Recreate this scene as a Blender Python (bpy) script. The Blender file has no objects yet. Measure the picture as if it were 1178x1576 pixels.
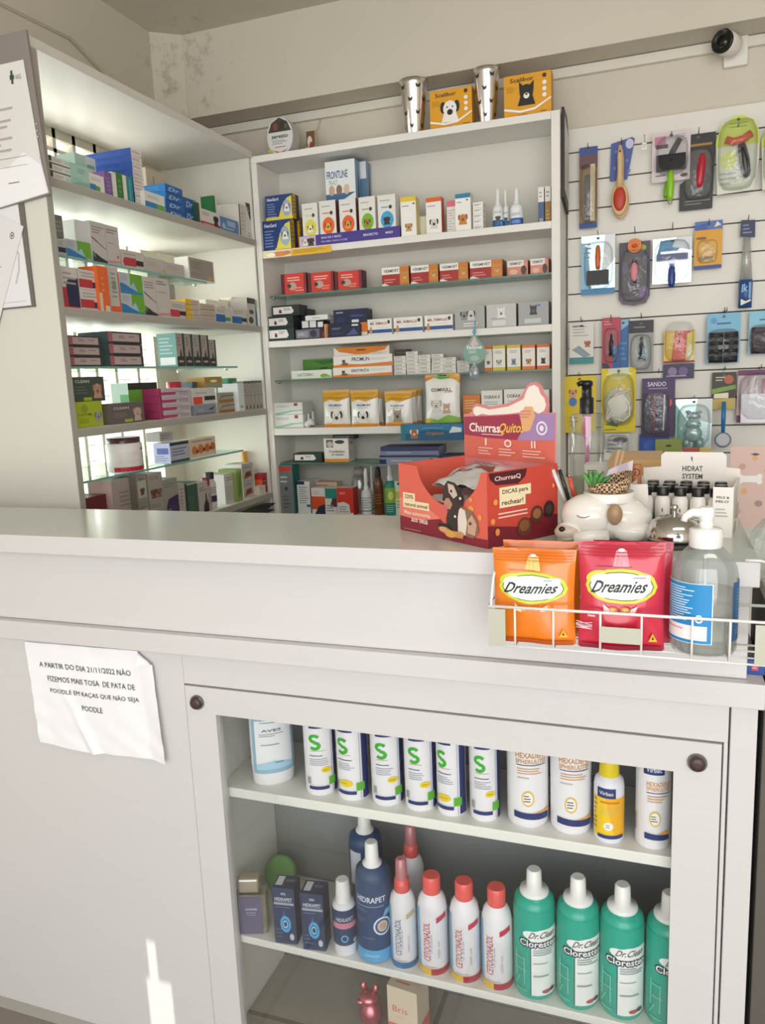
import bpy, bmesh, math, random
from mathutils import Vector, Matrix
from mathutils.geometry import tessellate_polygon
rnd = random.Random(7)
SC = bpy.context.scene
COL = SC.collection

# ------------------------------------------------------------------ camera, world, sun, exposure
cam_d = bpy.data.cameras.new('camera'); cam = bpy.data.objects.new('camera', cam_d); COL.objects.link(cam)
cam_d.sensor_fit = 'HORIZONTAL'; cam_d.sensor_width = 36; cam_d.lens = 36 * 1190.92 / 1178
cam_d.clip_start = .02; cam_d.clip_end = 200
cam.matrix_world = Matrix(((0.94134978, -0.01908937, 0.33689194, 0),
                           (0.33488807, 0.17522618, -0.92582167, 0),
                           (-0.04135894, 0.98434312, 0.17134193, 1.45), (0, 0, 0, 1)))
SC.camera = cam
SC.view_settings.view_transform = 'Standard'; SC.view_settings.look = 'None'
SC.view_settings.gamma = 1; SC.view_settings.use_curve_mapping = False
SC.view_settings.exposure = 0.08
world = bpy.data.worlds.new('daylight'); SC.world = world; world.use_nodes = True
bg = world.node_tree.nodes['Background']; bg.inputs[0].default_value = (0.97, 0.985, 1.0, 1); bg.inputs[1].default_value = 2.1
def light(name, kind, loc, target, energy, color=(1, 1, 1), **kw):
    d = bpy.data.lights.new(name, kind); d.energy = energy; d.color = color
    for k, v in kw.items(): setattr(d, k, v)
    o = bpy.data.objects.new(name, d); COL.objects.link(o); o.location = loc
    o.rotation_euler = (Vector(target) - Vector(loc)).to_track_quat('-Z', 'Y').to_euler()
    return o
light('added_ceiling_fill', 'AREA', (0.55, 0.35, 2.66), (0.35, 1.0, 0.6), 7, (1, .97, .92), shape='RECTANGLE', size=1.3, size_y=.35)  # unseen fill lamp added under the ceiling to brighten the goods
light('shop_front_daylight', 'AREA', (0.6, -1.95, 1.45), (-0.2, 2.5, 1.3), 42, (1, .985, .965), shape='RECTANGLE', size=3.2, size_y=2.3)
light('window_daylight', 'AREA', (-2.6, 1.95, 1.25), (-1.75, 1.95, 1.25), 120, (1, .99, .96), shape='RECTANGLE', size=2.6, size_y=1.9)
light('sun', 'SUN', (-1, -2.4, 6), (-1.0, 0, 0), 6.5, (1, .95, .86), angle=.003)

# ------------------------------------------------------------------ materials
def lin(h):
    h = h.lstrip('#')
    if len(h) == 3: h = ''.join(c * 2 for c in h)
    o = []
    for i in (0, 2, 4):
        c = int(h[i:i + 2], 16) / 255
        o.append(c / 12.92 if c <= .04045 else ((c + .055) / 1.055) ** 2.4)
    return (*o, 1)
MATS = {}
def mat(c, rough=.5, metal=0, noise=0, scale=8, coat=0, stretch=None, bump=0, name=None):
    key = (c, rough, metal, noise, scale, coat, stretch, bump)
    if key in MATS: return MATS[key]
    m = bpy.data.materials.new(name or 'paint_' + c); m.use_nodes = True
    nt = m.node_tree; b = nt.nodes['Principled BSDF']
    b.inputs['Base Color'].default_value = lin(c); b.inputs['Roughness'].default_value = rough
    b.inputs['Metallic'].default_value = metal; b.inputs['Coat Weight'].default_value = coat
    if noise or bump:
        tc = nt.nodes.new('ShaderNodeTexCoord'); mp = nt.nodes.new('ShaderNodeMapping'); n = nt.nodes.new('ShaderNodeTexNoise')
        n.inputs['Scale'].default_value = scale; n.inputs['Detail'].default_value = 5
        if stretch: mp.inputs['Scale'].default_value = stretch
        nt.links.new(tc.outputs['Object'], mp.inputs[0]); nt.links.new(mp.outputs[0], n.inputs['Vector'])
        if noise:
            mx = nt.nodes.new('ShaderNodeMix'); mx.data_type = 'RGBA'
            a = lin(c); mx.inputs[6].default_value = tuple(v * (1 - noise) for v in a[:3]) + (1,)
            mx.inputs[7].default_value = tuple(min(1, v * (1 + noise)) for v in a[:3]) + (1,)
            nt.links.new(n.outputs[0], mx.inputs[0]); nt.links.new(mx.outputs[2], b.inputs['Base Color'])
        if bump:
            bp = nt.nodes.new('ShaderNodeBump'); bp.inputs['Strength'].default_value = bump; bp.inputs['Distance'].default_value = .002
            nt.links.new(n.outputs[0], bp.inputs['Height']); nt.links.new(bp.outputs[0], b.inputs['Normal'])
    MATS[key] = m
    return m
def clear(c='ffffff', alpha=.1, rough=.03, name='clear_plastic', haze=0.0, bump=0, fres=.4):
    """thin clear sheet: mostly transparent, reflecting more at grazing angles; haze adds a little diffuse body"""
    key = ('clear', c, alpha, rough, haze, bump, fres)
    if key in MATS: return MATS[key]
    m = bpy.data.materials.new(name); m.use_nodes = True; nt = m.node_tree
    nt.nodes.remove(nt.nodes['Principled BSDF']); out = nt.nodes['Material Output']
    t = nt.nodes.new('ShaderNodeBsdfTransparent'); t.inputs[0].default_value = lin(c)
    g = nt.nodes.new('ShaderNodeBsdfGlossy'); g.inputs['Roughness'].default_value = rough
    lw = nt.nodes.new('ShaderNodeLayerWeight'); lw.inputs[0].default_value = .35
    mul = nt.nodes.new('ShaderNodeMath'); mul.operation = 'MULTIPLY_ADD'; mul.inputs[1].default_value = fres; mul.inputs[2].default_value = alpha
    nt.links.new(lw.outputs['Fresnel'], mul.inputs[0])
    mx = nt.nodes.new('ShaderNodeMixShader'); nt.links.new(mul.outputs[0], mx.inputs[0]); nt.links.new(t.outputs[0], mx.inputs[1]); nt.links.new(g.outputs[0], mx.inputs[2])
    last = mx
    if haze:
        d = nt.nodes.new('ShaderNodeBsdfDiffuse'); d.inputs[0].default_value = lin(c)
        m2 = nt.nodes.new('ShaderNodeMixShader'); m2.inputs[0].default_value = haze
        nt.links.new(mx.outputs[0], m2.inputs[1]); nt.links.new(d.outputs[0], m2.inputs[2]); last = m2
    if bump:
        tc = nt.nodes.new('ShaderNodeTexCoord'); n = nt.nodes.new('ShaderNodeTexNoise'); n.inputs['Scale'].default_value = 45
        bp = nt.nodes.new('ShaderNodeBump'); bp.inputs['Strength'].default_value = bump; bp.inputs['Distance'].default_value = .01
        nt.links.new(tc.outputs['Object'], n.inputs['Vector']); nt.links.new(n.outputs[0], bp.inputs['Height'])
        nt.links.new(bp.outputs[0], g.inputs['Normal'])
    nt.links.new(last.outputs[0], out.inputs[0])
    MATS[key] = m
    return m
PLASTIC_COLS = {}
def M(c):
    """material for a code: a colour, or colour + finish letter (g glossy, m metal, f foil)"""
    if not isinstance(c, str): return c
    if c[-1] in 'ghk' and len(c) in (4, 7):
        k = c[-1]; c0 = c[:-1]
        return mat(c0, .22, 0) if k == 'g' else mat(c0, .25, 1) if k == 'h' else mat(c0, .3, .0, coat=.6)
    return mat(c, .45)

# ------------------------------------------------------------------ mesh builder
TEXTS = {}
def text2d(s, bold=False):
    """triangulated lettering, fitted to the unit square"""
    k = (s, bold)
    if k in TEXTS: return TEXTS[k]
    cu = bpy.data.curves.new('lettering', 'FONT'); cu.body = s; cu.resolution_u = 2; cu.align_x = 'CENTER'
    if bold: cu.offset = .02
    o = bpy.data.objects.new('lettering', cu); COL.objects.link(o)
    me = bpy.data.meshes.new_from_object(o.evaluated_get(bpy.context.evaluated_depsgraph_get()))
    vs = [(v.co.x, v.co.y) for v in me.vertices]; fs = [tuple(p.vertices) for p in me.polygons]
    bpy.data.objects.remove(o); bpy.data.curves.remove(cu); bpy.data.meshes.remove(me)
    if vs:
        x0 = min(v[0] for v in vs); x1 = max(v[0] for v in vs); y0 = min(v[1] for v in vs); y1 = max(v[1] for v in vs)
        vs = [((x - x0) / max(1e-6, x1 - x0), (y - y0) / max(1e-6, y1 - y0)) for x, y in vs]
    TEXTS[k] = (vs, fs)
    return TEXTS[k]
class G:
    def __init__(s): s.v = []; s.f = []; s.m = []; s.mats = []; s.sm = []
    def mi(s, m):
        m = M(m)
        if m not in s.mats: s.mats.append(m)
        return s.mats.index(m)
    def add(s, vs, fs, m, smooth=False):
        o = len(s.v); i = s.mi(m); s.v += [tuple(v) for v in vs]
        for f in fs: s.f.append(tuple(a + o for a in f)); s.m.append(i); s.sm.append(smooth)
        return s
    def box(s, x0, x1, y0, y1, z0, z1, m):
        vs = [(x, y, z) for x in (x0, x1) for y in (y0, y1) for z in (z0, z1)]
        return s.add(vs, [(0, 1, 3, 2), (4, 6, 7, 5), (0, 4, 5, 1), (2, 3, 7, 6), (0, 2, 6, 4), (1, 5, 7, 3)], m)
    def lathe(s, prof, m, seg=24, c=(0, 0, 0), sx=1, sy=1, axis='z', caps=True, smooth=True):
        vs = []; n = len(prof)
        for r, z in prof:
            for k in range(seg):
                a = 2 * math.pi * k / seg; x, y = r * sx * math.cos(a), r * sy * math.sin(a)
                p = (x, y, z) if axis == 'z' else (x, -z, y) if axis == 'y' else (z, x, y)
                vs.append((p[0] + c[0], p[1] + c[1], p[2] + c[2]))
        fs = [(i * seg + k, i * seg + (k + 1) % seg, (i + 1) * seg + (k + 1) % seg, (i + 1) * seg + k) for i in range(n - 1) for k in range(seg)]
        s.add(vs, fs, m, smooth)
        if caps:
            for i, rev in ((0, True), (n - 1, False)):
                if prof[i][0] > 1e-5:
                    ring = vs[i * seg:(i + 1) * seg]
                    s.add(ring, [tuple(reversed(range(seg))) if rev else tuple(range(seg))], m)
        return s
    def tube(s, pts, r, m, seg=8, closed=False):
        pts = [Vector(p) for p in pts]; n = len(pts); vs = []; up = None
        for i, p in enumerate(pts):
            a = pts[(i - 1) % n] if closed or i > 0 else p; b = pts[(i + 1) % n] if closed or i < n - 1 else p
            t = (b - a).normalized()
            if up is None: up = t.orthogonal().normalized()
            up = (up - t * up.dot(t)).normalized(); w = t.cross(up)
            rr = r[i] if isinstance(r, (list, tuple)) else r
            vs += [p + (up * math.cos(2 * math.pi * k / seg) + w * math.sin(2 * math.pi * k / seg)) * rr for k in range(seg)]
        fs = [(i * seg + k, i * seg + (k + 1) % seg, ((i + 1) % n) * seg + (k + 1) % seg, ((i + 1) % n) * seg + k) for i in range(n if closed else n - 1) for k in range(seg)]
        if not closed: fs += [tuple(reversed(range(seg))), tuple(range((n - 1) * seg, n * seg))]
        return s.add(vs, fs, m, True)
    def blob(s, c, r, m, seg=16, rings=10, warp=None):
        vs = []
        for i in range(rings + 1):
            ph = math.pi * i / rings
            for k in range(seg):
                a = 2 * math.pi * k / seg
                p = Vector((r[0] * math.sin(ph) * math.cos(a), r[1] * math.sin(ph) * math.sin(a), -r[2] * math.cos(ph)))
                if warp: p = warp(p)
                vs.append(p + Vector(c))
        fs = [(i * seg + k, i * seg + (k + 1) % seg, (i + 1) * seg + (k + 1) % seg, (i + 1) * seg + k) for i in range(rings) for k in range(seg)]
        return s.add(vs, fs, m, True)
    def plate(s, pts, n, th, m):
        """outline pts (x,z) extruded along y from 0 to th, offset n"""
        k = len(pts); vs = [(x, n, z) for x, z in pts] + [(x, n + th, z) for x, z in pts]
        tri = tessellate_polygon([[Vector((x, z, 0)) for x, z in pts]])
        A = sum(pts[i][0] * pts[(i + 1) % k][1] - pts[(i + 1) % k][0] * pts[i][1] for i in range(k))
        fs = []
        for t in tri:
            a = [pts[i] for i in t]; ar = (a[1][0] - a[0][0]) * (a[2][1] - a[0][1]) - (a[2][0] - a[0][0]) * (a[1][1] - a[0][1])
            t = tuple(t) if ar > 0 else tuple(reversed(t))
            fs += [t, tuple(i + k for i in reversed(t))]
        for i in range(k):
            j = (i + 1) % k
            fs.append((i, i + k, j + k, j) if A > 0 else (j, j + k, i + k, i))
        return s.add(vs, fs, m)
    def obj(s, name, parent=None, loc=None, rot=0):
        me = bpy.data.meshes.new(name); me.from_pydata(s.v, [], s.f)
        for m in s.mats: me.materials.append(m)
        me.polygons.foreach_set('material_index', s.m); me.polygons.foreach_set('use_smooth', s.sm); me.update()
        o = bpy.data.objects.new(name, me); COL.objects.link(o)
        if parent: o.parent = parent
        if loc is not None: o.location = loc
        if rot: o.rotation_euler = (0, 0, math.radians(rot))
        return o
    # ---- printed graphics, laid on a surface as very thin layers of ink
    def deco(s, fn, code, W, H, sub=0, w0=.0003, step=.00012):
        """code: ops separated by ';'. fn(u,v,w)->point, u,v in metres"""
        lay = [w0]
        def put(pts, faces, c, smooth=False):
            if sub:   # on a curved surface long pieces are cut so that they follow it
                pts = list(pts); todo = [q for f in faces for q in ([f] if len(f) == 3 else [(f[0], f[1], f[2]), (f[0], f[2], f[3])])]; faces = []; mid = {}
                while todo:
                    f = todo.pop(); e = [(abs(pts[f[i]][0] - pts[f[(i + 1) % 3]][0]) * W + abs(pts[f[i]][1] - pts[f[(i + 1) % 3]][1]) * H * .15, i) for i in range(3)]; L, i = max(e)
                    if L <= sub * 1.6 or len(pts) > 6000: faces.append(f); continue
                    a, b, c3 = f[i], f[(i + 1) % 3], f[(i + 2) % 3]; k = (min(a, b), max(a, b))
                    if k not in mid: mid[k] = len(pts); pts.append(((pts[a][0] + pts[b][0]) / 2, (pts[a][1] + pts[b][1]) / 2))
                    todo += [(a, mid[k], c3), (mid[k], b, c3)]
            s.add([fn(x * W, y * H, lay[0]) for x, y in pts], faces, c); lay[0] += step
        def rect(a, b, c_, d, col):
            nu = max(1, int(abs(c_ - a) * W / sub) + 1) if sub else 1; nv = max(1, int(abs(d - b) * H / (sub * 2)) + 1) if sub else 1
            P = [(a + (c_ - a) * i / nu, b + (d - b) * j / nv) for j in range(nv + 1) for i in range(nu + 1)]
            put(P, [(j * (nu + 1) + i, j * (nu + 1) + i + 1, (j + 1) * (nu + 1) + i + 1, (j + 1) * (nu + 1) + i) for j in range(nv) for i in range(nu)], col)
        def ell(cu, cv, ru, rv, col, n=16):
            rings = 3 if sub else 1; P = [(cu, cv)]
            for k in range(1, rings + 1):
                P += [(cu + ru * k / rings * math.cos(2 * math.pi * i / n), cv + rv * k / rings * math.sin(2 * math.pi * i / n)) for i in range(n)]
            F = [(0, 1 + i, 1 + (i + 1) % n) for i in range(n)]
            for k in range(1, rings):
                o = 1 + (k - 1) * n; F += [(o + i, o + n + i, o + n + (i + 1) % n, o + (i + 1) % n) for i in range(n)]
            put(P, F, col)
        def poly(P, col):
            F = []
            for t in tessellate_polygon([[Vector((x, y, 0)) for x, y in P]]):
                a = [P[i] for i in t]; ar = (a[1][0] - a[0][0]) * (a[2][1] - a[0][1]) - (a[2][0] - a[0][0]) * (a[1][1] - a[0][1])
                F.append(tuple(t) if ar > 0 else tuple(reversed(t)))
            put(P, F, col)
        def animal(cu, cv, sz, c1, c2, cat):
            ru, rv = sz, sz * W / H
            poly([(cu - ru * .9, cv - rv * 1.25), (cu + ru * .9, cv - rv * 1.25), (cu + ru * .5, cv), (cu - ru * .5, cv)], c1)
            if cat:
                for q in (-1, 1): poly([(cu + q * ru * .2, cv + rv * .5), (cu + q * ru * .75, cv + rv * 1.05), (cu + q * ru * .72, cv + rv * .1)][::q], c1)
            else:
                for q in (-1, 1): ell(cu + q * ru * .72, cv + rv * .15, ru * .28, rv * .55, c2)
            ell(cu, cv, ru * .7, rv * .75, c1); ell(cu, cv - rv * .34, ru * .30, rv * .28, c2)
            for q in (-1, 1): ell(cu + q * ru * .28, cv + rv * .15, ru * .08, rv * .08, '1c1816', 8)
            ell(cu, cv - rv * .2, ru * .13, rv * .1, '111', 8)
        for op in code.split(';'):
            t = op.split()
            if not t: continue
            k = t[0]
            if k == 'r': rect(*map(float, t[1:5]), t[5])
            elif k == 'e': ell(*map(float, t[1:5]), t[5])
            elif k == 'o':
                ell(*map(float, t[1:5]), t[5]); a = float(t[7]) if len(t) > 7 else .7; b = [float(x) for x in t[1:5]]; ell(b[0], b[1], b[2] * a, b[3] * a, t[6])
            elif k == 'p':
                q = list(map(float, t[2:])); poly(list(zip(q[::2], q[1::2])), t[1])
            elif k in 'tTvV':
                cu, cv, w, h = map(float, t[1:5]); vs, fs = text2d(' '.join(t[6:]), k in 'TV')
                if k in 'tT': P = [(cu + (x - .5) * w, cv + (y - .5) * h) for x, y in vs]
                else: P = [(cu - (y - .5) * w, cv + (x - .5) * h) for x, y in vs]
                if P: put(P, fs, t[5])
            elif k == 'S':   # broad rounded S
                cu, cv, w, h = map(float, t[1:5]); C = [(.5 + .36 * math.cos(math.radians(a)), .73 + .20 * math.sin(math.radians(a))) for a in range(25, 271, 20)] + [(.5 + .36 * math.cos(math.radians(a)), .27 + .20 * math.sin(math.radians(a))) for a in range(90, -156, -20)]
                Pl, F = [], []
                for i, p in enumerate(C):
                    a, b = C[max(0, i - 1)], C[min(len(C) - 1, i + 1)]; dx, dy = b[0] - a[0], b[1] - a[1]; l = math.hypot(dx, dy) or 1
                    for s_ in (1, -1): Pl.append((cu + (p[0] - dy / l * .15 * s_ - .5) * w, cv + (p[1] + dx / l * .10 * s_ - .5) * h))
                    if i: F.append((2 * i - 2, 2 * i - 1, 2 * i + 1, 2 * i))
                put(Pl, F, t[5])
            elif k == 'i':   # slanted lettering
                cu, cv, w, h = map(float, t[1:5]); vs, fs = text2d(' '.join(t[6:]), True)
                put([(cu + (x - .5 + (y - .5) * .12) * w, cv + (y - .5) * h + (x - .5) * h * .12) for x, y in vs], fs, t[5])
            elif k == 'm':   # rows of fine print
                a, b, c_, d = map(float, t[1:5]); n = int(t[5]); L = lay[0]
                for i in range(n):
                    y = d - (d - b) * (i + .5) / n; e = a + (c_ - a) * rnd.uniform(.6, 1); rect(a, y - (d - b) / n * .2, e, y + (d - b) / n * .2, t[6]); lay[0] = L
                lay[0] = L + step
            elif k == 'b':   # bar code
                a, b, c_, d = map(float, t[1:5]); rect(a, b, c_, d, 'f4f4f0'); L = lay[0]; x = a
                while x < c_ - .01:
                    w = (c_ - a) * rnd.choice((.02, .04, .06)); rect(x, b, min(c_, x + w), d, '222'); lay[0] = L; x += w * 2
                lay[0] = L + step
            elif k in 'dc': animal(*map(float, t[1:4]), t[4], t[5], k == 'c')
        return s

USED = {}
def tag(o, label=None, cat=None, group=None, kind=None):
    if label: o['label'] = label
    if cat: o['category'] = cat
    if group: o['group'] = group
    if kind: o['kind'] = kind
    return o
def empty(name, loc=(0, 0, 0), rot=0, label=None, cat=None, group=None):
    o = bpy.data.objects.new(name, None); COL.objects.link(o); o.location = loc; o.empty_display_size = .02
    o.rotation_euler = (0, 0, math.radians(rot)); return tag(o, label, cat, group)
def struct(g, name, **k): return tag(g.obj(name, **k), kind='structure')
def copy_tree(o, parent=None):
    c = o.copy(); COL.objects.link(c)
    if parent: c.parent = parent
    for ch in list(o.children): copy_tree(ch, c)
    return c
def flat(o, U, V, N):
    o, U, V, N = map(Vector, (o, U, V, N)); return lambda u, v, w: o + U * u + V * v + N * w

def box(name, label, cat, group, dim, d, base, F='', R='', T='', L='', rot=0, n=1, labels=None, tilt=0):
    """printed carton(s). dim = x, y, z, width, height of the front's foot; n cartons share the height as a stack"""
    x, y, z, w, h = dim; w -= .0012; hh = h / n - (.0006 if n > 1 else 0)
    g = G(); g.box(-w / 2, w / 2, 0, d, 0, hh, base)
    g.deco(flat((-w / 2, 0, 0), (1, 0, 0), (0, 0, 1), (0, -1, 0)), F, w, hh)
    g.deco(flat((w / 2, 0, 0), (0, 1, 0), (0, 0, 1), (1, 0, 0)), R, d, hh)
    g.deco(flat((-w / 2, d, 0), (0, -1, 0), (0, 0, 1), (-1, 0, 0)), L, d, hh)
    g.deco(flat((-w / 2, 0, hh), (1, 0, 0), (0, 1, 0), (0, 0, 1)), T, w, d)
    o = g.obj(name, None, (x, y, z + .0004), rot); tag(o, label, cat, group)
    if tilt: o.rotation_euler.x = math.radians(tilt)
    out = [o]
    for k in range(1, n):
        c = o.copy(); COL.objects.link(c); c.location.z = z + .0004 + k * h / n; c.rotation_euler.z += math.radians(rnd.uniform(-1.5, 1.5))
        if labels: c['label'] = labels[k]
        out.append(c)
    if labels: o['label'] = labels[0]
    return out
def LX(dim): return dim
def box9(*a, **k): k['rot'] = 90; return box(*a, **k)

def prof_r(prof, z):
    for (r0, z0), (r1, z1) in zip(prof, prof[1:]):
        if z0 <= z <= z1 and z1 > z0: return r0 + (r1 - r0) * (z - z0) / (z1 - z0)
    return prof[-1][0]
def bottle(name, label, cat, group, loc, prof, base, lab='', z0=0, z1=1, cap=None, rot=0, sy=1, sub=.004, size=None):
    """lathe body with a printed band from z0 to z1 over the half turned to the front; cap = list of (profile, colour, part name)"""
    if rot < 45: rot += math.degrees(math.atan2(-loc[0], loc[1]))   # labels are turned to the customer's side of the counter
    root = empty(name, loc, rot, label, cat, group)
    if size: root.scale = (size[0], size[0], size[1])
    g = G(); g.lathe(prof, base, 28, sy=sy)
    if lab:
        W = math.pi * max(prof_r(prof, (z0 + z1) / 2), .001)
        def fn(u, v, w):
            a = (u / W - .5) * math.pi; zz = z0 + v; r = prof_r(prof, zz) + w
            return (r * math.sin(a), -(r) * sy * math.cos(a) - (w if sy < 1 else 0), zz)
        g.deco(fn, lab, W, z1 - z0, sub=sub, w0=.0005)
    g.obj('bottle_body', root)
    for p, c, nm in (cap or []):
        k = G(); k.lathe(p, c, 24, sy=(sy if nm == 'shoulder' else 1)); k.obj(nm, root)
    return root
def pouch(name, label, cat, group, dim, d, base, F='', rot=0, back='c8c4bc', crimp=True, puff=1, tilt=0, wave=.0, wob=.002):
    """stand-up or pillow bag: two sheets bulging apart, sealed flat at the top"""
    x, y, z, w, h = dim; NX, NY = 22, 30; seed = rnd.random() * 9
    def bulge(u, v):
        a = math.sin(math.pi * min(1, max(0, u))) ** .55; b = math.sin(math.pi * min(1, max(0, (v * .93 + .07 * (1 - v))))) ** .6 * (1.05 - .35 * v)
        if v > .86: b *= max(0, (1 - v) / .14)
        return d / 2 * a * b * puff + wob * math.sin(u * 9 + seed) * math.sin(v * 7 + seed * 2) * min(1, 4 * u * (1 - u))
    def wd(v): return 1 - .05 * math.sin(math.pi * v)
    def fn(u, v, ww):
        uu, vv = u / w, v / h
        return ((uu - .5) * w * wd(vv), d / 2 - bulge(uu, vv) - ww, v)
    g = G(); P = []; Q = []
    for j in range(NY + 1):
        for i in range(NX + 1):
            u, v = i / NX, j / NY; a = fn(u * w, v * h, 0); P.append(a); Q.append((a[0], d / 2 + bulge(u, v) * .8 + .0005, a[2]))
    F4 = [(j * (NX + 1) + i, j * (NX + 1) + i + 1, (j + 1) * (NX + 1) + i + 1, (j + 1) * (NX + 1) + i) for j in range(NY) for i in range(NX)]
    g.add(P, F4, base, True); g.add(Q, [tuple(reversed(f)) for f in F4], back, True)
    g.deco(fn, F, w, h, sub=.006, w0=.0009, step=.00018)
    if crimp:
        for k in range(4): g.deco(fn, 'r .02 %.3f .98 %.3f %s' % (.93 + k * .016, .934 + k * .016, 'e8e4dcg' if not isinstance(base, str) else base), w, h, sub=.01, w0=.0016)
    o = g.obj(name, None, (x, y, z + .0004), rot); tag(o, label, cat, group)
    if tilt: o.rotation_euler.x = math.radians(tilt)
    return o

# ------------------------------------------------------------------ the room
WALLC = 'd5cebf'
def stained(c, name='plaster_with_mould'):
    m = bpy.data.materials.new(name); m.use_nodes = True; nt = m.node_tree; b = nt.nodes['Principled BSDF']; b.inputs['Roughness'].default_value = .75
    tc = nt.nodes.new('ShaderNodeTexCoord'); n = nt.nodes.new('ShaderNodeTexNoise'); n.inputs['Scale'].default_value = 22; n.inputs['Detail'].default_value = 8; n.inputs['Roughness'].default_value = .7
    big = nt.nodes.new('ShaderNodeTexNoise'); big.inputs['Scale'].default_value = 3.0
    # distance from the damp corner
    vm = nt.nodes.new('ShaderNodeVectorMath'); vm.operation = 'DISTANCE'; vm.inputs[1].default_value = (-1.68, 2.66, 2.58)
    mr = nt.nodes.new('ShaderNodeMapRange'); mr.inputs[1].default_value = .05; mr.inputs[2].default_value = .5; mr.inputs[3].default_value = .105; mr.inputs[4].default_value = -.12
    ad = nt.nodes.new('ShaderNodeMath'); ad.operation = 'ADD'
    cr = nt.nodes.new('ShaderNodeMapRange'); cr.inputs[1].default_value = .6; cr.inputs[2].default_value = .78; cr.clamp = True
    mx = nt.nodes.new('ShaderNodeMix'); mx.data_type = 'RGBA'; mx.inputs[7].default_value = lin('a39c8c')
    m0 = nt.nodes.new('ShaderNodeMix'); m0.data_type = 'RGBA'; a = lin(c); m0.inputs[6].default_value = tuple(v * .9 for v in a[:3]) + (1,); m0.inputs[7].default_value = a
    L = nt.links.new
    L(tc.outputs['Object'], n.inputs['Vector']); L(tc.outputs['Object'], big.inputs['Vector']); L(tc.outputs['Object'], vm.inputs[0]); L(vm.outputs['Value'], mr.inputs[0])
    L(mr.outputs[0], ad.inputs[0]); L(n.outputs[0], ad.inputs[1]); L(ad.outputs[0], cr.inputs[0]); L(big.outputs[0], m0.inputs[0])
    L(m0.outputs[2], mx.inputs[6]); L(cr.outputs[0], mx.inputs[0]); L(mx.outputs[2], b.inputs['Base Color'])
    return m
PL = stained(WALLC)
def tiles(c, grout, name):
    m = bpy.data.materials.new(name); m.use_nodes = True; nt = m.node_tree; b = nt.nodes['Principled BSDF']; b.inputs['Roughness'].default_value = .25
    tc = nt.nodes.new('ShaderNodeTexCoord'); br = nt.nodes.new('ShaderNodeTexBrick'); br.offset = 0
    br.inputs['Color1'].default_value = lin(c); br.inputs['Color2'].default_value = lin(c); br.inputs['Mortar'].default_value = lin(grout)
    br.inputs['Scale'].default_value = 1; br.inputs['Mortar Size'].default_value = .006; br.inputs['Brick Width'].default_value = .42; br.inputs['Row Height'].default_value = .42
    nt.links.new(tc.outputs['Object'], br.inputs['Vector']); nt.links.new(br.outputs['Color'], b.inputs['Base Color']); return m
g = G(); g.box(-1.85, 2.6, -2.2, 2.95, -.1, 0, tiles('8f8883', '57524d', 'floor_tile')); struct(g, 'floor')
# ceiling slab; unseen slot added to shape a sun sliver on the counter front
CZ = 2.70
def ceil_strips(y0, y1, holes):
    g = G(); x = -1.9
    for a, b in holes: g.box(x, a, y0, y1, CZ, CZ + .12, PL); x = b
    g.box(x, 2.6, y0, y1, CZ, CZ + .12, PL); return g
g = ceil_strips(-2.2, .06, [])
g2 = ceil_strips(.06, .195, [(-1.020, -.957)]); g3 = ceil_strips(.195, .232, [(-1.010, -.988)]); g4 = ceil_strips(.232, 2.95, [])
for q in (g2, g3, g4):
    o = len(g.v); g.v += q.v; g.f += [tuple(a + o for a in f) for f in q.f]; g.m += q.m; g.sm += q.sm
struct(g, 'ceiling')
g = G(); g.box(-1.85, 2.6, 2.79, 2.9, 0, CZ, PL); struct(g, 'wall_back')
g = G(); g.box(2.5, 2.6, -2.2, 2.79, 0, CZ, PL); struct(g, 'wall_right')
# left wall with the louvre window behind the medicine shelves
WY0, WY1, WZ0, WZ1 = 1.62, 2.46, .98, 2.235
g = G()
g.box(-1.85, -1.75, -2.2, WY0, 0, CZ, PL); g.box(-1.85, -1.75, WY1, 2.79, 0, CZ, PL)
g.box(-1.85, -1.75, WY0, WY1, 0, WZ0, PL); g.box(-1.85, -1.75, WY0, WY1, WZ1, CZ, PL); g.box(-1.85, -1.7502, 2.345, WY1 + .001, 1.935, WZ1 + .001, PL); struct(g, 'wall_left')
g = G(); P = [(-1.75, 2.58), (-1.662, 2.653), (-1.662, 2.79), (-1.8, 2.79), (-1.8, 2.58)]
k = len(P); g.add([(x, y, 0) for x, y in P] + [(x, y, CZ) for x, y in P], [(i, (i + 1) % k, (i + 1) % k + k, i + k) for i in range(k)], PL); struct(g, 'column')
g = G(); g.box(-1.7, 2.5, 2.655, 2.79, 2.417, CZ, PL); struct(g, 'beam')
# window: frame and mullions, louvre panes
wf = mat('cfc9b8', .5); g = G()
g.box(-1.80, -1.752, WY0, WY1, WZ1 - .028, WZ1, wf); g.box(-1.80, -1.752, WY0, WY1, WZ0, WZ0 + .02, wf)
for y in (1.62, 1.84, 2.032, 2.118, 2.215, 2.335, 2.446): g.box(-1.80, -1.752, y, y + .014, WZ0, WZ1, wf)
for z in (2.05, 2.165): g.box(-1.80, -1.752, WY0, WY1, z, z + .012, wf)
fr = struct(g, 'window_1')
g = G(); z = WZ0 + .02
for k in range(21):
    a = z + k * .053
    if a + .05 > WZ1 - .02: break
    g.add([(-1.79, WY0, a + .003), (-1.79, WY1, a + .003), (-1.765, WY1, a + .058), (-1.765, WY0, a + .058)], [(0, 1, 2, 3)], clear('f2f6f4', .02, .05, 'louvre_glass', haze=.06))
    g.box(-1.794, -1.788, WY0, WY1, a, a + .003, 'b9b5a8')
g.obj('louvre_panes', fr)
g = G(); g.box(-1.786, -1.778, 2.045, 2.073, 2.08, 2.21, 'c9b880'); g.obj('window_stay', fr)
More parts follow.
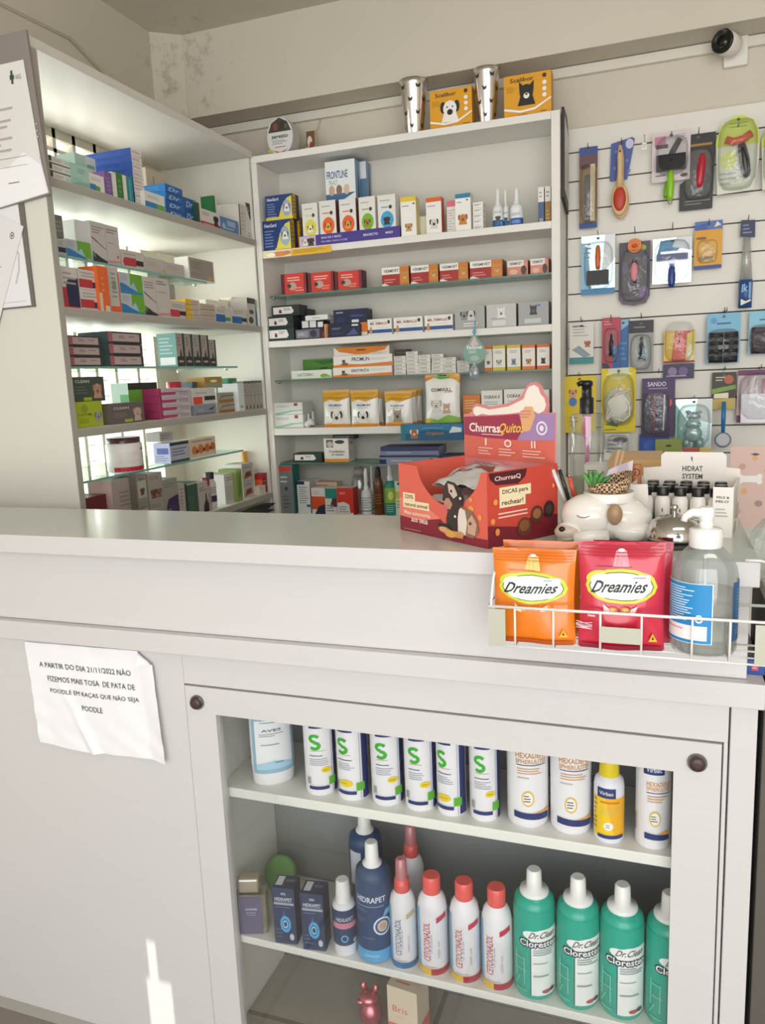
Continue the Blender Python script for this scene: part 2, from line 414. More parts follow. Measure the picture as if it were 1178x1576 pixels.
g = G(); g.box(-2.9, -1.87, .8, 3.2, 2.36, 2.42, mat('8d887c', .8)); struct(g, 'exterior_eave')
# rebate trim running over the shelf, and the cable run along the beam
g = G(); g.box(-1.66, 2.4, 2.772, 2.7895, 2.385, 2.414, mat('dcd8cc', .4)); struct(g, 'trim_1')
g = G(); g.tube([(-1.748, 1.3, 2.52), (-1.748, 1.88, 2.512), (-1.746, 2.15, 2.522), (-1.744, 2.28, 2.474), (-1.744, 2.42, 2.40), (-1.745, 2.56, 2.30)], .0045, 'b8b2a2')
tag(g.obj('wall_cable'), 'thin pale cable clipped along the wall above the tall medicine shelves', 'cable')
g = G(); g.tube([(-1.19, 2.784, 2.386), (-1.2, 2.784, 2.36), (-1.26, 2.784, 2.30), (-1.29, 2.784, 2.24)], .003, 'c5bfb0')
tag(g.obj('loose_cable'), 'short thin cable drooping on the wall behind the top of the white shelf', 'cable')

# ------------------------------------------------------------------ white melamine furniture
def melamine(c='e9e7e3', rough=.32):
    m = bpy.data.materials.new('white_melamine'); m.use_nodes = True; nt = m.node_tree; b = nt.nodes['Principled BSDF']; b.inputs['Roughness'].default_value = rough
    tc = nt.nodes.new('ShaderNodeTexCoord'); mp = nt.nodes.new('ShaderNodeMapping'); mp.inputs['Scale'].default_value = (3, 3, 120)
    n = nt.nodes.new('ShaderNodeTexNoise'); n.inputs['Scale'].default_value = 2.5; n.inputs['Detail'].default_value = 4
    mx = nt.nodes.new('ShaderNodeMix'); mx.data_type = 'RGBA'; a = lin(c); mx.inputs[6].default_value = tuple(v * .93 for v in a[:3]) + (1,); mx.inputs[7].default_value = a
    bp = nt.nodes.new('ShaderNodeBump'); bp.inputs['Strength'].default_value = .05; bp.inputs['Distance'].default_value = .001
    L = nt.links.new; L(tc.outputs['Object'], mp.inputs[0]); L(mp.outputs[0], n.inputs['Vector']); L(n.outputs[0], mx.inputs[0]); L(mx.outputs[2], b.inputs['Base Color']); L(n.outputs[0], bp.inputs['Height']); L(bp.outputs[0], b.inputs['Normal'])
    return m
ME = melamine('d2d0d0', .36); MW = mat('e8e6df', .4, 0, .03, 5); MT = mat('c9cec8', .2, 0, .02, 6)
def bev(o, w=.0015):
    b = o.modifiers.new('edge', 'BEVEL'); b.width = w; b.segments = 2; b.limit_method = 'ANGLE'; return o
XL, XR = -2.1, .143
# worktop, L-shaped slab
g = G(); P = [(XL, 1.163), (.135, 1.163), (.135, 2.05), (-.40, 2.05), (-.40, 1.455), (XL, 1.455)]; k = len(P)
g.add([(x, y, 1.137) for x, y in P] + [(x, y, 1.1735) for x, y in P], [tuple(reversed(range(k)))] + [(i, (i + 1) % k, (i + 1) % k + k, i + k) for i in range(k)], ME)
g.add([(x, y, 1.1735) for x, y in P], [tuple(range(k))], MT)
tag(bev(g.obj('countertop'), .002), 'long pale worktop of the shop counter, carrying the red treat box', 'countertop')
CT = empty('service_counter', (-.8, 1.2, 0), 0, 'white panelled shop counter with a glazed display compartment full of bottles', 'counter')
def cp(g, name): o = g.obj(name, CT, (.8, -1.2, 0)); return o
g = G(); g.box(XL, .126, 1.193, 1.211, .9895, 1.1365, ME); g.box(.108, .126, 1.2115, 2.03, .9895, 1.1365, ME); bev(cp(g, 'upper_fascia'))
g = G(); g.box(XL, .150, 1.176, 1.46, .950, .989, ME); bev(cp(g, 'ledge_board'))
g = G(); g.box(XL, -.857, 1.195, 1.213, .043, .9475, ME); g.box(-.8565, .1045, 1.195, 1.213, .885, .9475, ME)
g.box(.0985, .1045, 1.195, 1.213, .06, .885, ME); bev(cp(g, 'front_panel'), .001)
g = G(); g.box(.107, .1435, 1.193, 1.455, 0.0, .9495, ME); bev(cp(g, 'end_post'))
g = G(); g.box(XL, .107, 1.205, 1.215, 0, .0425, mat('a8a49c', .5)); cp(g, 'kick_board')
g = G(); g.box(-.856, .1065, 1.437, 1.453, .045, .9495, mat('8b8d8b', .45, 0, .08, 3)); g.box(-.856, .1065, 1.4355, 1.437, .552, .556, '55575a'); cp(g, 'compartment_back')
g = G(); g.box(-.856, -.815, 1.2145, 1.4345, .045, .9495, MW); g.box(.07, .1065, 1.2145, 1.4345, .045, .9495, MW); cp(g, 'compartment_side')
g = G(); g.box(-.8145, .0695, 1.216, 1.4345, .102, .116, tiles('a59e92', '7d776d', 'reflected_tile')); cp(g, 'compartment_floor')  # tile grid puts the shop floor's reflection in the glass onto this board
g = G(); g.box(-.8145, .0695, 1.222, 1.434, .643, .663, MW); bev(cp(g, 'shelf'))
g = G(); SH2 = lambda x: .334
vs = [(x, y, SH2(x) - t) for x in (-.8145, .0695) for y in (1.222, 1.434) for t in (.016, 0)]
g.add(vs, [(0, 1, 3, 2), (4, 6, 7, 5), (0, 4, 5, 1), (2, 3, 7, 6), (0, 2, 6, 4), (1, 5, 7, 3)], MW); bev(cp(g, 'shelf'))
# door: flat frame round a clear pane
DF = empty('display_door', (-.38, 1.195, .47)); DF.parent = CT; DF.location = (.8 - .38, -.005, .47); DF.location = (.42, -.005, .47)
def dp(g, n): return g.obj(n, DF, (.38, -1.195, -.47))
g = G(); x0, x1, z0, z1, a0, a1, b0, b1 = -.8545, .096, .062, .882, -.790, .0285, .13, .829
O_ = [(x0, z0), (x1, z0), (x1, z1), (x0, z1)]; I_ = [(a0, b0), (a1, b0), (a1, b1), (a0, b1)]
for i in range(4):
    j = (i + 1) % 4
    for y, s in ((1.193, 1), (1.2135, -1)):
        g.add([(O_[i][0], y, O_[i][1]), (O_[j][0], y, O_[j][1]), (I_[j][0], y, I_[j][1]), (I_[i][0], y, I_[i][1])], [(0, 1, 2, 3)[::s]], ME)
    g.add([(O_[i][0], 1.193, O_[i][1]), (O_[j][0], 1.193, O_[j][1]), (O_[j][0], 1.2135, O_[j][1]), (O_[i][0], 1.2135, O_[i][1])], [(3, 2, 1, 0)], ME)
    g.add([(I_[i][0], 1.193, I_[i][1]), (I_[j][0], 1.193, I_[j][1]), (I_[j][0], 1.2135, I_[j][1]), (I_[i][0], 1.2135, I_[i][1])], [(0, 1, 2, 3)], ME)
dp(g, 'door_frame')
g = G(); g.box(a0, a1, 1.205, 1.208, b0, b1, clear('fdfefe', .0, .02, 'door_glass', fres=.22)); dp(g, 'glass_pane')
for x, z in ((-.828, .851), (.062, .849)):
    g = G(); g.lathe([(.0145, -.001), (.0145, .0035), (.0125, .006)], mat('8c8680', .25, 1), 24, (x, 1.1925, z), axis='y')
    g.lathe([(.0118, .0), (.0118, .0085), (.010, .011), (.004, .0118), (.0001, .0118)], mat('43312c', .35), 24, (x, 1.1925, z), axis='y'); dp(g, 'knob')

# crumpled notice taped to the counter front
g = G(); NX, NY = 72, 56; TL, TR, BR, BL = Vector((-1.237, .94)), Vector((-.921, .944)), Vector((-.905, .712)), Vector((-1.222, .722))
def sheet(u, v, w=0):
    p = (BL * (1 - u) + BR * u) * (1 - v) + (TL * (1 - u) + TR * u) * v
    z = p.y - .010 * math.sin(u * 5) * (1 - v) * (1 - v) * .6
    d = .0025 + .0035 * abs(math.sin(u * 6.1 + v * 2)) * (1 - v) + .0011 * math.sin(u * 13 + v * 8 + 2 * math.sin(v * 5)) ** 2 + .0009 * math.sin(v * 15 - u * 6 + 3 * math.sin(u * 4)) ** 2
    q = (u * 2.6 - (1 - v)); d += .010 * math.exp(-((u - .33 + (v - .35) * .32) / .03) ** 2) * max(0, .75 - v) + .013 * max(0, u - .88) / .12 * (.3 + (1 - v) * .7)
    d += .012 * max(0, .10 - u) / .1 * max(0, .6 - v)
    k = max(0, (u + v) - 1.90); d += k * .14
    return (p.x - k * .28, 1.195 - d - w, z - k * .25)
g.add([sheet(i / NX, j / NY) for j in range(NY + 1) for i in range(NX + 1)], [(j * (NX + 1) + i, j * (NX + 1) + i + 1, (j + 1) * (NX + 1) + i + 1, (j + 1) * (NX + 1) + i) for j in range(NY) for i in range(NX)], mat('efeff2', .6), True)
for i, (u, w, s) in enumerate([(.455, .72, 'A PARTIR DO DIA 21/11/2022 NÃO'), (.49, .68, 'FIZEMOS MAIS TOSA  DE PATA DE'), (.50, .69, 'POODLE EM RAÇAS QUE NÃO SEJA'), (.47, .165, 'POODLE')]):
    vs, fs = text2d(s); h = .062 if i in (0, 2) else .05; v = .79 - i * .125 + (.008 if i in (0, 2) else 0)
    g.add([sheet(u + (x - .5) * w, v + (y - .5) * h - 0.0 * x, .0015) for x, y in vs], fs, '3a3a3e')
tag(g.obj('paper_notice'), 'crumpled white paper notice about grooming, taped to the counter front', 'notice')

# ------------------------------------------------------------------ white shelf unit on the back wall
BU = empty('wall_shelf_unit', (-.85, 2.7, 0), 0, 'white open shelf unit on the back wall with silver cups on top', 'shelf unit')
def bp(g, n): return g.obj(n, BU, (.85, -2.7, 0))
bx0, bx1, bi0, bi1 = -1.389, -.311, -1.366, -.338
g = G(); g.box(bx0, bi0, 2.6, 2.788, 0, 2.2145, MW); bev(bp(g, 'side_panel'))
g = G(); g.box(bi1, bx1, 2.6, 2.788, 0, 2.238, MW); bev(bp(g, 'side_panel'))
g = G(); g.box(bx0, bi1 - .0002, 2.6, 2.788, 2.215, 2.238, MW); bev(bp(g, 'top_board'))
g = G(); g.box(bi0 + .0002, bi1 - .0002, 2.774, 2.788, 0.2, 2.2145, mat('d3d0c6', .5, 0, .03, 4)); bp(g, 'back_board')
for z0, z1 in ((1.892, 1.915), (1.574, 1.597), (1.252, 1.278), (.93, .95)):
    g = G(); g.box(bi0 + .0002, bi1 - .0002, 2.602, 2.7735, z0, z1, MW); bev(bp(g, 'shelf_board'))
GL = clear('e4f3ee', .10, .02, 'shelf_glass')
for z in (1.762, 1.455, 1.146):
    g = G(); g.box(bi0 + .0005, bi1 - .0005, 2.636, 2.773, z - .006, z, GL); g.box(bi0 + .0005, bi1 - .0005, 2.6352, 2.6359, z - .006, z, mat('5f7d70', .2)); bp(g, 'glass_shelf')
    for x in (-1.362, -.342):
        g = G(); g.lathe([(.004, 0), (.006, .003), (.006, .006)], 'b9b9b4h', 12, (x, 2.66, z - .0125)); bp(g, 'shelf_pin')
# ------------------------------------------------------------------ tall shelf unit in front of the window
LU = empty('medicine_shelf_unit', (-1.56, 2.08, 0), 0, 'white medicine shelf unit standing in front of the bright louvre window', 'shelf unit')
def lp(g, n): return g.obj(n, LU, (1.56, -2.08, 0))
MG = mat('d9d7ce', .45, 0, .03, 5); EDGE_SHADE = mat('a9a69c', .5)  # darker front strips: backlit shade of the board edges put into their colour
g = G(); g.box(-1.7495, -1.38, 1.558, 1.580, 0, 2.232, MG); g.box(-1.3802, -1.3793, 1.559, 1.579, 0, 2.231, EDGE_SHADE); bev(lp(g, 'end_panel'))
g = G(); g.box(-1.7495, -1.3895, 2.587, 2.5995, 0, 2.232, MG); bev(lp(g, 'end_panel'))
g = G(); g.box(-1.7495, -1.38, 1.558, 2.5995, 2.2325, 2.256, MG); bev(lp(g, 'top_board'))
for z0, z1 in ((1.931, 1.954), (1.630, 1.652), (1.332, 1.354), (1.018, 1.040)):
    g = G(); g.box(-1.7495, -1.381, 1.5805, 2.5865, z0, z1, MG); g.box(-1.3812, -1.3803, 1.5805, 2.5865, z0 + .001, z1 - .001, EDGE_SHADE); bev(lp(g, 'shelf_board'))
for z in (1.784, 1.510, 1.214):
    y0, y1 = (1.5810, 2.30) if z > 1.7 else (1.581, 2.46)
    g = G(); g.box(-1.70, -1.42, y0, y1, z - .006, z, GL); g.box(-1.4199, -1.4192, y0, y1, z - .006, z, mat('7fb0a4', .2)); lp(g, 'glass_shelf')
    for x in (-1.46, -1.66):
        g = G(); g.lathe([(.004, 0), (.006, .003), (.006, .006)], 'c9c9c4h', 12, (x, 1.5865 if False else y1 - .01, z - .0125)); lp(g, 'shelf_pin')
# notices on its end panel
def paper(name, label, pts, y, col, deco='', th=.0008, dims=None):
    """a flat sheet hanging on a wall: pts = bl, br, tr, tl in x,z"""
    g = G(); g.plate(pts, 0, th, col)
    (ax, az), (bx_, bz), (cx, cz), (dx, dz) = pts
    def fn(u, v, w): return ((ax * (1 - u) + bx_ * u) * (1 - v) + (dx * (1 - u) + cx * u) * v, -w, (az * (1 - u) + bz * u) * (1 - v) + (dz * (1 - u) + cz * u) * v)
    g.deco(fn, deco, 1, 1); o = g.obj(name, None, (0, y, 0)); return tag(o, label, 'paper')
def sheet2(name, label, cat, pts, y, col, deco='', th=.0008): o = paper(name, label, pts, y, col, deco, th); o['category'] = cat; return o
def slip(name, label, pts, y, col, deco='', th=.0008, cat='paper', curl=.0): return sheet2(name, label, cat, pts, y, col, deco, th)
CB = empty('document_board', (-1.5, 1.53, 2.08), 0, 'grey board holding a white licence document, fixed high on the shelf end', 'board')
def sh(g, n): return g.obj(n, CB, (1.5, -1.53, -2.08))
g = G(); g.plate([(-1.74, 1.865), (-1.357, 1.905), (-1.376, 2.262), (-1.74, 2.262)], 1.548, .006, mat('8c857f', .35)); sh(g, 'backing')
g = G(); g.plate([(-1.72, 1.866), (-1.3595, 1.9075), (-1.372, 1.975), (-1.391, 2.2), (-1.72, 2.2)], 1.5455, .001, mat('e3e1df', .35))
f0 = flat((-1.60, 1.5453, 1.88), (1, 0, 0), (0, 0, 1), (0, -1, 0))
g.deco(f0, 'r .80 .855 .83 .945 3d4a44;r .785 .885 .845 .915 3d4a44;t .90 .895 .08 .03 5d6a62 VIG;m .0 .78 .7 .83 1 b3aaa0;m .0 .40 .9 .76 9 b5ada4;m .1 .55 .4 .60 1 a4806a;r .0 .36 .9 .364 999490;r .0 .30 .9 .304 a9a49f;m .6 .18 .85 .20 1 8a8683', .21, .32); sh(g, 'document')
g = G(); g.plate([(-1.72, 1.867), (-1.3615, 1.908), (-1.374, 1.972), (-1.42, 2.005), (-1.47, 1.975), (-1.53, 1.99), (-1.72, 1.985)], 1.5445, .0004, mat('f6f6f8', .1, 0, 0, 8, .6)); sh(g, 'plastic_sleeve')
g = G()
for z in (2.06, 2.045, 2.032, 1.985): g.blob((-1.3725, 1.545, z), (.0022, .0022, .0022), 'e8e8e8h', 8, 6)
sh(g, 'pin')
g = G(); g.box(-1.745, -1.446, 1.5535, 1.5575, 1.655, 1.93, mat('6f6b63', .6)); tag(g.obj('frame_recess'), 'dark shallow recess framed in the shelf end panel below the board', 'recess')
slip('marbled_paper', 'white sheet with grey marbled pattern in the recess below the board', [(-1.745, 1.657), (-1.456, 1.659), (-1.462, 1.925), (-1.745, 1.925)], 1.5525, 'e9e9ec',
     'p b9b9be .62 .95 .70 .80 .74 .72 .80 .90 .86 .99 .84 .99 .78 .86 .74 .66 .69 .76 .6 .93;p c5c5c9 .9 .55 .93 .45 .91 .32 .86 .2 .88 .2 .93 .32 .95 .46;r .02 .04 .96 .045 bdbdc2;r .02 .04 .024 .97 d0d0d4')
slip('tilted_paper', 'white printed sheet hanging askew over the marbled paper', [(-1.74, 1.58), (-1.575, 1.60), (-1.450, 1.842), (-1.62, 1.93)], 1.5505, 'e4e2e2',
     'o .86 .885 .035 .03 5a5a5e e4e2e2;e .86 .885 .014 .012 5a5a5e;p 2c2c2e .58 .615 .80 .600 .80 .606 .58 .622;p 2c2c2e .5 .475 .79 .47 .79 .476 .5 .482;p 2c2c2e .5 .425 .79 .42 .79 .426 .5 .432;p 2c2c2e .5 .30 .78 .297 .78 .301 .5 .305')
g = G(); g.blob((0, 0, .02), (.12, .07, .035), mat('22263a', .5), 18, 8, lambda p: Vector((p.x, p.y, p.z * (1 + .4 * math.sin(p.x * 40)))))
g.blob((.05, -.02, .02), (.05, .04, .02), mat('8a8b94', .5), 12, 6)
tag(g.obj('folded_bag', None, (-2.02 + .22, 1.93 - .2, 1.10)), 'dark navy bag lying on a low desk beyond the counter edge', 'bag')
g = G(); g.box(-1.745, -1.6, 1.5, 1.556, 0, .5, MG)

# ================================================================== goods on the white back shelf
S2, GA, S3, GB, S5, GC, S6 = 1.915, 1.762, 1.597, 1.455, 1.278, 1.146, .95
TOP = 2.238
# --- on top of it
g = G(); rr = .0225
tin = empty('collar_tin', (-1.287,2.64,2.238,0.1023,0.1282)[:3], 0, 'round grey and white pet collar tin at the corner end of the shelf top', 'tin')
W_ = (-1.287,2.64,2.238,0.1023,0.1282)[3]; H_ = (-1.287,2.64,2.238,0.1023,0.1282)[4]
g = G(); g.lathe([(.5, 0), (.5, .055)], 'c9c8c4', 28, axis='y'); g.v = [(x * W_, y + .055, z * H_ + H_ / 2) for x, y, z in g.v]
def tinf(u, v, w): return ((u - .5) * W_, -w, v * H_)
g.deco(tinf, 'e .5 .5 .49 .49 dcdddb;p 4a4340 .06 .62 .2 .86 .5 .985 .8 .86 .94 .62;e .35 .76 .09 .1 8a4a40;e .62 .78 .1 .1 3a3d38;e .75 .75 .06 .07 5a6a50;T .5 .50 .62 .09 444 seresto;m .2 .3 .8 .42 3 9a9a98;p a83c44 .2 .16 .5 .03 .8 .16 .5 .09;r .3 .22 .7 .24 c06068;r .02 .12 .2 .18 c9b84a', 1, 1)
g.obj('tin_body', tin)
box('photo_card_box', 'small brown and white picture box standing behind the round collar tin', 'box', None, (-1.187,2.68,2.238,0.0329,0.078), .03, 'c7b9a4', 'r 0 .35 1 1 6b4c34;e .4 .55 .3 .25 d9c9b4;e .6 .35 .3 .2 8f3b33')
def cup(loc, h, r, label):
    root = empty('steel_cup', loc, 0, label, 'cup', 'silver cups on the shelf top')
    g = G(); pr = [(r * .55, 0), (r * .58, .004), (r * .95, h * .93), (r, h), (r * .96, h), (r * .9, h * .9), (r * .52, .006)]
    g.lathe(pr, mat('ece6e2', .27, 1), 36)
    g.obj('cup_body', root); s = G()
    def fn(u, v, w):
        a = u * math.tau; q = r * (.58 + .40 * v) + w; return (q * math.sin(a), -q * math.cos(a), v * h)
    code = ''
    for i in range(5):
        for j in range(4):
            cu, cv = (i + (j % 2) * .5) / 5, .16 + j * .23
            code += 'p 3a3432 %.3f %.3f %.3f %.3f %.3f %.3f %.3f %.3f %.3f %.3f;' % (cu - .035, cv + .05, cu - .022, cv - .03, cu + .022, cv - .03, cu + .035, cv + .05, cu, cv + .015)
    s.deco(fn, code, 1, 1, w0=.0004, step=0); s.obj('paw_print', root)
c1 = (-0.7941,2.645,2.238,0.0835,0.1712); cup((c1[0], 2.655, 2.238), c1[4], c1[3] * .58, 'silver paw-print cup nearer the round tin, narrower towards its foot')
c2 = (-0.5483,2.645,2.238,0.0761,0.1674); cup((c2[0], 2.655, 2.238), c2[4], c2[3] * .58, 'silver paw-print cup standing between the two orange yellow boxes')
SC_ = 'T .38 .88 .5 .1 3a2418 Scalibor;m .05 .6 .28 .75 4 b07f14;e .86 .9 .045 .05 4a2f18;e .86 .74 .045 .05 f2efe4;e .86 .6 .045 .05 f2efe4;e .86 .46 .045 .05 f2efe4;%s;p f3f1ea 0 .26 .35 .17 .65 .2 1 .4 1 .36 .66 .15 .35 .12 0 .21;m .3 .05 .6 .1 1 a8740f;m .78 .08 .95 .12 1 6a4a10'
for d_, lab, an in (((-0.6639,2.635,2.238,0.1415,0.1224), 'orange yellow flea collar box with a spotted dog, between the two silver cups', 'd .48 .52 .23 f1efe9 2b2624'),
                ((-0.4148,2.63,2.238,0.1482,0.1279), 'orange yellow flea collar box with a black pointed-ear dog, at the shelf top end', 'c .48 .58 .21 24211f f1efe9')):
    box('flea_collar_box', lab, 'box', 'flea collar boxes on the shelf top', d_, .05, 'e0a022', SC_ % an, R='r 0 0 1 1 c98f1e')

# --- second board: flea and tick treatments
NG = 'r 0 0 1 1 1e3d7c;p e8d64a .45 .05 .6 .55 .8 .85 .97 .92 .97 .05;e .78 .45 .17 .33 9fb4c8;T .28 .84 .42 .12 e9edf2 NexGard;m .06 .1 .42 .7 6 7f93bc;d .78 .5 .12 f0ede6 5b4a3c;p e8d64a .42 .02 .98 .02 .98 .07 .42 .07'
NR = 'r 0 0 .5 1 d9b42a;r .5 0 1 1 4b3357;m .1 .2 .45 .9 5 8a6a20'
box('flea_tablet_box', '', 'box', 'navy and yellow flea tablet boxes', (-1.309,2.615,1.915,0.1144,0.103), .05, '1e3d7c', NG, NR)[0]['label'] = 'navy and yellow flea tablet box at the bottom of the corner stack'
d1 = list((-1.309,2.615,1.915,0.1144,0.103)); d0 = (-1.298,2.615,1.915,0.1087,0.1898)
box('flea_tablet_box', 'navy and yellow flea tablet box on top of the corner stack', 'box', 'navy and yellow flea tablet boxes', (d0[0], 2.622, 1.915 + d1[4] + .001, d0[3], d0[4] - d1[4] - .002), .05, '1e3d7c', NG + ';r 0 0 1 .12 e8d64a', NR)
for i in range(2):
    box('flea_tablet_box', ('yellow-sided flea tablet box just behind the corner stack', 'yellow-sided flea tablet box furthest back in the corner')[i], 'box', 'yellow-sided boxes behind the corner stack', (d0[0] + .014 + .01 * i, 2.676 + .04 * i, 1.915, .072, .118 - .006 * i), .036, 'd9b42a', '', NR)
g = G(); dd = (-1.228,2.599,1.888,0.2674,0.0225)
g.box(-dd[3] / 2, dd[3] / 2, -.0008, 0, 0, dd[4], 'e9d9b0'); g.deco(flat((-dd[3] / 2, -.0008, 0), (1, 0, 0), (0, 0, 1), (0, -1, 0)), 'r .42 0 1 1 e6b52c;m .45 .3 .95 .85 3 a8761a;e .25 .5 .12 .4 d98a50;e .12 .45 .07 .3 f6efe2;e .36 .6 .06 .3 c98a4a', dd[3], dd[4])
tag(g.obj('shelf_strip', None, (dd[0], 2.5985, 1.888)), 'yellow and cream price strip stuck along the front of the second shelf', 'label strip')
cols = [('e4d84a', 'yellow', 'f0efe4'), ('e8642c', 'orange', 'e2b04a'), ('e5622e', 'orange', 'd9a548'), ('7fb52c', 'green', 'a8783c'), ('3fa3cf', 'blue', '38323a')]
px = (-1.031,2.606,1.915,0.3757,0.0451)
tray = G(); tw = px[3]; tray.box(-tw / 2, tw / 2, 0, .07, 0, .002, '4a3a8c'); tray.box(-tw / 2, tw / 2, 0, .002, .002, .036, '4a3a8c'); tray.box(-tw / 2, tw / 2, .068, .07, .002, .036, '4a3a8c'); tray.box(tw / 2 - .002, tw / 2, .002, .068, .002, .036, '3f3178'); tray.box(-tw / 2, -tw / 2 + .002, .002, .068, .002, .036, '3f3178')
tray.deco(flat((-tw / 2, 0, 0), (1, 0, 0), (0, 0, 1), (0, -1, 0)), 'r 0 .02 .17 .98 c9b8c9;d .06 .5 .03 e9e2da 8a6a50;d .12 .5 .035 4a4038 2c2622;T .33 .66 .2 .2 d9d2ee MAIS DE 3 MESES;T .36 .3 .26 .16 c6bce6 DE UMA UNICA DOSE;T .72 .5 .14 .22 e6e2f4 BRAVECTO;T .9 .5 .07 .2 e6e2f4 MSD', tw, .036)
tag(tray.obj('display_tray', None, (px[0], 2.606, 1.9153)), 'low purple cardboard tray holding five white tablet boxes', 'tray')
tb = [(-1.175,2.612,1.916,0.0603,0.1439), (-1.107,2.612,1.921,0.063,0.1405), (-1.032,2.612,1.92,0.063,0.1391), (-0.9606,2.612,1.922,0.0607,0.1357), (-0.8898,2.612,1.924,0.0643,0.1323)]
for d_, (c1, nm, c2), who in zip(tb, cols, ('yellow, first in the tray', 'orange, beside the yellow one', 'orange, beside the green one', 'green', 'blue, last in the tray')):
    top = d_[2] + d_[4]
    box('flea_chew_box', 'upright white tablet box with a round pet picture, ' + who, 'box', 'white tablet boxes in the purple tray', (d_[0], 2.611, 1.9178, d_[3], top - 1.9178), .045, 'e6e4de',
        'm .12 .84 .75 .9 1 b0aca4;r .2 .70 .6 .725 %s;e .72 .71 .09 .045 3a332f;e .52 .42 .37 .2 %s;d .5 .42 .2 %s %s' % (c1, c1, c2, '4a3a30'), R='r 0 0 1 1 7c2f33' if nm == 'orange' else '')
FX = 'r 0 0 1 1 3f6a94;p e8ecee .55 0 1 0 1 .62 .62 .55 .4 .3;m .08 .12 .42 .5 5 8fb0cc;r 0 .62 1 1 e6e9e8;T .4 .84 .7 .09 31568c FRONTLINE;t .25 .75 .3 .05 5a9a6a TRI-ACT;e .2 .66 .1 .06 c9a58a;e .45 .66 .1 .06 8a6f5c;e .7 .66 .1 .06 d9b9a0'
for i, (d_, c) in enumerate((((-1.075,2.665,1.915,0.114,0.2861), FX), ((-1.032,2.72,1.915,0.0698,0.287), 'r 0 0 1 1 5a7c9c;p 26384e .2 0 .9 0 .5 .9;r 0 .8 1 1 dfe4e6'))):
    box('flea_pipette_box', ('tall white and blue flea pipette box behind the purple tray', 'slate blue flea pipette box half hidden behind the tall white one')[i], 'box', None, d_, .045, '6f8fb0', c, R='r 0 0 1 1 7f9ab3;p 2c3f5a .2 0 1 0 .6 1')
AD = 'f0eee8'
for a in [
 ('worming_box', 'white box with yellow top band and small dog, beside the purple tray', (-0.8127,2.61,1.915,0.055,0.1257), .04, AD, 'r 0 .88 1 1 e6c52c;m .1 .74 .6 .8 1 9a968e;r .8 .8 .92 .84 33415c;d .5 .25 .24 c99a68 8a5a3a', 'r 0 0 1 1 e0cf8a'),
 ('plain_cream_box', 'plain cream box lying low behind the white yellow-topped box', (-0.7773,2.66,1.915,0.0439,0.0684), .05, 'e4dfc9', '', ''),
 ('worming_box', 'white box with orange top band and a black and white dog', (-0.7287,2.625,1.915,0.0541,0.1172), .035, AD, 'r 0 .88 1 1 e0682c;m .1 .74 .6 .8 1 9a968e;d .5 .32 .3 d9d5cc 2c2a28', 'r 0 0 1 1 c8342c'),
 ('worming_box', 'white box with a pink top band, mostly hidden behind its blue-topped neighbour', (-0.6749,2.65,1.915,0.0314,0.1056), .06, AD, 'r 0 .82 1 1 e0788c;m .1 .1 .9 .75 8 c6c2bc', ''),
 ('worming_box', 'white box with blue top band and an orange-brown dog', (-0.6262,2.615,1.915,0.0525,0.1159), .04, AD, 'r 0 .88 1 1 2f7fa8;m .1 .74 .6 .8 1 9a968e;r .72 .8 .84 .84 33415c;d .48 .34 .32 c9803c 8f4f22', 'r 0 0 1 1 dcd8d0'),
]: box(a[0], a[1], 'box', None, a[2], a[3], a[4], a[5], a[6])
box('pipette_box', '', 'box', 'white pipette cartons with printed names, stacked', (-0.5799,2.63,1.915,0.0348,0.0873), .045, AD, 'm .1 .35 .9 .7 2 6a6864', 'm .1 .3 .9 .7 2 9a9894', n=5,
    labels=['white pipette carton at the bottom of the pink-topped stack', 'white pipette carton second from the bottom of the pink-topped stack', 'white pipette carton in the middle of the pink-topped stack', 'white pipette carton under the pink-topped one', 'pipette carton with pink top closing the stack'])
def spray(name, label, dim, body, lab, capc='e9ecec', group=None, R=.6):
    """small pump bottle: dim gives width and full height with pump and clear hood"""
    x, y, z, w, h = dim; r = w / 2; b = h * R
    return bottle(name, label, 'bottle', group, (x, y + r, z + .0003), [(r * .9, 0), (r, .003), (r, b * .8), (r * .8, b * .93), (r * .42, b)], body, lab, .002, b * .8,
        [([(r * .45, b * .98), (r * .45, b * 1.12), (r * .3, b * 1.14)], capc, 'collar'), ([(r * .34, b * 1.14), (r * .34, h * .9), (r * .2, h)], capc, 'nozzle')])
SP = 'r 0 0 1 .4 2f5f9c;d .5 .5 .16 5a4a44 2c2826;m .25 .75 .75 .88 2 9aa0a8;e .72 .2 .1 .12 4fa3cf'
spray('ear_spray', 'white spray bottle with a dog picture, nearest the stacked pipette cartons', (-0.5171,2.63,1.915,0.0341,0.1244), 'e9eaeb', SP)
spray('ear_spray', 'slim white spray bottle squeezed between the two wider ones', (-0.4962,2.66,1.915,0.0236,0.124), 'e9eaeb', SP)
spray('ear_spray', 'white spray bottle with a wide blue band, beside the slim one', (-0.4558,2.63,1.915,0.042,0.1193), 'e9eaeb', 'r .1 0 .9 .42 2a5fb0;m .2 .55 .8 .72 2 8a94b0;m .2 .12 .7 .3 2 9fc0e8')
box('collar_box', 'narrow upright box in white over slate blue at the end of the shelf', 'box', None, (-0.3771,2.65,1.915,0.0197,0.1142), .06, '4a5f86', 'r 0 .6 1 1 e6e4de;m .2 .7 .8 .9 2 9a9a9a;b .2 .06 .8 .16')
box('collar_box', 'narrow upright box in white over golden brown at the end of the shelf', 'box', None, (-0.3554,2.65,1.915,0.0196,0.1137), .06, 'a07a34', 'r 0 .6 1 1 e6e4de;m .2 .7 .8 .9 2 9a9a9a;m .2 .1 .8 .4 3 c9a860')

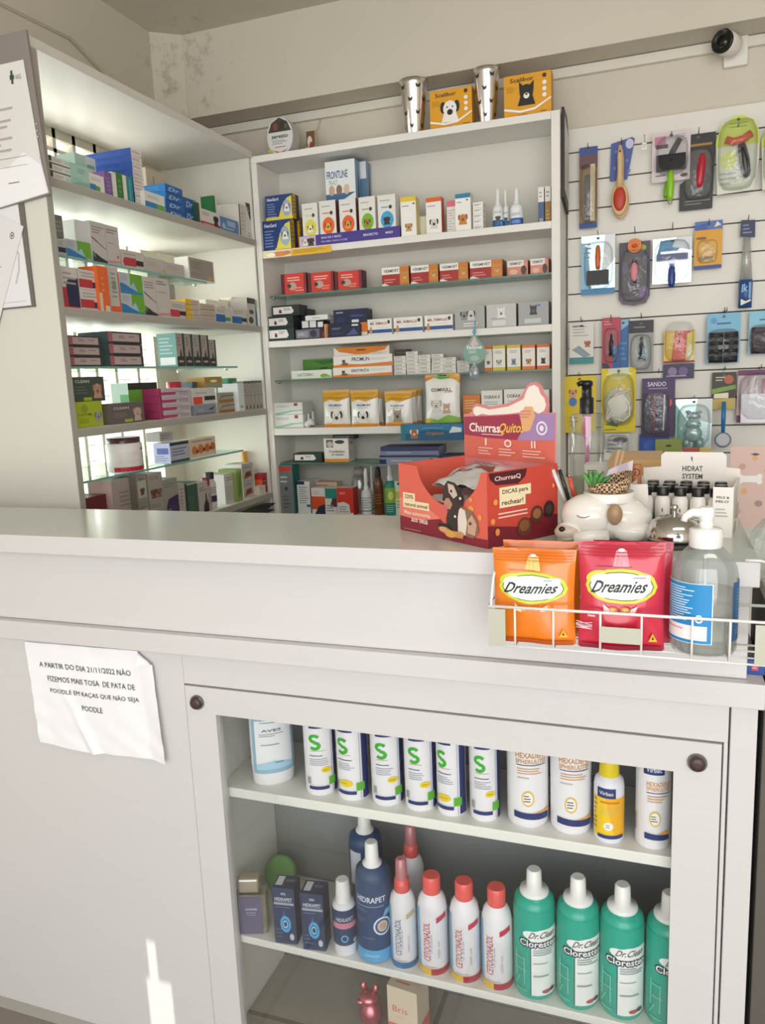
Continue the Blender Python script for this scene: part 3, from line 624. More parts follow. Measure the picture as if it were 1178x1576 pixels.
# --- upper glass shelf: worming tablets
RB = 'r 0 0 1 1 d2382c;r 0 0 .14 1 5c1f24;m .25 .6 .8 .85 2 f0c4bc;e .45 .38 .16 .2 b9a08c;e .32 .4 .08 .1 3a2c28;m .55 .1 .9 .35 2 e89a8c;r .9 0 1 1 7c2a2c'
for d_, w_ in (((-1.269,2.645,1.762,0.1022,0.0724), 'nearest the corner'), ((-1.162,2.645,1.762,0.1021,0.0681), 'in the middle of the three'), ((-1.056,2.645,1.762,0.1045,0.0639), 'nearest the empty gap')):
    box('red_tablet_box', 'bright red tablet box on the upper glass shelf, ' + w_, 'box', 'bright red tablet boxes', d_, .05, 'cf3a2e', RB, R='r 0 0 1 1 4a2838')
VB = 'r 0 0 1 1 a82c28;r 0 .62 .7 1 ece8e0;T .35 .8 .56 .16 4a3f3c VERMIVET;r .66 0 1 1 c9782c;c .84 .5 .17 c98a40 e0b878;m .08 .12 .5 .4 2 d98a80;p e9e4da 0 0 .3 0 .1 .14 0 .1'
for i, d_ in enumerate(((-0.8783,2.645,1.762,0.1,0.0622), (-0.7732,2.645,1.762,0.0986,0.0597), (-0.6696,2.645,1.762,0.0994,0.0573), (-0.559,2.645,1.762,0.1108,0.0561))):
    box('cat_worming_box', 'dark red and orange cat worming box, ' + ('first after the gap', 'second after the gap', 'third after the gap', 'fourth after the gap, widest')[i], 'box', 'dark red cat worming boxes', d_, .07, 'a82c28', VB, R='r 0 0 1 1 7a3a28')
for i, d_ in enumerate(((-0.4569,2.66,1.762,0.0687,0.049), (-0.3851,2.66,1.762,0.0601,0.0489))):
    box('puppy_worming_box', 'white and salmon puppy worming box, ' + ('beside the dark red ones', 'against the side panel')[i], 'box', 'salmon worming boxes', d_, .07, 'd98e78', 'r 0 .6 .8 1 ebe6de;T .4 .8 .62 .18 4a4444 VERMIVET;e .3 .25 .2 .18 e8b49a;e .8 .35 .14 .3 5a3a34', R='r 0 0 1 1 8a4a40')

# --- third board
WB = 'r .04 .2 .72 .85 ece9e4;e .3 .45 .05 .18 7a2c2c;r .25 .3 .36 .42 7a2c2c;m .42 .5 .7 .75 2 7a7672;p ece9e4 .72 .2 .8 .4 .72 .85'
k0 = (-1.315,2.61,1.597,0.106,0.0452); k1 = (-1.316,2.612,1.597,0.1033,0.087); k2 = (-1.301,2.63,1.597,0.1112,0.1263)
box('herbal_box', 'small black and white box at the bottom of the corner stack on the third board', 'box', 'black and white boxes in the corner stack', k0, .07, '24302c', WB, R='r 0 0 1 1 1f2b29')
box('herbal_box', 'small black and white box in the middle of the corner stack on the third board', 'box', 'black and white boxes in the corner stack', (k1[0], 2.612, 1.597 + k0[4] + .001, k1[3], k1[4] - k0[4] - .001), .07, '24302c', WB, R='r 0 0 1 1 1f2b29')
box('herbal_box', 'small black and white box on top of the corner stack on the third board', 'box', 'black and white boxes in the corner stack', (k2[0], 2.63, 1.597 + k1[4] + .001, k2[3], k2[4] - k1[4] - .001), .07, '24302c', WB, R='r 0 0 1 1 1f2b29')
for a in [
 ('black_box', 'black glossy box standing just behind the corner stack', (-1.264,2.69,1.597,0.0534,0.1139), .06, '22282a', 'm .2 .3 .8 .7 2 55595a', ''),
 ('grey_print_box', 'grey and violet patterned box low beside the corner stack', (-1.212,2.615,1.6,0.0958,0.0322), .05, '6a6674', 'r .05 .1 .55 .8 8f8c94;e .75 .5 .14 .4 3a3448;m .1 .3 .5 .6 2 c9c6cc', ''),
 ('white_tag_box', 'black box with two white stickers on its front', (-1.215,2.64,1.631,0.0625,0.0323), .06, '202226', 'r .04 .25 .46 .98 e9e9e6;r .54 .25 .96 .98 e6e6e4', ''),
 ('small_black_box', 'black box with one white sticker beside the two-sticker box', (-1.17,2.64,1.6,0.0271,0.0621), .06, '26242c', 'r .1 .62 .9 .92 e9e9ea;p a8482c .5 0 1 0 1 .5', ''),
 ('orange_box', 'thin orange box wedged beside the navy boxes', (-1.148,2.64,1.597,0.0141,0.0505), .06, 'c98244', 'r 0 0 .3 1 e9c9a4', ''),
 ('navy_box', 'dark navy box lying under the larger navy box', (-1.07,2.622,1.597,0.1228,0.0425), .06, '1e2340', 'm .1 .62 .4 .8 2 8a90b0;m .1 .2 .5 .45 3 3c4468;p 4a5488 .55 .1 .95 .15 .8 .7;r .74 .86 .94 1 dcdcdc', 'r 0 0 1 1 15182c'),
 ('white_strip_box', 'flat white box lying across the black boxes', (-1.177,2.625,1.663,0.0898,0.0171), .06, 'e6e5e0', 'm .3 .3 .7 .6 1 8a8886', ''),
]: box(a[0], a[1], 'box', None, a[2], a[3], a[4], a[5], a[6])
ka = (-1.07,2.622,1.597,0.1228,0.0425); kb = (-1.053,2.64,1.597,0.1277,0.0965)
box('navy_box', 'dark navy box with small silver lettering, lying on the other navy box', 'box', None, (kb[0], 2.64, 1.597 + ka[4] + .001, kb[3], kb[4] - ka[4] - .001), .06, '1b2142', 'm .08 .72 .35 .9 1 a9adc8;m .1 .2 .4 .5 3 3a4270;r .55 .12 .76 .3 e0e0e2;e .7 .55 .2 .08 3c4a80', 'r 0 0 1 1 14182e')
MR = 'r .0 .12 1 .34 2c5290;T .46 .72 .7 .17 a8403c MR. RIMALLE;t .3 .88 .4 .06 9a9894 suplemento;p c98a50 .06 .1 .2 .1 .16 .55 .1 .5;e .88 .78 .05 .12 333;m .4 .45 .9 .5 1 bdbab4'
for i, d_ in enumerate(((-0.9368,2.625,1.597,0.091,0.0545), (-0.8321,2.625,1.597,0.1063,0.0544), (-0.7225,2.625,1.597,0.1011,0.0539))):
    box('tablet_carton', 'white carton with blue band and red lettering, ' + ('with an orange end, beside the navy boxes', 'in the middle of the three', 'beside the grey cat boxes')[i], 'box', 'white blue-banded cartons', d_, .06, 'e9e7e1', MR)
box('orange_end_box', 'bright orange box end standing beside the dark navy stack', 'box', None, (-1,2.635,1.597,0.026,0.0478), .06, 'e27a2c', 'r 0 0 1 .3 e9d9c4')
for i, (d_, c) in enumerate((((-0.6141,2.625,1.597,0.1039,0.0745), 'a9a9a8'), ((-0.5067,2.625,1.597,0.0999,0.0755), 'c3c2c0'), ((-0.4006,2.625,1.597,0.0993,0.0743), 'a4a5a6'))):
    box('grey_pet_box', ('grey box with small dogs standing behind the hanging tag', 'light grey box with a crouching cat, middle of three', 'grey box with a dark sitting cat, against the side panel')[i], 'box', 'grey pet supplement boxes', d_, .06, c,
        ('d .32 .66 .14 8a8a88 3a3a3a;d .55 .66 .15 d0d0ce 4a4a48;m .3 .1 .8 .3 2 e8e8e6', 'c .5 .66 .17 e4e2de 8a8886;m .15 .35 .8 .42 1 8a8886;r .2 .08 .65 .3 dad8d4', 'c .5 .7 .15 3c3c3e 6a6a6c;r .2 .1 .75 .3 c8c8c8;e .68 .85 .05 .05 4a7ac0')[i] + ';r 0 0 1 .02 777', R='r 0 0 1 1 8a8a88')

# --- lower glass shelf
GZ = 1.455
l0 = (-1.219,2.645,1.453,0.1633,0.0307); l1 = (-1.207,2.65,1.486,0.1679,0.0681)
box('probiotic_box', 'long white and green probiotic box lying at the corner end of the glass shelf', 'box', None, (l0[0], 2.645, 1.4555, l0[3], l0[4]), .08, 'e4e8de', 'T .35 .5 .4 .36 7a8a74 LACTOBAC;e .82 .3 .1 .24 7ab04a;p 9cc46a .7 0 1 0 .95 .4;r 0 0 1 .1 b9d49a', T='r 0 0 1 1 5f9a34;p dfe6d6 0 0 1 0 1 .35 .5 .1 0 .3', R='r 0 0 1 1 c9d4be')
box('probiotic_box', 'green topped probiotic box leaning on the long white one', 'box', None, (l1[0], 2.728, 1.4555, l1[3], .072), .03, 'dfe4d8', 'r 0 .35 1 1 4f8a30;p 3a6a28 .3 .9 .5 .7 .8 .8 .9 .98;r .42 .5 .6 .56 1f3a18;p e4e8de 0 .36 .5 .2 1 .5 1 0 0 0')
p0 = (-1.016,2.64,1.45,0.228,0.0345); p1 = (-1.014,2.64,1.489,0.2274,0.0412)
PB = 'T .47 .66 .3 .34 3a3f58 %s;m .65 .55 .95 .75 2 c4c0b8;c .18 .5 .035 3a342f 8a8680;p e0822c 0 0 1 0 1 .34 .5 .22 .22 .3 0 .2;e .2 .28 .06 .12 8a5a34'
box('long_pet_box', 'long white and orange box with black cat, bottom of its pair', 'box', None, (p0[0], 2.64, 1.4555, p0[3], p0[4]), .08, 'ebe8e1', PB % 'ERITRÓS', T='r 0 0 1 1 d98a3c', R='r 0 0 1 1 d9cfc0')
box('long_pet_box', 'long white and orange box with black cat, lying on its twin', 'box', None, (p1[0], 2.642, 1.4558 + p0[4], p1[3], p1[4]), .08, 'ebe8e1', PB % 'PROMUN', T='r 0 0 1 1 d98a3c', R='r 0 0 1 1 d9cfc0')
p2 = (-1.024,2.7,1.527,0.2161,0.0512)
box('orange_sleeve_box', 'box with a rounded orange label and punched handle above the long white boxes', 'box', None, (p2[0], 2.66, 1.456 + p0[4] + p1[4], p2[3], .030), .05, 'e6e2d8', 'p dc8226 .02 1 .98 1 .92 .5 .6 .12 .4 .12 .1 .5;r .42 .55 .58 .68 3c2412;m .7 .1 .95 .3 2 aaa69c', T='r 0 0 1 1 d98a3c')
# the wall of tiny white cartons
ct = None; tw, th = .0265, .0128; xs0 = -.905
c_first = (-0.7803,2.65,1.448,0.2367,0.1161)
cols_n = [(5, 0), (6, .001), (5, .0), (5, .002), (4, .0), (3, .001)]; x0 = c_first[0] - c_first[3] / 2; cw = c_first[3] * 1.0 / 5.2
base = None
for ci, (n_, dx) in enumerate(cols_n):
    for k in range(n_):
        x = x0 + cw * (ci + .5) + dx + rnd.uniform(-.001, .001); z = 1.4556 + k * .0133
        if base is None:
            base = box('ampoule_carton', 'tiny white carton with a black printed line, one of a heap on the lower glass shelf', 'box', 'tiny white cartons heaped on the lower glass shelf', (x, 2.65, z, cw - .001, .0128), .06, 'e6e3db',
                       'r .08 .2 .92 .28 8a8782;m .12 .4 .85 .85 2 6c6966;r .0 .0 .03 1 bbb7ae', R='r 0 0 1 1 d0ccc2')[0]
        else:
            c = base.copy(); COL.objects.link(c); c.location = (x, 2.65 + rnd.uniform(-.003, .004), z); c.rotation_euler.z = math.radians(rnd.uniform(-2.5, 2.5)); base_l = c
        (base_l if k or ci else base)['label'] = 'tiny white carton, %s up in the %s column from the long orange boxes' % (('lowest', 'second', 'third', 'fourth', 'fifth', 'sixth')[k], ('first', 'second', 'third', 'fourth', 'fifth', 'sixth')[ci])
box('dark_carton', 'dark brown carton lying on top of the heap of tiny white cartons', 'box', None, (x0 + cw * .55, 2.66, 1.4558 + 5 * .0133, cw, .022), .06, '3c332c', 'm .1 .3 .9 .6 1 6a5c50')
OB = 'm .15 .7 .85 .82 2 9a968e;r .1 .5 .5 .52 c9c4ba;%s'
for i, d_ in enumerate(((-0.5599,2.66,1.455,0.027,0.084), (-0.5217,2.65,1.455,0.0433,0.084), (-0.4715,2.65,1.455,0.046,0.0835), (-0.4215,2.65,1.455,0.0432,0.0809), (-0.3731,2.65,1.455,0.0427,0.0804))):
    c = ('e0782c', 'd9c23a', 'd9b83a', 'e07c2c', 'df6a24')[i]
    box('dental_box', 'upright white box ' + ('with orange edge, half behind the hanging tag', 'with lime yellow frame beside the hanging tag', 'with gold frame and grey cat, in the middle', 'with orange frame and a fawn dog', 'with orange frame and black cat, against the side panel')[i], 'box', 'upright white boxes with coloured frames', d_, .05, 'edeae2',
        'r 0 .88 1 1 %s;r 0 0 1 .14 %s;m .2 .68 .8 .8 2 9a968e;%s .5 .36 .22 %s %s' % (c, c, 'c' if i in (2, 4) else 'd', ('8a6a50', 'c9c4bc', '7a8aa0', 'c9905a', '2c2826')[i], '4a4440'), R='r 0 0 1 1 %s' % c)
# hanging scented tag
FT = empty('hanging_cat_tag', (-0.5885,2.575,1.574), 0, 'green drop-shaped scent tag with a small clear bottle, hanging in front of the shelf', 'tag')
g = G(); P = [(math.sin(a) * .0385 * (1 if math.cos(a) < .2 else 1), -.055 - math.cos(a) * .040) for a in [math.radians(40 + i * 14) for i in range(21)]]
P = [(.004, .002)] + [(.0385 * math.sin(math.radians(t)), -.058 + .036 * math.cos(math.radians(t))) for t in range(50, 311, 10)] + [(-.004, .002)]
g.plate(P[::-1], 0, .0012, '7fa89a'); f0 = flat((-.04, 0, -.095), (1, 0, 0), (0, 0, 1), (0, -1, 0))
g.deco(f0, 'p e0b8bc .50 1.0 .42 .84 .30 .66 .70 .66 .58 .84;T .5 .60 .66 .15 eef2ec feline;m .25 .38 .75 .5 2 d9e4de;e .5 .22 .2 .1 a8bcae', .08, .095); g.obj('card', FT)
g = G(); g.lathe([(.001, -.150), (.014, -.145), (.0165, -.125), (.012, -.105), (.006, -.098), (.006, -.09)], clear('c9d2da', .2, .05, 'clear_bottle', haze=.35), 20, (0, -.008, .002), sy=.5); g.blob((0, -.012, -.118), (.009, .004, .013), '9aa8b8', 12, 8); g.obj('small_bottle', FT)
g = G(); g.tube([(0, .001, 0), (.001, .001, .014), (.003, .004, .03), (0, .02, .045)], .0025, '6fb0c4'); g.blob((.001, 0, .012), (.006, .003, .009), '5fa8bc', 10, 8); g.obj('ribbon', FT)

# --- fourth board
m0 = (-1.313,2.62,1.282,0.1241,0.0484); m1 = (-1.312,2.62,1.333,0.1238,0.0433)
for i in range(2):
    box('syringe_box', 'white box with pale green swoosh at the ' + ('foot' if i == 0 else 'top') + ' of the corner pair', 'box', 'white and pale green boxes in the corner pair', (m0[0], 2.62, 1.2785 + i * (m0[4] + .001), m0[3], m0[4] if i == 0 else m1[4]), .09, 'e6e9e4', 'p 9cc8ae 0 0 .25 0 .7 .25 1 .3 1 .38 .6 .34 .1 .1;r .72 .7 .84 .95 b8444a;m .1 .6 .6 .8 2 b4bab4', R='r 0 0 1 1 d4d9d2')
g = G(); g.blob((0, 0, .014), (.022, .02, .014), 'e9eaea', 14, 8, lambda p: Vector((p.x, p.y, p.z + .006 * math.sin(p.x * 180)))); g.lathe([(.009, .02), (.006, .05)], clear('dfe5e5', .2, .1, haze=.3), 14, (-.006, .01, 0)); g.lathe([(.005, .02), (.004, .056)], 'c9cccc', 12, (.012, .012, 0))
tag(g.obj('pill_giver', None, (*(-1.237,2.64,1.278,0.0533,0.0421)[:2], 1.2785)), 'small white and clear plastic medicine feeder on the shelf beside the green boxes', 'feeder')
PW = 'r 0 .78 1 1 d9a01e;p d9a01e 0 .8 0 .66 .3 .74 .6 .68 1 .78 1 .8;p b9861a 0 .8 0 .77 .35 .82 .7 .74 1 .8;T .5 .58 .5 .06 3a4f80 %s;r 0 0 1 .07 d88a2a;p e8b24a 0 .07 .4 .12 1 .06;r .3 .5 .7 .52 c9c4ba;%s;m .1 .08 .3 .3 3 c9c8c2'
for d_, t_, an, who in (((-1.121,2.62,1.278,0.1081,0.1345), 'PROMUN', 'd .54 .3 .22 e6e2da 3a3634', 'nearest the corner, with a black-eared dog'), ((-1.008,2.612,1.278,0.1087,0.1309), 'PROMUN', 'd .48 .3 .2 e9e6e0 24211f', 'second along, with a spotted dog'), ((-0.8796,2.612,1.278,0.1041,0.122), 'F-LISINA', 'c .5 .32 .2 a89a88 6a5c4e', 'third along, with a striped cat')):
    pouch('supplement_pouch', 'white and yellow stand-up pouch ' + who, 'pouch', 'white and yellow pouches', d_, .035, 'e8e6dfk', PW % (t_, an))
for d_, who in (((-1.009,2.665,1.278,0.1066,0.1224), 'behind the second one, only its edge showing'), ((-0.8713,2.665,1.278,0.0884,0.1248), 'directly behind the striped cat one'), ((-0.8676,2.715,1.278,0.0896,0.1279), 'furthest back by the board')):
    pouch('supplement_pouch', 'white and yellow stand-up pouch ' + who, 'pouch', 'white and yellow pouches', d_, .03, 'e2dfd6k', 'r 0 .78 1 1 d9a01e;r 0 0 1 .08 d88a2a')
pouch('comvull_pouch'.replace('comvull', 'large_pet_food'), 'large white pouch with a rainbow-coloured top edge, showing a dog and a cat', 'pouch', None, (-0.7174,2.603,1.278,0.1274,0.1786), .05, 'eceae4k',
      'p d9882c 0 .84 0 1 .3 1 .28 .92;p 5faf3c .28 1 .7 1 .75 .9 .45 .88 .25 .93;p c9512c 0 .97 0 1 1 1 1 .97;p e0a83c .68 1 1 1 1 .8 .85 .88 .72 .9;r .38 .94 .62 .965 3a4a20;T .5 .68 .6 .065 3a3c40 COMVULL;i .72 .63 .2 .04 d98a2c pet;d .36 .4 .17 ddd9d0 b9b2a6;c .66 .34 .13 c9a68a f0ece4;p 8cc04a 0 0 1 0 1 .14 .7 .2 .4 .1 .15 .14 0 .1;p e6c23a .0 0 .3 0 .2 .12 0 .14;p df8a2c .8 0 1 0 1 .12', tilt=-3)
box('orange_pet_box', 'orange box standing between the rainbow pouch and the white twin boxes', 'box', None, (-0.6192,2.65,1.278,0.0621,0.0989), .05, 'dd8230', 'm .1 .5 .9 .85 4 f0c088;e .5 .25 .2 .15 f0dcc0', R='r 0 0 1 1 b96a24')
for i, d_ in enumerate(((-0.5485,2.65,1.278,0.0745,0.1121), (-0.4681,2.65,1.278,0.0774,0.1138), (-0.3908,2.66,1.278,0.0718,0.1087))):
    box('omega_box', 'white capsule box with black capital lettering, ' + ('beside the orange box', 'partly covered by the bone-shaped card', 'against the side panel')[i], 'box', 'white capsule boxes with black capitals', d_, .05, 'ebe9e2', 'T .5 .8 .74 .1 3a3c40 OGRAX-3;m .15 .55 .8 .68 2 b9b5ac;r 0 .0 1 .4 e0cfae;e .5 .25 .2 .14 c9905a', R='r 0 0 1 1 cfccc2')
box('fish_oil_box', 'wide teal blue box with a brown dog lying on the wipes packs', 'box', None, (-0.7381,2.55,1.23,0.2212,0.0554), .09, '1f5a80', 'p 2f7aa4 0 .4 .5 .7 1 .5 1 1 0 1;r .0 0 .08 1 2c7a86;d .22 .5 .07 b06a3a e6dccc;T .56 .42 .28 .28 a8823c Organact;m .36 .72 .8 .82 1 6fb0d0;p dfe6ea .78 .45 .98 .5 .98 .75 .84 .85', T='r 0 0 1 1 235f86')
for i, d_ in enumerate(((-0.8189,2.535,1.158,0.2188,0.0382), (-0.8125,2.53,1.197,0.22,0.029))):
    pass
w0 = (-0.8217,2.54,1.158,0.2122,0.0338); w1 = (-0.8173,2.545,1.193,0.2119,0.0292)
box('wipes_pack', 'long grey-blue wipes pack under the other on the lower shelf', 'pack', 'grey-blue wipes packs', (w0[0], 2.54, 1.1465, w0[3], w0[4]), .1, '8a92a4', 'r 0 .8 1 1 34385e;r .0 .1 .12 .6 1f2c5c;m .2 .3 .7 .6 1 b4bac6;e .9 .4 .05 .3 3a3f5c', T='r 0 0 1 1 3f4468')
box('wipes_pack', 'long navy wipes pack lying on the grey-blue one', 'pack', 'grey-blue wipes packs', (w1[0], 2.542, 1.147 + w0[4], w1[3], w1[4]), .1, '7c84a0', 'r 0 .5 1 1 3a3e66;m .1 .2 .6 .4 1 b4bac6', T='r 0 0 1 1 454a72')
box('wipes_pack', 'short navy wipes pack beyond the long pair, beside the treat box', 'pack', 'grey-blue wipes packs', (w0[0] + w0[3] / 2 + .055, 2.56, 1.1465, .10, .03), .1, '7c84a0', 'r 0 .5 1 1 3a3e66;m .1 .2 .6 .4 1 b4bac6', T='r 0 0 1 1 454a72')
# --- lowest glass shelf and bottom board
box('herbal_box', 'flat black and white box lying alone on the lowest glass shelf', 'box', None, (-1.254,2.645,1.146,0.1187,0.0328), .06, '24302c', WB)
box('cat_calmer_box', 'white box with an orange foot, standing alone on the lowest glass shelf', 'box', None, (-1.135,2.645,1.146,0.0996,0.0876), .06, 'ece9e2', 'r 0 0 1 .14 e0943c;r .1 .62 .38 .95 6a5f54;e .25 .75 .12 .12 c9bfb0;e .65 .85 .2 .08 3a3632;T .52 .45 .64 .1 4a4a4c Cuidados;T .55 .32 .5 .09 5a5a5c de Gatinho', R='r 0 0 1 1 d9d6ce;e .5 .8 .3 .08 d98a50;m .1 .2 .9 .5 3 b9b5ac')
box('dark_flat_box', 'flat dark box hanging over the top edge of the orange-footed box', 'box', None, (-1.111,2.66,1.23,0.0861,0.0169), .05, '3a3634', 'm .1 .3 .9 .7 1 9a9690')
for a in [
 ('tall_supplement_box', 'tall grey and teal box with red band at the corner of the bottom board', (-1.342,2.62,0.95,0.0661,0.1876), .06, '7a7f80', 'r 0 0 .12 .85 1f8a78;r 0 .86 1 1 3f8a7c;r .12 .87 .92 .97 d23c38;m .2 .62 .8 .8 2 c9ccca;e .55 .52 .1 .04 33383a;m .3 .1 .8 .4 4 5c6262', 'r 0 0 1 1 1d6a66'),
 ('serum_box', 'white and navy box beside the tall teal box', (-1.277,2.64,0.95,0.0546,0.1231), .05, 'e4e4e2', 'r 0 .9 .6 1 26355e;m .15 .3 .85 .85 8 9fa4a8;r .7 .2 1 .28 2c78b8', 'r 0 0 1 1 b9bab8'),
 ('serum_box', 'slim white carton peeping out behind the white and navy box', (-1.262,2.69,0.95,0.0276,0.1238), .04, 'dedcd8', 'e .5 .95 .2 .03 333', ''),
 ('orange_white_box', 'white box with orange and black lower half, first of the colourful row', (-1.208,2.62,0.95,0.0562,0.1017), .05, 'e6e0da', 'r 0 .2 1 .68 dc5426;p 2c2f48 .2 0 1 0 1 .4 .5 .3;m .1 .75 .8 .9 2 c9b4ac', ''),
 ('teal_box', 'small teal and white box in the colourful row', (-1.158,2.625,0.95,0.0477,0.099), .05, 'e3e3df', 'r 0 .62 1 1 2c8a7a;p 5a3a34 .4 .3 1 .3 1 .62 .6 .62;m .1 .1 .9 .4 3 8a9498', ''),
 ('red_box', 'white box with a large rounded red label, last of the colourful row', (-1.095,2.61,0.95,0.0649,0.1042), .05, 'e4e2de', 'p d4382c 0 .45 0 1 1 1 1 .1 .8 .1 .75 .4 .4 .5;m .15 .75 .6 .85 2 f0b0a8;m .1 .1 .7 .35 3 9aa0a4', 'r 0 0 1 1 b93028'),
]: box(a[0], a[1], 'box', None, a[2], a[3], a[4], a[5], a[6])
box('salmon_top_box', 'pale salmon flat box lying behind the colourful row', 'box', None, (-1.21,2.69,0.9477,0.1036,0.1163), .05, 'd9b9a4', 'm .1 .8 .9 .95 1 a8745c')
g = G(); g.lathe([(.030, 0), (.032, .004), (.032, .11), (.026, .125), (.028, .135)], clear('cfd2cf', .18, .04, 'clear_jar', haze=.25), 24); g.blob((0, 0, .15), (.026, .02, .022), mat('9a9088', .3), 14, 10, lambda p: p * (1 + .15 * math.sin(p.x * 300)))
tag(g.obj('clear_jar', None, ((-1.068,2.68,1.022)[0], 2.70, .951)), 'hazy clear jar with a crumpled top behind the colourful boxes', 'jar')
for d_, l_ in (((-1.025,2.63,0.95,0.041,0.1716), 'white dropper bottle nearest the red and white box'), ((-1.018,2.68,0.95,0.026,0.1751), 'white dropper bottle standing behind the front one')):
    spray('dropper_bottle', l_, d_, 'dfe3e2', 'm .2 .3 .8 .9 5 9aa4a6;r .1 .15 .9 .2 5a8aa0', group='white dropper bottles', R=.55)
a_ = (-0.9763,2.63,0.95,0.0381,0.1287)
bottle('amber_bottle', 'amber brown bottle with a black cap on the bottom board', 'bottle', None, (a_[0], 2.65, .9505), [(.016, 0), (.0175, .003), (.0175, .115), (.012, .135), (.008, .142)], '6a3a1cg', 'm .2 .3 .8 .7 4 8a5a38', .01, .11, [([(.011, .140), (.011, .160), (.009, .168)], '1c1a19', 'cap'), ([(.005, .168), (.013, .172), (.003, .178)], '242120', 'pump')])
b_ = (-0.9292,2.625,0.95,0.045,0.1888)
spray('green_spray', 'green and white spray bottle with a lime label beside the amber bottle', b_, '2c8a78', 'r 0 .45 1 1 8fb83a;e .5 .72 .14 .16 d9e08a;m .2 .1 .8 .4 4 9cc4b8', R=.68)
box('white_green_box', 'white and lime box half hidden behind the red treat box', 'box', None, (-0.893,2.64,0.95,0.0349,0.1254), .05, 'dfe4d8', 'r .0 .5 1 .7 c9cf6a;m .2 .2 .8 .45 3 8aa88a;e .5 .93 .2 .04 333')

# ================================================================== goods on the medicine shelves by the window
T1, U1, T3, U2, T4, U3, T6 = 1.954, 1.784, 1.652, 1.510, 1.354, 1.214, 1.040
def lrow(rows):
    for r in rows:
        nm, lab, dim, d, base, F = r[:6]; grp = r[6] if len(r) > 6 else None; n = r[7] if len(r) > 7 else 1; L = r[8] if len(r) > 8 else 'r 0 0 1 1 %s' % base
        labs = r[9] if len(r) > 9 else None
        box9(nm, lab, 'box', grp, dim, d, base, F, L=L, n=n, labels=labs)
W = 'e3e0da'
def three(s, n=3):
    w = {2: ['bottom', 'top'], 3: ['bottom', 'middle', 'top'], 4: ['bottom', 'second', 'third', 'top'], 5: ['bottom', 'second', 'third', 'fourth', 'top'], 8: ['bottom', 'second', 'third', 'fourth', 'fifth', 'sixth', 'seventh', 'top']}[n]
    return [s % x for x in w]
lrow([
 ('ampoule_box', '', (-1.395,1.633,1.954,0.0704,0.055), .1, 'dcdcd6', 'r 0 0 1 .14 5c5550;r 0 .3 .12 1 3c3a3a;m .2 .35 .8 .75 2 a9aaa6;r .75 .4 .95 .8 b4d4cc', 'white ampoule boxes on the top board', 3, 'r 0 0 1 1 bdbcb4', three('white ampoule box with a dark edge, %s one, against the end panel')),
 ('mint_box', 'pale mint green box beside the dark-edged ampoule boxes', (-1.395,1.702,1.954,0.0682,0.0542), .1, 'a8cfc0', 'm .4 .6 .9 .85 3 6fa394;p 86b8a6 0 .1 1 .0 1 .3 .5 .25;m .1 .2 .9 .4 2 8abcae'),
 ('mint_box', 'small mint and white box standing behind the pale mint one', (-1.5,1.859,1.954,0.0831,0.1263), .06, 'b9d6cc', 'r .5 .4 1 1 dfe4e0;m .55 .5 .95 .9 2 8fb4a8'),
 ('blue_green_box', 'white box with blue and green foot band, beside the mint box', (-1.395,1.766,1.954,0.0587,0.0448), .08, W, 'r 0 .08 .42 .42 2c78b0;r .42 .06 .68 .36 5fa03c;m .1 .6 .8 .8 2 b0b6b8'),
 ('purple_box', 'purple box standing upright beside the blue-green footed box', (-1.395,1.813,1.954,0.0287,0.0616), .11, '7e5a9c', 'm .2 .2 .8 .8 4 9a80b4', None, 1, 'r 0 0 1 1 84609f;m .1 .5 .8 .9 3 a88cc0'),
 ('white_spine_box', 'thin white box upright between the purple and green ones', (-1.395,1.838,1.954,0.0173,0.067), .1, 'd9d9ce', ''),
 ('green_box', 'dark green upright box between two white ones', (-1.395,1.861,1.954,0.0245,0.0703), .1, '3c7a34', 'm .2 .2 .8 .8 3 5a9a50'),
 ('white_spine_box', 'thin white box upright beside the dark green one', (-1.395,1.882,1.954,0.0152,0.0681), .1, 'e0e0d6', ''),
 ('teal_box', 'teal upright box at the foot of the big blue stack', (-1.395,1.903,1.954,0.0254,0.0694), .1, '2a8a8c', 'r .4 .1 .6 .9 4fb0b4'),
])
BS = (-1.41,1.966,1.954,0.047,0.1573)
box9('blue_carton', '', 'box', 'tall stack of blue cartons with red-printed ends', BS, .17, 'e2dfdc', 'm .05 .35 .95 .75 2 c06a70;r 0 0 1 .05 9a9794', L='r 0 0 1 1 2350a8;m .1 .3 .9 .7 2 3a68bc;r 0 0 1 .04 18387a', n=8, labels=three('blue carton with red printed end, %s of the tall stack', 8))
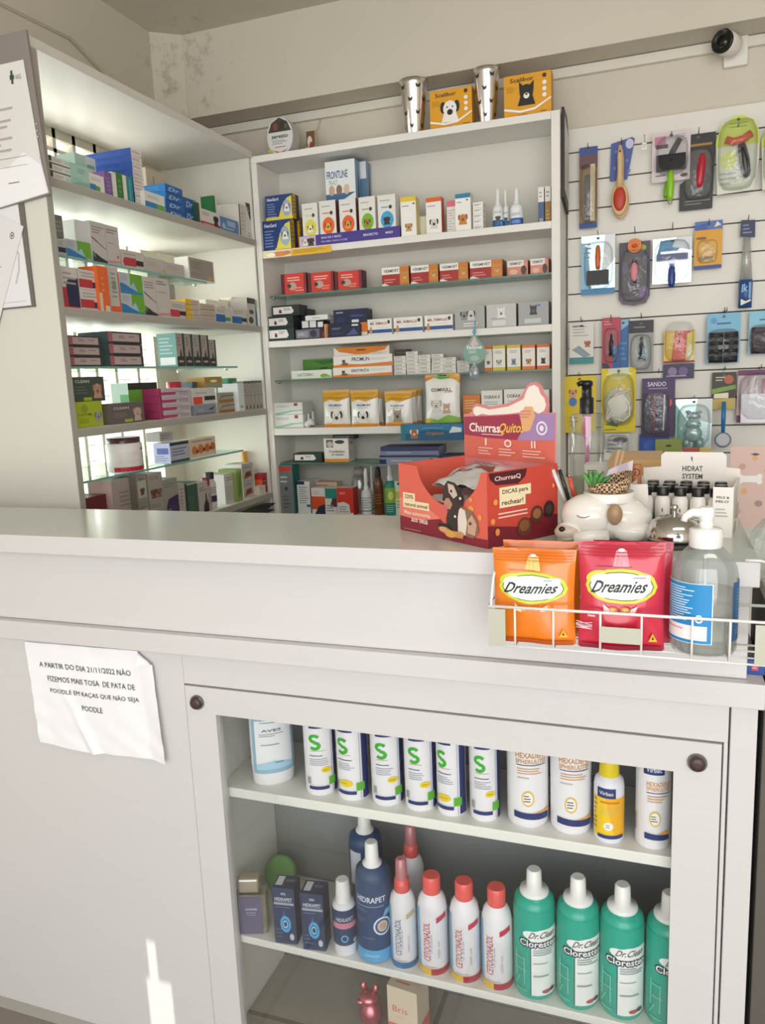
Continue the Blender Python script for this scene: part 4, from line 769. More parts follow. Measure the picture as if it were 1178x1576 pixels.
lrow([
 ('blue_green_box', 'white box with blue and green foot band, beyond the tall blue stack', (-1.395,2.015,1.954,0.0962,0.047), .08, W, 'r 0 .08 .58 .42 2c7cb8;r .58 .06 .98 .4 6aa848;m .1 .62 .8 .82 2 b0b6b8'),
 ('tan_bag_box', 'pale tan paper packet standing behind the stack of blue cartons', (-1.62,2.364,1.954,0.1246,0.2112), .04, 'c9bca6', 'r .3 0 .34 .9 8a7a68;r .8 .1 .84 .8 8a7a68;r .9 .1 .93 .75 94846f'),
 ('script_blue_box', '', (-1.41,2.139,1.954,0.0951,0.0935), .1, '1e5fa8', 'i .5 .5 .6 .5 a8c8ea Dr;r 0 0 1 .06 123f78', 'bright blue cartons with white script', 4, 'r 0 0 1 1 2f86d0;m .1 .2 .9 .8 2 5aa6e2', three('bright blue carton with white script, %s of the first pile', 4)),
 ('script_blue_box', '', (-1.41,2.222,1.954,0.0707,0.0736), .1, '1c5496', 'i .45 .5 .5 .5 a8c8ea Dr;r .75 0 1 1 2f8a8a', 'bright blue cartons with white script', 2, 'r 0 0 1 1 2f7cc4', three('bright blue carton with white script, %s of the low pile', 2)),
 ('dark_green_box', 'dark green and black sliver of a box beside the low blue pile', (-1.395,2.243,1.954,0.0148,0.0641), .08, '2c4a34', ''),
 ('puppy_box', 'white box with black dog figure and red foot band', (-1.395,2.312,1.954,0.1212,0.0508), .09, 'd9d2ca', 'r 0 0 1 .26 b03c3c;m .1 .62 .6 .86 3 8f8a84;d .78 .56 .13 26221f 26221f;m .15 .08 .7 .18 1 e0b0aa'),
 ('green_spine_box', 'green and white upright box behind the red-footed one', (-1.5,2.526,1.954,0.0259,0.1499), .05, '2c7a4a', 'r .5 0 1 1 dfe2dc'),
 ('slate_box', 'small slate and white box behind the pale blue carton', (-1.5,2.57,1.954,0.0304,0.1205), .05, '4a5a62', 'r .4 .1 1 1 d9d9d4'),
 ('pale_blue_box', 'pale blue carton lying in front of the tall white pair', (-1.395,2.434,1.954,0.1152,0.047), .09, '5a84b8', 'r .35 .45 .85 .85 9ab4d4;m .2 .2 .8 .35 1 c4d4e6;e .15 .4 .08 .2 a8c0dc'),
 ('tall_white_box', 'tall white carton standing behind the pale blue one', (-1.46,2.561,1.954,0.0484,0.1212), .05, 'e4e3dd', 'm .1 .5 .8 .8 3 c4c3bd'),
 ('tall_grey_box', 'tall grey-white carton with a black edge, beside the pale blue one', (-1.395,2.524,1.954,0.043,0.1097), .07, 'cfcac0', 'r 0 0 .15 1 2c2c2c;m .3 .2 .9 .8 5 b4afa5'),
 ('tall_grey_box', 'tall white carton with a black corner flash, last on the top board', (-1.395,2.567,1.954,0.0362,0.1227), .07, 'd6d2c8', 'p 2a2624 .1 1 1 1 1 .52 .75 .6;m .4 .75 .8 .9 2 b9b5ad;m .3 .06 .8 .2 2 b4847c'),
])
# upper glass shelf
WV = 'p 1c1c1c 0 .62 .4 .52 .8 .40 1 .36 1 .345 .8 .38 .4 .49 0 .59;m .1 .7 .9 .9 3 8a8682;p 2c2c30 0 0 1 0 1 .06 .6 .12 .2 .22 0 .26;p 3f8a4a 0 .26 .2 .22 .2 .1 0 .14'
lrow([
 ('grey_green_box', 'grey box with a green band, standing back against the end panel', (-1.47,1.692,1.784,0.0348,0.1104), .08, '7c7a74', 'r 0 .35 1 .5 4a7038;m .1 .6 .9 .9 3 9a9890', None, 1, 'r 0 0 1 1 5c5a54'),
 ('navy_band_box', 'small white box with navy band, first on the upper glass shelf', (-1.425,1.645,1.784,0.0284,0.0402), .04, 'bdb9b6', 'r 0 .2 1 .5 20284a;m .1 .6 .9 .85 2 9a9692'),
 ('blue_wave_box', 'white, blue and green box on the upper glass shelf', (-1.425,1.706,1.784,0.0913,0.0443), .05, 'b4bcc4', 'r .45 .1 1 1 6aa82c;p 2f78b4 0 .05 .5 .05 .9 .0 .2 .45 0 .5;m .05 .6 .4 .9 4 9aa4b0;p 9cc0dc .4 .3 .6 .6 .75 .15', None, 1),
 ('plain_white_box', '', (-1.5,1.818,1.784,0.0553,0.1199), .08, 'eceae6', 'r .45 0 .48 1 c4c2bc;p 333 0 .52 .4 .48 1 .55 1 .53 .4 .46 0 .50', 'plain white cartons standing back', 1, 'r 0 0 1 1 e6e6e2', ['plain white carton standing back beside the black-waved one']),
 ('black_wave_box', 'tall white box with a thin black wave, on the upper glass shelf', (-1.425,1.787,1.784,0.0579,0.1038), .05, 'c3bdb9', WV),
 ('pink_wave_box', 'tall white box with a faint pink foot, beside the black-waved one', (-1.425,1.845,1.784,0.0555,0.1031), .05, 'c4bcb8', 'm .05 .78 .9 .92 2 7a7672;m .1 .5 .8 .6 1 a9a29e;e .8 .22 .06 .04 c04a5a;p d08a94 0 .03 1 .08 1 .12 0 .09'),
 ('red_lozenge_box', 'long white box with red and black lozenge, beside the pink-footed one', (-1.425,1.929,1.784,0.0994,0.0477), .05, 'c6bcb8', 'p b8343c .06 .1 .62 .12 .62 .6 .1 .58 .02 .35;r .62 .2 .96 .5 2c2428;m .1 .7 .8 .85 1 9a9490'),
 ('grey_white_box', 'grey-white box beyond the red lozenge one', (-1.425,2.03,1.784,0.0985,0.0407), .05, 'bcb6b0', 'm .1 .4 .7 .7 3 a29c96;e .92 .2 .08 .12 d0a84a'),
 ('grey_white_box', 'grey-white box beside the gold-flapped carton', (-1.425,2.132,1.784,0.1016,0.0377), .05, 'bdb7b0', 'm .1 .4 .8 .8 3 a49e98'),
 ('pale_carton', 'pale cream carton standing back near the window edge', (-1.56,2.196,1.784,0.0888,0.0949), .05, 'dedac8', ''),
 ('pale_carton', 'pale cream carton standing back, second from the window edge', (-1.56,2.295,1.784,0.0954,0.0975), .05, 'dedac8', ''),
 ('blank_carton', 'grey carton in a white surround, alone at the end of the glass', (-1.425,2.284,1.784,0.1541,0.0698), .05, 'e6e3d9', 'r .04 .06 .96 .97 98938a;m .1 .5 .6 .85 4 7c776f;m .1 .2 .6 .35 2 7c776f;e .82 .18 .12 .08 c9a064'),
])
# second board
lrow([
 ('red_navy_box', '', (-1.395,1.625,1.652,0.0595,0.1), .09, 'cfc8c2', 'r 0 0 1 .5 b8303a;p 20244a .3 .05 1 .05 1 .75 .4 .7 .25 .6;m .1 .55 .9 .9 3 a09a96', 'white boxes with red foot and navy panel', 1, 'r 0 0 1 1 8a2c34', ['white, red and navy box against the end panel']),
 ('red_block_box', '', (-1.395,1.7,1.652,0.0859,0.1004), .09, 'cfc9c4', 'r 0 .1 .6 .52 b8343a;r .6 .12 1 .42 2c3158;m .1 .6 .9 .9 2 a49e9a', 'white cartons with red block', 2, 'r 0 0 1 1 c0bab4', three('white carton with red block, %s of its pair', 2)),
 ('orange_box', 'bright orange box leaning out in front of the red-blocked pair', (-1.385,1.739,1.652,0.0409,0.1138), .06, 'e0662a', 'r 0 0 .3 .4 d9c4b0;r .5 0 .95 .12 d9c8b8;m .3 .4 .6 .8 3 ea8a54'),
 ('orange_edge_box', 'tall grey-white box with an orange foot', (-1.395,1.795,1.652,0.0414,0.1193), .08, 'c4c0b6', 'r 0 0 1 .14 e0602a;r .9 0 1 .9 e0602a;m .2 .3 .8 .9 6 8f958a;r .3 .5 .7 .7 8c8884'),
 ('blue_wave_box', '', (-1.395,1.869,1.652,0.1026,0.1103), .09, 'b9bfc6', 'r .45 .1 1 1 6aa82c;p 2f78b4 0 .05 .5 .05 .9 .0 .2 .45 0 .5;m .05 .6 .4 .9 4 9aa4b0;p 9cc0dc .4 .3 .6 .6 .75 .15;r 0 0 1 .1 2f84b0', 'white, blue and green boxes on the second board', 2, 'r 0 0 1 1 a4acb4', three('white, blue and green box, %s of the pair on the second board', 2)),
 ('black_wave_box', 'tall white box with thin black wave, on the second board', (-1.395,1.951,1.652,0.0596,0.1083), .08, 'c6c0bb', WV),
 ('pink_wave_box', 'tall white box with faint pink foot, on the second board', (-1.395,2.014,1.652,0.0628,0.111), .08, 'c6c0bb', 'm .05 .82 .9 .94 2 6a6662;m .1 .6 .8 .68 1 a9a29e;p d08a94 0 .03 1 .08 1 .12 0 .09'),
 ('grey_green_box', 'grey box with green band, standing behind the red-ended carton', (-1.46,2.158,1.652,0.0316,0.1128), .06, 'b4b0aa', 'r .1 .3 1 .5 4a5c3c'),
 ('red_lozenge_box', 'white carton with red and black end, lying by the yellow cartons', (-1.395,2.085,1.652,0.0821,0.0512), .08, 'cac4be', 'r .0 .1 .6 .5 c03a4c;r .6 .2 1 .45 2a2428;m .1 .6 .9 .85 2 a49e98'),
 ('yellow_carton', '', (-1.4,2.175,1.652,0.0804,0.0642), .09, 'c8b8ac', 'r 0 0 .4 1 e0b41e;r 0 0 1 .1 a89a8c;m .5 .3 .9 .7 1 b4a498', 'yellow and grey cartons lying in piles', 4, 'r 0 0 1 1 e0b826', three('yellow-ended carton, %s of the pile of four', 4)),
 ('grey_carton', '', (-1.395,2.252,1.652,0.0873,0.0555), .09, 'bcaea4', 'r 0 0 1 .1 9a8c80;m .2 .3 .8 .7 1 ab9d92', 'grey cartons lying by the yellow ones', 3, 'r 0 0 1 1 b0a298', three('pinkish grey carton, %s of its pile of three')),
 ('blue_foot_box', 'white box with blue foot band beside the grey cartons', (-1.395,2.35,1.652,0.1,0.0497), .08, 'd0ccc6', 'r 0 .06 .6 .55 2468ac;r .6 .15 .95 .4 4f9a4a;m .1 .65 .9 .9 2 a4a29e'),
 ('blue_foot_box', 'white box with blue foot band next to the black-flecked box', (-1.395,2.456,1.652,0.1032,0.0524), .08, 'd0ccc6', 'r 0 .06 .65 .5 2468ac;r .65 .2 1 .45 33302e;m .1 .65 .9 .9 2 a4a29e'),
 ('cream_top_box', '', (-1.47,2.406,1.652,0.0795,0.0847), .05, 'f0ebdc', 'm .1 .3 .8 .6 2 d9c8a0', 'bright cream cartons behind', 1, 'r 0 0 1 1 f0ebdc', ['bright cream carton behind the grey cartons']),
 ('cream_top_box', '', (-1.47,2.492,1.652,0.0843,0.0913), .05, 'f0ebdc', 'm .1 .5 .8 .8 2 d9c8a0', 'bright cream cartons behind', 1, 'r 0 0 1 1 f0ebdc', ['bright cream carton behind the first blue-footed box']),
 ('cream_top_box', '', (-1.47,2.562,1.652,0.045,0.1052), .05, 'f0ebdc', 'm .1 .5 .8 .8 2 d9c8a0', 'bright cream cartons behind', 1, 'r 0 0 1 1 f0ebdc', ['bright cream carton behind the second blue-footed box']),
 ('black_fleck_box', 'tall white box flecked with black beside the blue and green one', (-1.395,2.544,1.652,0.057,0.0966), .07, 'c4c0b8', 'r 0 .8 1 1 4a4846;e .5 .5 .3 .08 4a4642;e .4 .2 .3 .12 3a3836'),
 ('blue_leaf_box', 'slim blue and green box, last on the second board', (-1.395,2.581,1.652,0.0083,0.094), .06, '7a9a84', 'r 0 0 1 .55 1f5c8c;r .6 .5 1 1 5fae4a;r 0 .6 .5 1 c9cfc4'),
])
# middle glass shelf
BP = 'r .02 .16 .92 .86 bba8a6;r .0 .1 .12 .95 a8606a;m .3 .4 .5 .7 2 6a5c5c;m .6 .5 .85 .7 1 7c6e6e;r 0 0 1 .06 2c2826'
lrow([
 ('herbal_bar_box', '', (-1.425,1.693,1.51,0.1259,0.0788), .10, '3a3836', BP, 'black and pinkish grey long boxes', 3, 'r 0 0 1 1 2f3d3a', three('black and pinkish long box, %s of the pile near the end panel')),
 ('herbal_bar_box', '', (-1.425,1.86,1.51,0.1485,0.0953), .10, '2f3533', 'r .0 .2 .1 .9 dfe3da;' + BP, 'black and pinkish grey long boxes', 3, 'r 0 0 1 1 2c4440', three('black and pinkish long box, %s of the second pile')),
])
for i, (d_) in enumerate(((-1.425,2.126,1.51,0.0442,0.1018), (-1.425,2.172,1.51,0.044,0.1015), (-1.425,2.22,1.51,0.0474,0.1012), (-1.425,2.268,1.51,0.0452,0.1008), (-1.425,2.313,1.51,0.0427,0.0875))):
    box9('tonic_box', 'upright black and tan box with small bottle picture, ' + ('first, showing its teal side', 'second of the row', 'third of the row', 'fourth of the row', 'last and shortest')[i], 'box', 'upright black and tan tonic boxes', d_, .07, '332f2d',
         'r .0 .3 .78 1 a89c94;p 3a2f2c .2 .05 .7 .05 .6 .4 .5 .55 .4 .4;r .2 .12 .75 .18 b4a8a0;m .2 .6 .5 .9 3 7a706a', L='r 0 0 1 1 6f9c98;m .1 .35 .9 .9 5 a8c4c0;r .1 .05 .9 .28 e6e8e6')
# third board
lrow([
 ('puppy_milk_box', 'dark green box with a brown puppy, standing on the lime green box', (-1.4,1.66,1.419,0.1203,0.0634), .09, '3c4a3e', 'T .3 .82 .44 .12 c4ccc0 CLEAN;m .05 .3 .5 .65 3 5c6a5e;r .3 .04 .56 .18 9ab03c;d .76 .5 .16 b89078 8a6650', None, 1, 'r 0 0 1 1 4a5848'),
 ('lime_box', 'lime green box with a grey dog, at the end panel', (-1.395,1.646,1.354,0.1006,0.0658), .10, 'a4b424', 'e .33 .72 .13 .16 8a9a2a;T .33 .5 .5 .1 7c8c1c NEEM;m .1 .15 .6 .35 3 7f8f1e;d .82 .42 .14 9a9a98 6a6a68', None, 1, 'r 0 0 1 1 8a9a20'),
 ('brown_dog_box', 'brown-grey box with a pale dog beside the lime green box', (-1.395,1.802,1.354,0.1438,0.0556), .05, '675c5a', 'T .3 .76 .46 .12 c9c4bc CLEAN;m .06 .3 .5 .55 3 857a78;r .38 .06 .62 .2 a8b43c;d .78 .5 .13 c8aaa0 b49488', None, 1, 'r 0 0 1 1 5c504e'),
 ('green_can_box', 'green box with a black lid band, standing behind the brown-grey one', (-1.455,1.959,1.354,0.1407,0.1097), .06, '68a83a', 'r 0 .82 1 1 2c2f2a;r 0 0 1 .1 26382a;e .6 .62 .13 .1 a0c86c;m .2 .2 .9 .45 4 86bc5c', None, 1, 'r 0 0 1 1 c4dcd0;r .5 0 1 .7 6fae7a'),
 ('pink_carton', '', (-1.395,2.03,1.354,0.1596,0.0905), .09, 'c9bec2', 'r .0 0 .08 1 9c2c5c;p b4366c .08 .1 .5 .1 .56 .3 .5 .5 .08 .5;m .15 .6 .8 .85 1 a49aa0;r .5 .46 .95 .52 3a3438;r .62 .1 .95 .4 a9a2b0', 'magenta and grey cartons', 4, 'r 0 0 1 1 9c2c5c', three('magenta and grey carton, %s of the pile', 4)),
 ('slate_carton', 'grey-blue carton with a swallow mark, at the foot of its pile', (-1.395,2.197,1.354,0.1238,0.0339), .08, '8c929c', 'p 2a2c3c .6 .5 .95 .75 .8 .4;r 0 .1 .9 .16 34384c;m .1 .3 .5 .6 2 b0b5bc'),
 ('red_black_carton', 'white carton with red and black squares on the slate one', (-1.4,2.2,1.386,0.1308,0.0544), .08, 'd2d0cc', 'r 0 .05 .4 .48 e04a34;r .5 .25 1 .5 22242c;r .5 .02 .95 .22 c8cad0;m .1 .6 .8 .8 1 b4b2ae'),
 ('brown_carton', '', (-1.395,2.322,1.354,0.1141,0.0675), .08, 'a8a090', 'r .1 0 1 .3 9c6a30;p 4a463e .1 .3 .3 .7 1 .75 1 .68 .35 .62;m .3 .8 .9 .9 1 8a8478', 'brown and grey cartons', 2, 'r 0 0 1 1 d9d6cc', three('brown and grey carton, %s of the pair', 2)),
 ('green_tube_box', 'tall green box behind the brown and grey cartons', (-1.44,2.452,1.354,0.061,0.1152), .05, '3a8a6a', 'r .6 0 1 .4 5aa84a;m .1 .6 .9 .8 1 6ab090'),
 ('white_slim_box', 'slim white box beside the tall green one', (-1.395,2.429,1.354,0.0409,0.0958), .08, 'd9dee0', 'e .5 .15 .3 .05 9aa4a8'),
])
for i, d_ in enumerate(((-1.395,2.463,1.354,0.0232,0.1019), (-1.395,2.489,1.354,0.0237,0.1014), (-1.395,2.515,1.354,0.0241,0.1021), (-1.395,2.542,1.354,0.0245,0.1027), (-1.395,2.568,1.354,0.0224,0.1023), (-1.395,2.583,1.354,0.0032,0.103))):
    box9('slim_grey_box', 'slim grey box with tiny bottle picture, ' + ('first', 'second', 'third', 'fourth', 'fifth', 'sixth')[i] + ' in the row at the corner', 'box', 'slim grey boxes at the corner', d_, .07, 'a9a39c', 'r 0 .93 1 1 5c4a44;p 6a3434 .2 .04 .8 .04 .6 .16 .5 .24 .4 .16;r 0 .5 1 .52 8a847e;m .2 .6 .8 .85 3 948e88')
box9('slate_carton', 'dark slate flat carton tucked above the red and black one', 'box', None, (-1.45,2.251,1.441,0.0779,0.0192), .06, '4a5c6c', '')
g0 = (-1.42,2.295,1.438,0.1098,0.0367)
box9('gold_box', 'gold box with a bright oval, resting above the red and black carton', 'box', None, g0, .07, 'a8823a', 'r 0 0 1 .45 9a967c;e .5 .62 .2 .12 f6ecc4')
r0 = (-1.43,2.139,1.451,0.0469,0.0346)
g = G(); g.lathe([(r0[3] / 2, 0), (r0[3] / 2, .027), (r0[3] / 2 * .9, .029)], 'b82c3cg', 20); g.lathe([(.022, -.0795), (.022, -.01), (.012, 0)], 'e3e0dc', 20)
tag(g.obj('red_cap_jar', None, (-1.47, r0[1], 1.354 + .08)), 'white jar with a bright red cap behind the magenta cartons', 'jar')
# lower glass shelf
j = (-1.44,1.841,1.214,0.1573,0.0975)
bottle('supplement_tub', 'big white tub with dark lid and red foot band, on the lower glass shelf', 'tub', None, (-1.452, j[1], 1.2145), [(.060, 0), (.063, .004), (.063, .092), (.059, .097)], 'e9e4e0', 'r 0 0 1 .17 b82430;p b82430 .6 .17 1 .17 1 .42 .85 .3;T .68 .82 .26 .12 4a4446 NEMO;m .1 .3 .5 .75 6 ddd6d0;m .58 .45 .8 .7 4 b9b0ac', .003, .092,
       [([(.059, .098), (.059, .114), (.057, .116)], '4a2c30g', 'lid')], rot=90, size=(j[3] * .64 / 2 / .063, j[4] / .116))
lrow([
 ('blue_box', 'white and blue-violet box on the lower glass shelf, under the vial pack', (-1.425,2.074,1.214,0.1026,0.063), .06, 'b4b8c8', 'r 0 .85 1 1 2c2e38;m .1 .3 .9 .75 3 6a7290;r 0 0 1 .12 3a4448', None, 1, 'r 0 0 1 1 c8ccec;r .2 .45 .9 .75 5a6cb4;m .1 .1 .9 .4 3 8a94c4'),
 ('orange_print_box', 'cream box printed with orange fruit shapes, at the end of the glass', (-1.425,2.209,1.214,0.1525,0.0636), .05, 'd8c4ac', 'm .08 .82 .9 .92 1 7c6a58;e .15 .42 .1 .22 c87a34;e .4 .46 .11 .24 cf7a30;e .65 .46 .1 .22 c86a2c;e .88 .5 .09 .2 c0682c;e .25 .35 .05 .1 7a2c1c;e .52 .4 .05 .1 7a2c1c;e .78 .42 .05 .1 7a2c1c;r 0 0 1 .08 e6dccc'),
 ('vial_pack', 'small grey foil pack lying on the white and blue-violet box', (-1.44,2.032,1.283,0.0677,0.0281), .05, 'b4b0ac', 'm .1 .2 .9 .8 2 8a8682'),
])
# bottom board
CX = 'm .1 .6 .9 .85 3 a8a09a;'
lrow([
 ('dark_red_box', 'dark red box lying against the end panel on the bottom board', (-1.42,1.663,1.04,0.0877,0.1287), .09, '6a1c24', 'm .1 .3 .9 .5 1 8a3a40;r 0 0 1 .25 9a8c88'),
 ('pink_cream_box', 'pinkish cream box with a round seal, beside the dark red one', (-1.42,1.78,1.04,0.0968,0.16), .08, 'ab9f98', 'm .3 .5 .9 .8 4 8f8680', None, 1, 'r 0 0 1 1 cfae a8'.replace('cfae a8', 'cfaea8') + ';e .5 .5 .22 .2 b98c88;r 0 0 1 .12 a8434c;e .5 .5 .17 .15 cfaea8'),
 ('tan_box', 'tan box standing behind the pinkish cream one', (-1.52,1.925,1.04,0.071,0.1536), .07, '9c8a78', ''),
 ('dog_label_box', '', (-1.395,1.831,1.04,0.0481,0.1643), .08, '8f8b82', 'r .1 .2 .9 .8 b4b4a8;d .5 .45 .22 6a4a3c 4a342c;m .2 .8 .8 .92 1 6c6a64', 'olive grey boxes with dog labels', 2, 'r 0 0 1 1 6c665c', three('olive grey box with a dog label, %s of its pair', 2)),
 ('dog_label_box', '', (-1.395,1.893,1.04,0.0695,0.1619), .08, 'a49c94', 'm .1 .75 .9 .9 2 7c7670;d .35 .3 .2 7a4a38 4a342c;d .7 .3 .2 8c6a58 5a4438', 'grey boxes with two small dogs', 2, 'r 0 0 1 1 8a847a', three('grey box with two small dogs, %s of its pair', 2)),
 ('violet_label_box', 'grey box with a large dark violet label', (-1.395,1.966,1.04,0.0738,0.1347), .08, '9a968e', 'p 3c2c52 .2 0 1 0 1 .62 .3 .55 .15 .4;m .1 .8 .9 .92 2 7c7870;e .35 .28 .12 .06 8a7ca0;m .4 .1 .9 .4 5 5c4c74'),
 ('white_slim_box', 'slim pale box between the violet-labelled and dark green ones', (-1.395,2.022,1.04,0.0351,0.1108), .07, 'b4aea8', 'e .7 .06 .2 .05 9c3c44;m .2 .4 .8 .9 5 928c86'),
 ('dark_green_box', 'box with dark green front on the bottom board', (-1.395,2.076,1.04,0.0659,0.1072), .08, '3a5a48', 'r 0 .94 1 1 a8ada4;m .2 .2 .8 .6 5 4c6c5a;r 0 0 .1 1 26332c'),
 ('bottle_picture_box', 'pale box with a dark dropper bottle picture', (-1.395,2.141,1.04,0.0577,0.1002), .08, 'b8b0aa', 'p 2c1c1c .4 .0 1 0 1 .25 .85 .4 .8 .6 .7 .6 .68 .4 .5 .25;m .1 .7 .9 .85 2 8c5c5c'),
 ('tall_white_box', 'tall white carton between the black-capped bottle and the green box', (-1.41,2.332,1.04,0.07,0.1028), .08, 'cfccc8', 'm .2 .75 .9 .9 2 8c8c90;m .1 .1 .9 .6 9 b4b2ae'),
 ('leaf_green_box', 'leaf green and lime box beside the tall white carton', (-1.395,2.372,1.04,0.0385,0.1137), .07, '8a9c54', 'p 5c8a34 .2 .1 .9 .3 .8 .9 .4 .7;p b4b87c 0 .9 1 .95 1 1 0 1'),
 ('brown_picture_box', '', (-1.41,2.461,1.04,0.0762,0.1239), .07, 'c4bab2', 'r 0 .62 1 1 b4b4ae;p 9c5a3c .1 .1 .9 .2 .8 .55 .3 .5;e .5 .35 .2 .12 6a3a2c;m .2 .7 .8 .85 1 8a8c88', 'brown-pictured white boxes', 2, 'r 0 0 1 1 d4d4cc', three('white box with a brown picture, %s of its pair', 2)),
 ('pale_green_box', 'pale green-white box beside the brown-pictured pair', (-1.43,2.553,1.04,0.0301,0.0911), .05, 'c4ccc0', 'm .2 .3 .8 .8 5 94a494'),
 ('small_cream_box', 'small cream box lying low before the yellow tube', (-1.39,2.528,1.04,0.0454,0.0311), .03, 'ddd4c8', ''),
])
c0 = (-1.4,2.566,1.04,0.0381,0.0732)
box9('red_carton', 'red carton with an orange side, last on the bottom board', 'box', None, c0, .05, '8c2438', 'm .2 .3 .8 .7 2 b46a7c;r 0 .8 1 1 b82434', L='r 0 0 1 1 d85a2c;r 0 .7 1 1 b8202c')
t0 = (-1.44,2.57,1.04,0.0294,0.1561)
g = G(); n_ = 14
g.add([(x * (1 - .0 * v), (.013 * (1 - v) + .002 * v) * s_, t0[4] * (.14 + .86 * v)) for v in (0, .5, 1) for s_ in (-1, 1) for x in (-t0[3] / 2, t0[3] / 2)], [(0, 1, 5, 4), (4, 5, 9, 8), (3, 2, 6, 7), (7, 6, 10, 11), (0, 4, 6, 2), (4, 8, 10, 6), (1, 3, 7, 5), (5, 7, 11, 9), (8, 9, 11, 10)], 'dfa420k')
g.lathe([(.013, 0), (.012, t0[4] * .15)], '6a2c1c', 20); g.deco(flat((-t0[3] / 2, -.0135, t0[4] * .15), (1, 0, 0), (0, .00, 1), (0, -1, 0)), 'r 0 0 1 .01 b8781c', t0[3], .05)
tag(g.obj('yellow_tube', None, (-1.48, t0[1], 1.0405), 90), 'golden yellow tube standing on its dark cap near the red carton', 'tube')
q_ = (-1.395,2.189,1.04,0.0558,0.0912)
bottle('red_cap_bottle', 'pale bottle with a dark red cap beside the bottle-picture box', 'bottle', None, (-1.415, q_[1], 1.0405), [(.015, 0), (.016, .003), (.016, .075), (.009, .085)], 'b4a8a4', 'm .2 .2 .8 .8 5 94888a', .005, .07, [([(.0135, .082), (.0135, .105), (.012, .107)], '8c242c', 'cap')], rot=90)
q_ = (-1.395,2.23,1.04,0.0778,0.1183)
bottle('black_cap_bottle', 'white bottle with a black cap and navy label band', 'bottle', None, (-1.425, q_[1], 1.0405), [(.019, 0), (.020, .003), (.020, .085), (.011, .1)], 'cfcdca', 'r .1 .22 .95 .5 34305a;m .2 .6 .8 .9 3 94929a', .005, .08, [([(.0155, .098), (.0155, .118), (.014, .120)], '222124', 'cap')], rot=90)
g = G(); pa = (-1.4,2.295,1.014); pb_ = (-1.4,2.627,1.011)
P = [(0, 0), (.30, .0), (.42, .012), (.36, .022), (.43, .034), (.36, .045), (.0, .04)]  # flat black strip with one notched end
g.plate([(a, b) for a, b in P], 0, .012, mat('2b292a', .35)); g.v = [(-y, x, z) for x, y, z in g.v]
tag(g.obj('black_strip', None, (-1.377, 2.17, .962)), 'black strip under the bottom board, end cut ragged', 'rail')

# ================================================================== slatted display wall with hanging accessories
SM = mat('e2dfd6', .4, 0, .03, 4); g = G(); SX0, SX1, SY = -.305, 2.2, 2.76
zs = [2.147 - .0897 * k for k in range(13)]; ed = [2.222] + zs + [.95]
g.box(SX0, SX1, 2.772, 2.789, .9, 2.222, SM)
for a, b in zip(ed, ed[1:]): g.box(SX0, SX1, SY, 2.7725, b + .0022, a - .0022, SM)
for z in zs: g.box(SX0 + .001, SX1 - .001, 2.7695, 2.7715, z - .0022, z + .0022, mat('4b4a48', .6))
g.box(-.41, 2.2, 2.775, 2.789, .0, .9, SM)
tag(g.obj('slatted_display_wall'), 'white slatted display wall hung with grooming tools on thin hooks', 'display panel')
g = G(); g.plate([(2.62, 1.985), (2.745, 1.955), (2.748, 2.20), (2.70, 2.245), (2.62, 2.25)], 0, .008, mat('26221f', .4)); g.v = [(-y, x, z) for x, y, z in g.v]
g.plate([(2.64, 2.01), (2.73, 1.99), (2.735, 2.19), (2.64, 2.225)], 0, .001, 'd9d6cf'); n = len(g.v) // 1
g.v = g.v[:-8] + [(-y + .0012, x, z) for x, y, z in g.v[-8:]]
tag(g.obj('edge_on_picture', None, (-.301, 0, 0)), 'thin black framed sheet hanging edge-on beside the white shelf unit', 'frame')
HK = []
def hook(x, z, ln=.05, what='an otherwise empty price tag'):
    z = min(zs, key=lambda q: abs(q - z))
    if not HK:
        g = G(); g.tube([(0, 0, -.004), (0, -.003, .004), (0, -.006, .001), (0, -ln, .003), (0, -ln - .003, .012)], .0016, mat('8f8d8a', .3, 1), 6)
        o = g.obj('display_hook', None, (x, SY - .0005, z)); HK.append(o)
    else: o = HK[0].copy(); COL.objects.link(o); o.location = (x, SY - .0005, z)
    return tag(o, 'thin metal hook holding the ' + ' '.join(what.split()[:11]).rstrip(','), 'hook', 'hooks in the slatted wall')
BL = lambda hz=.05: clear('f8fafa', .05, .08, 'blister', haze=hz, bump=.7)
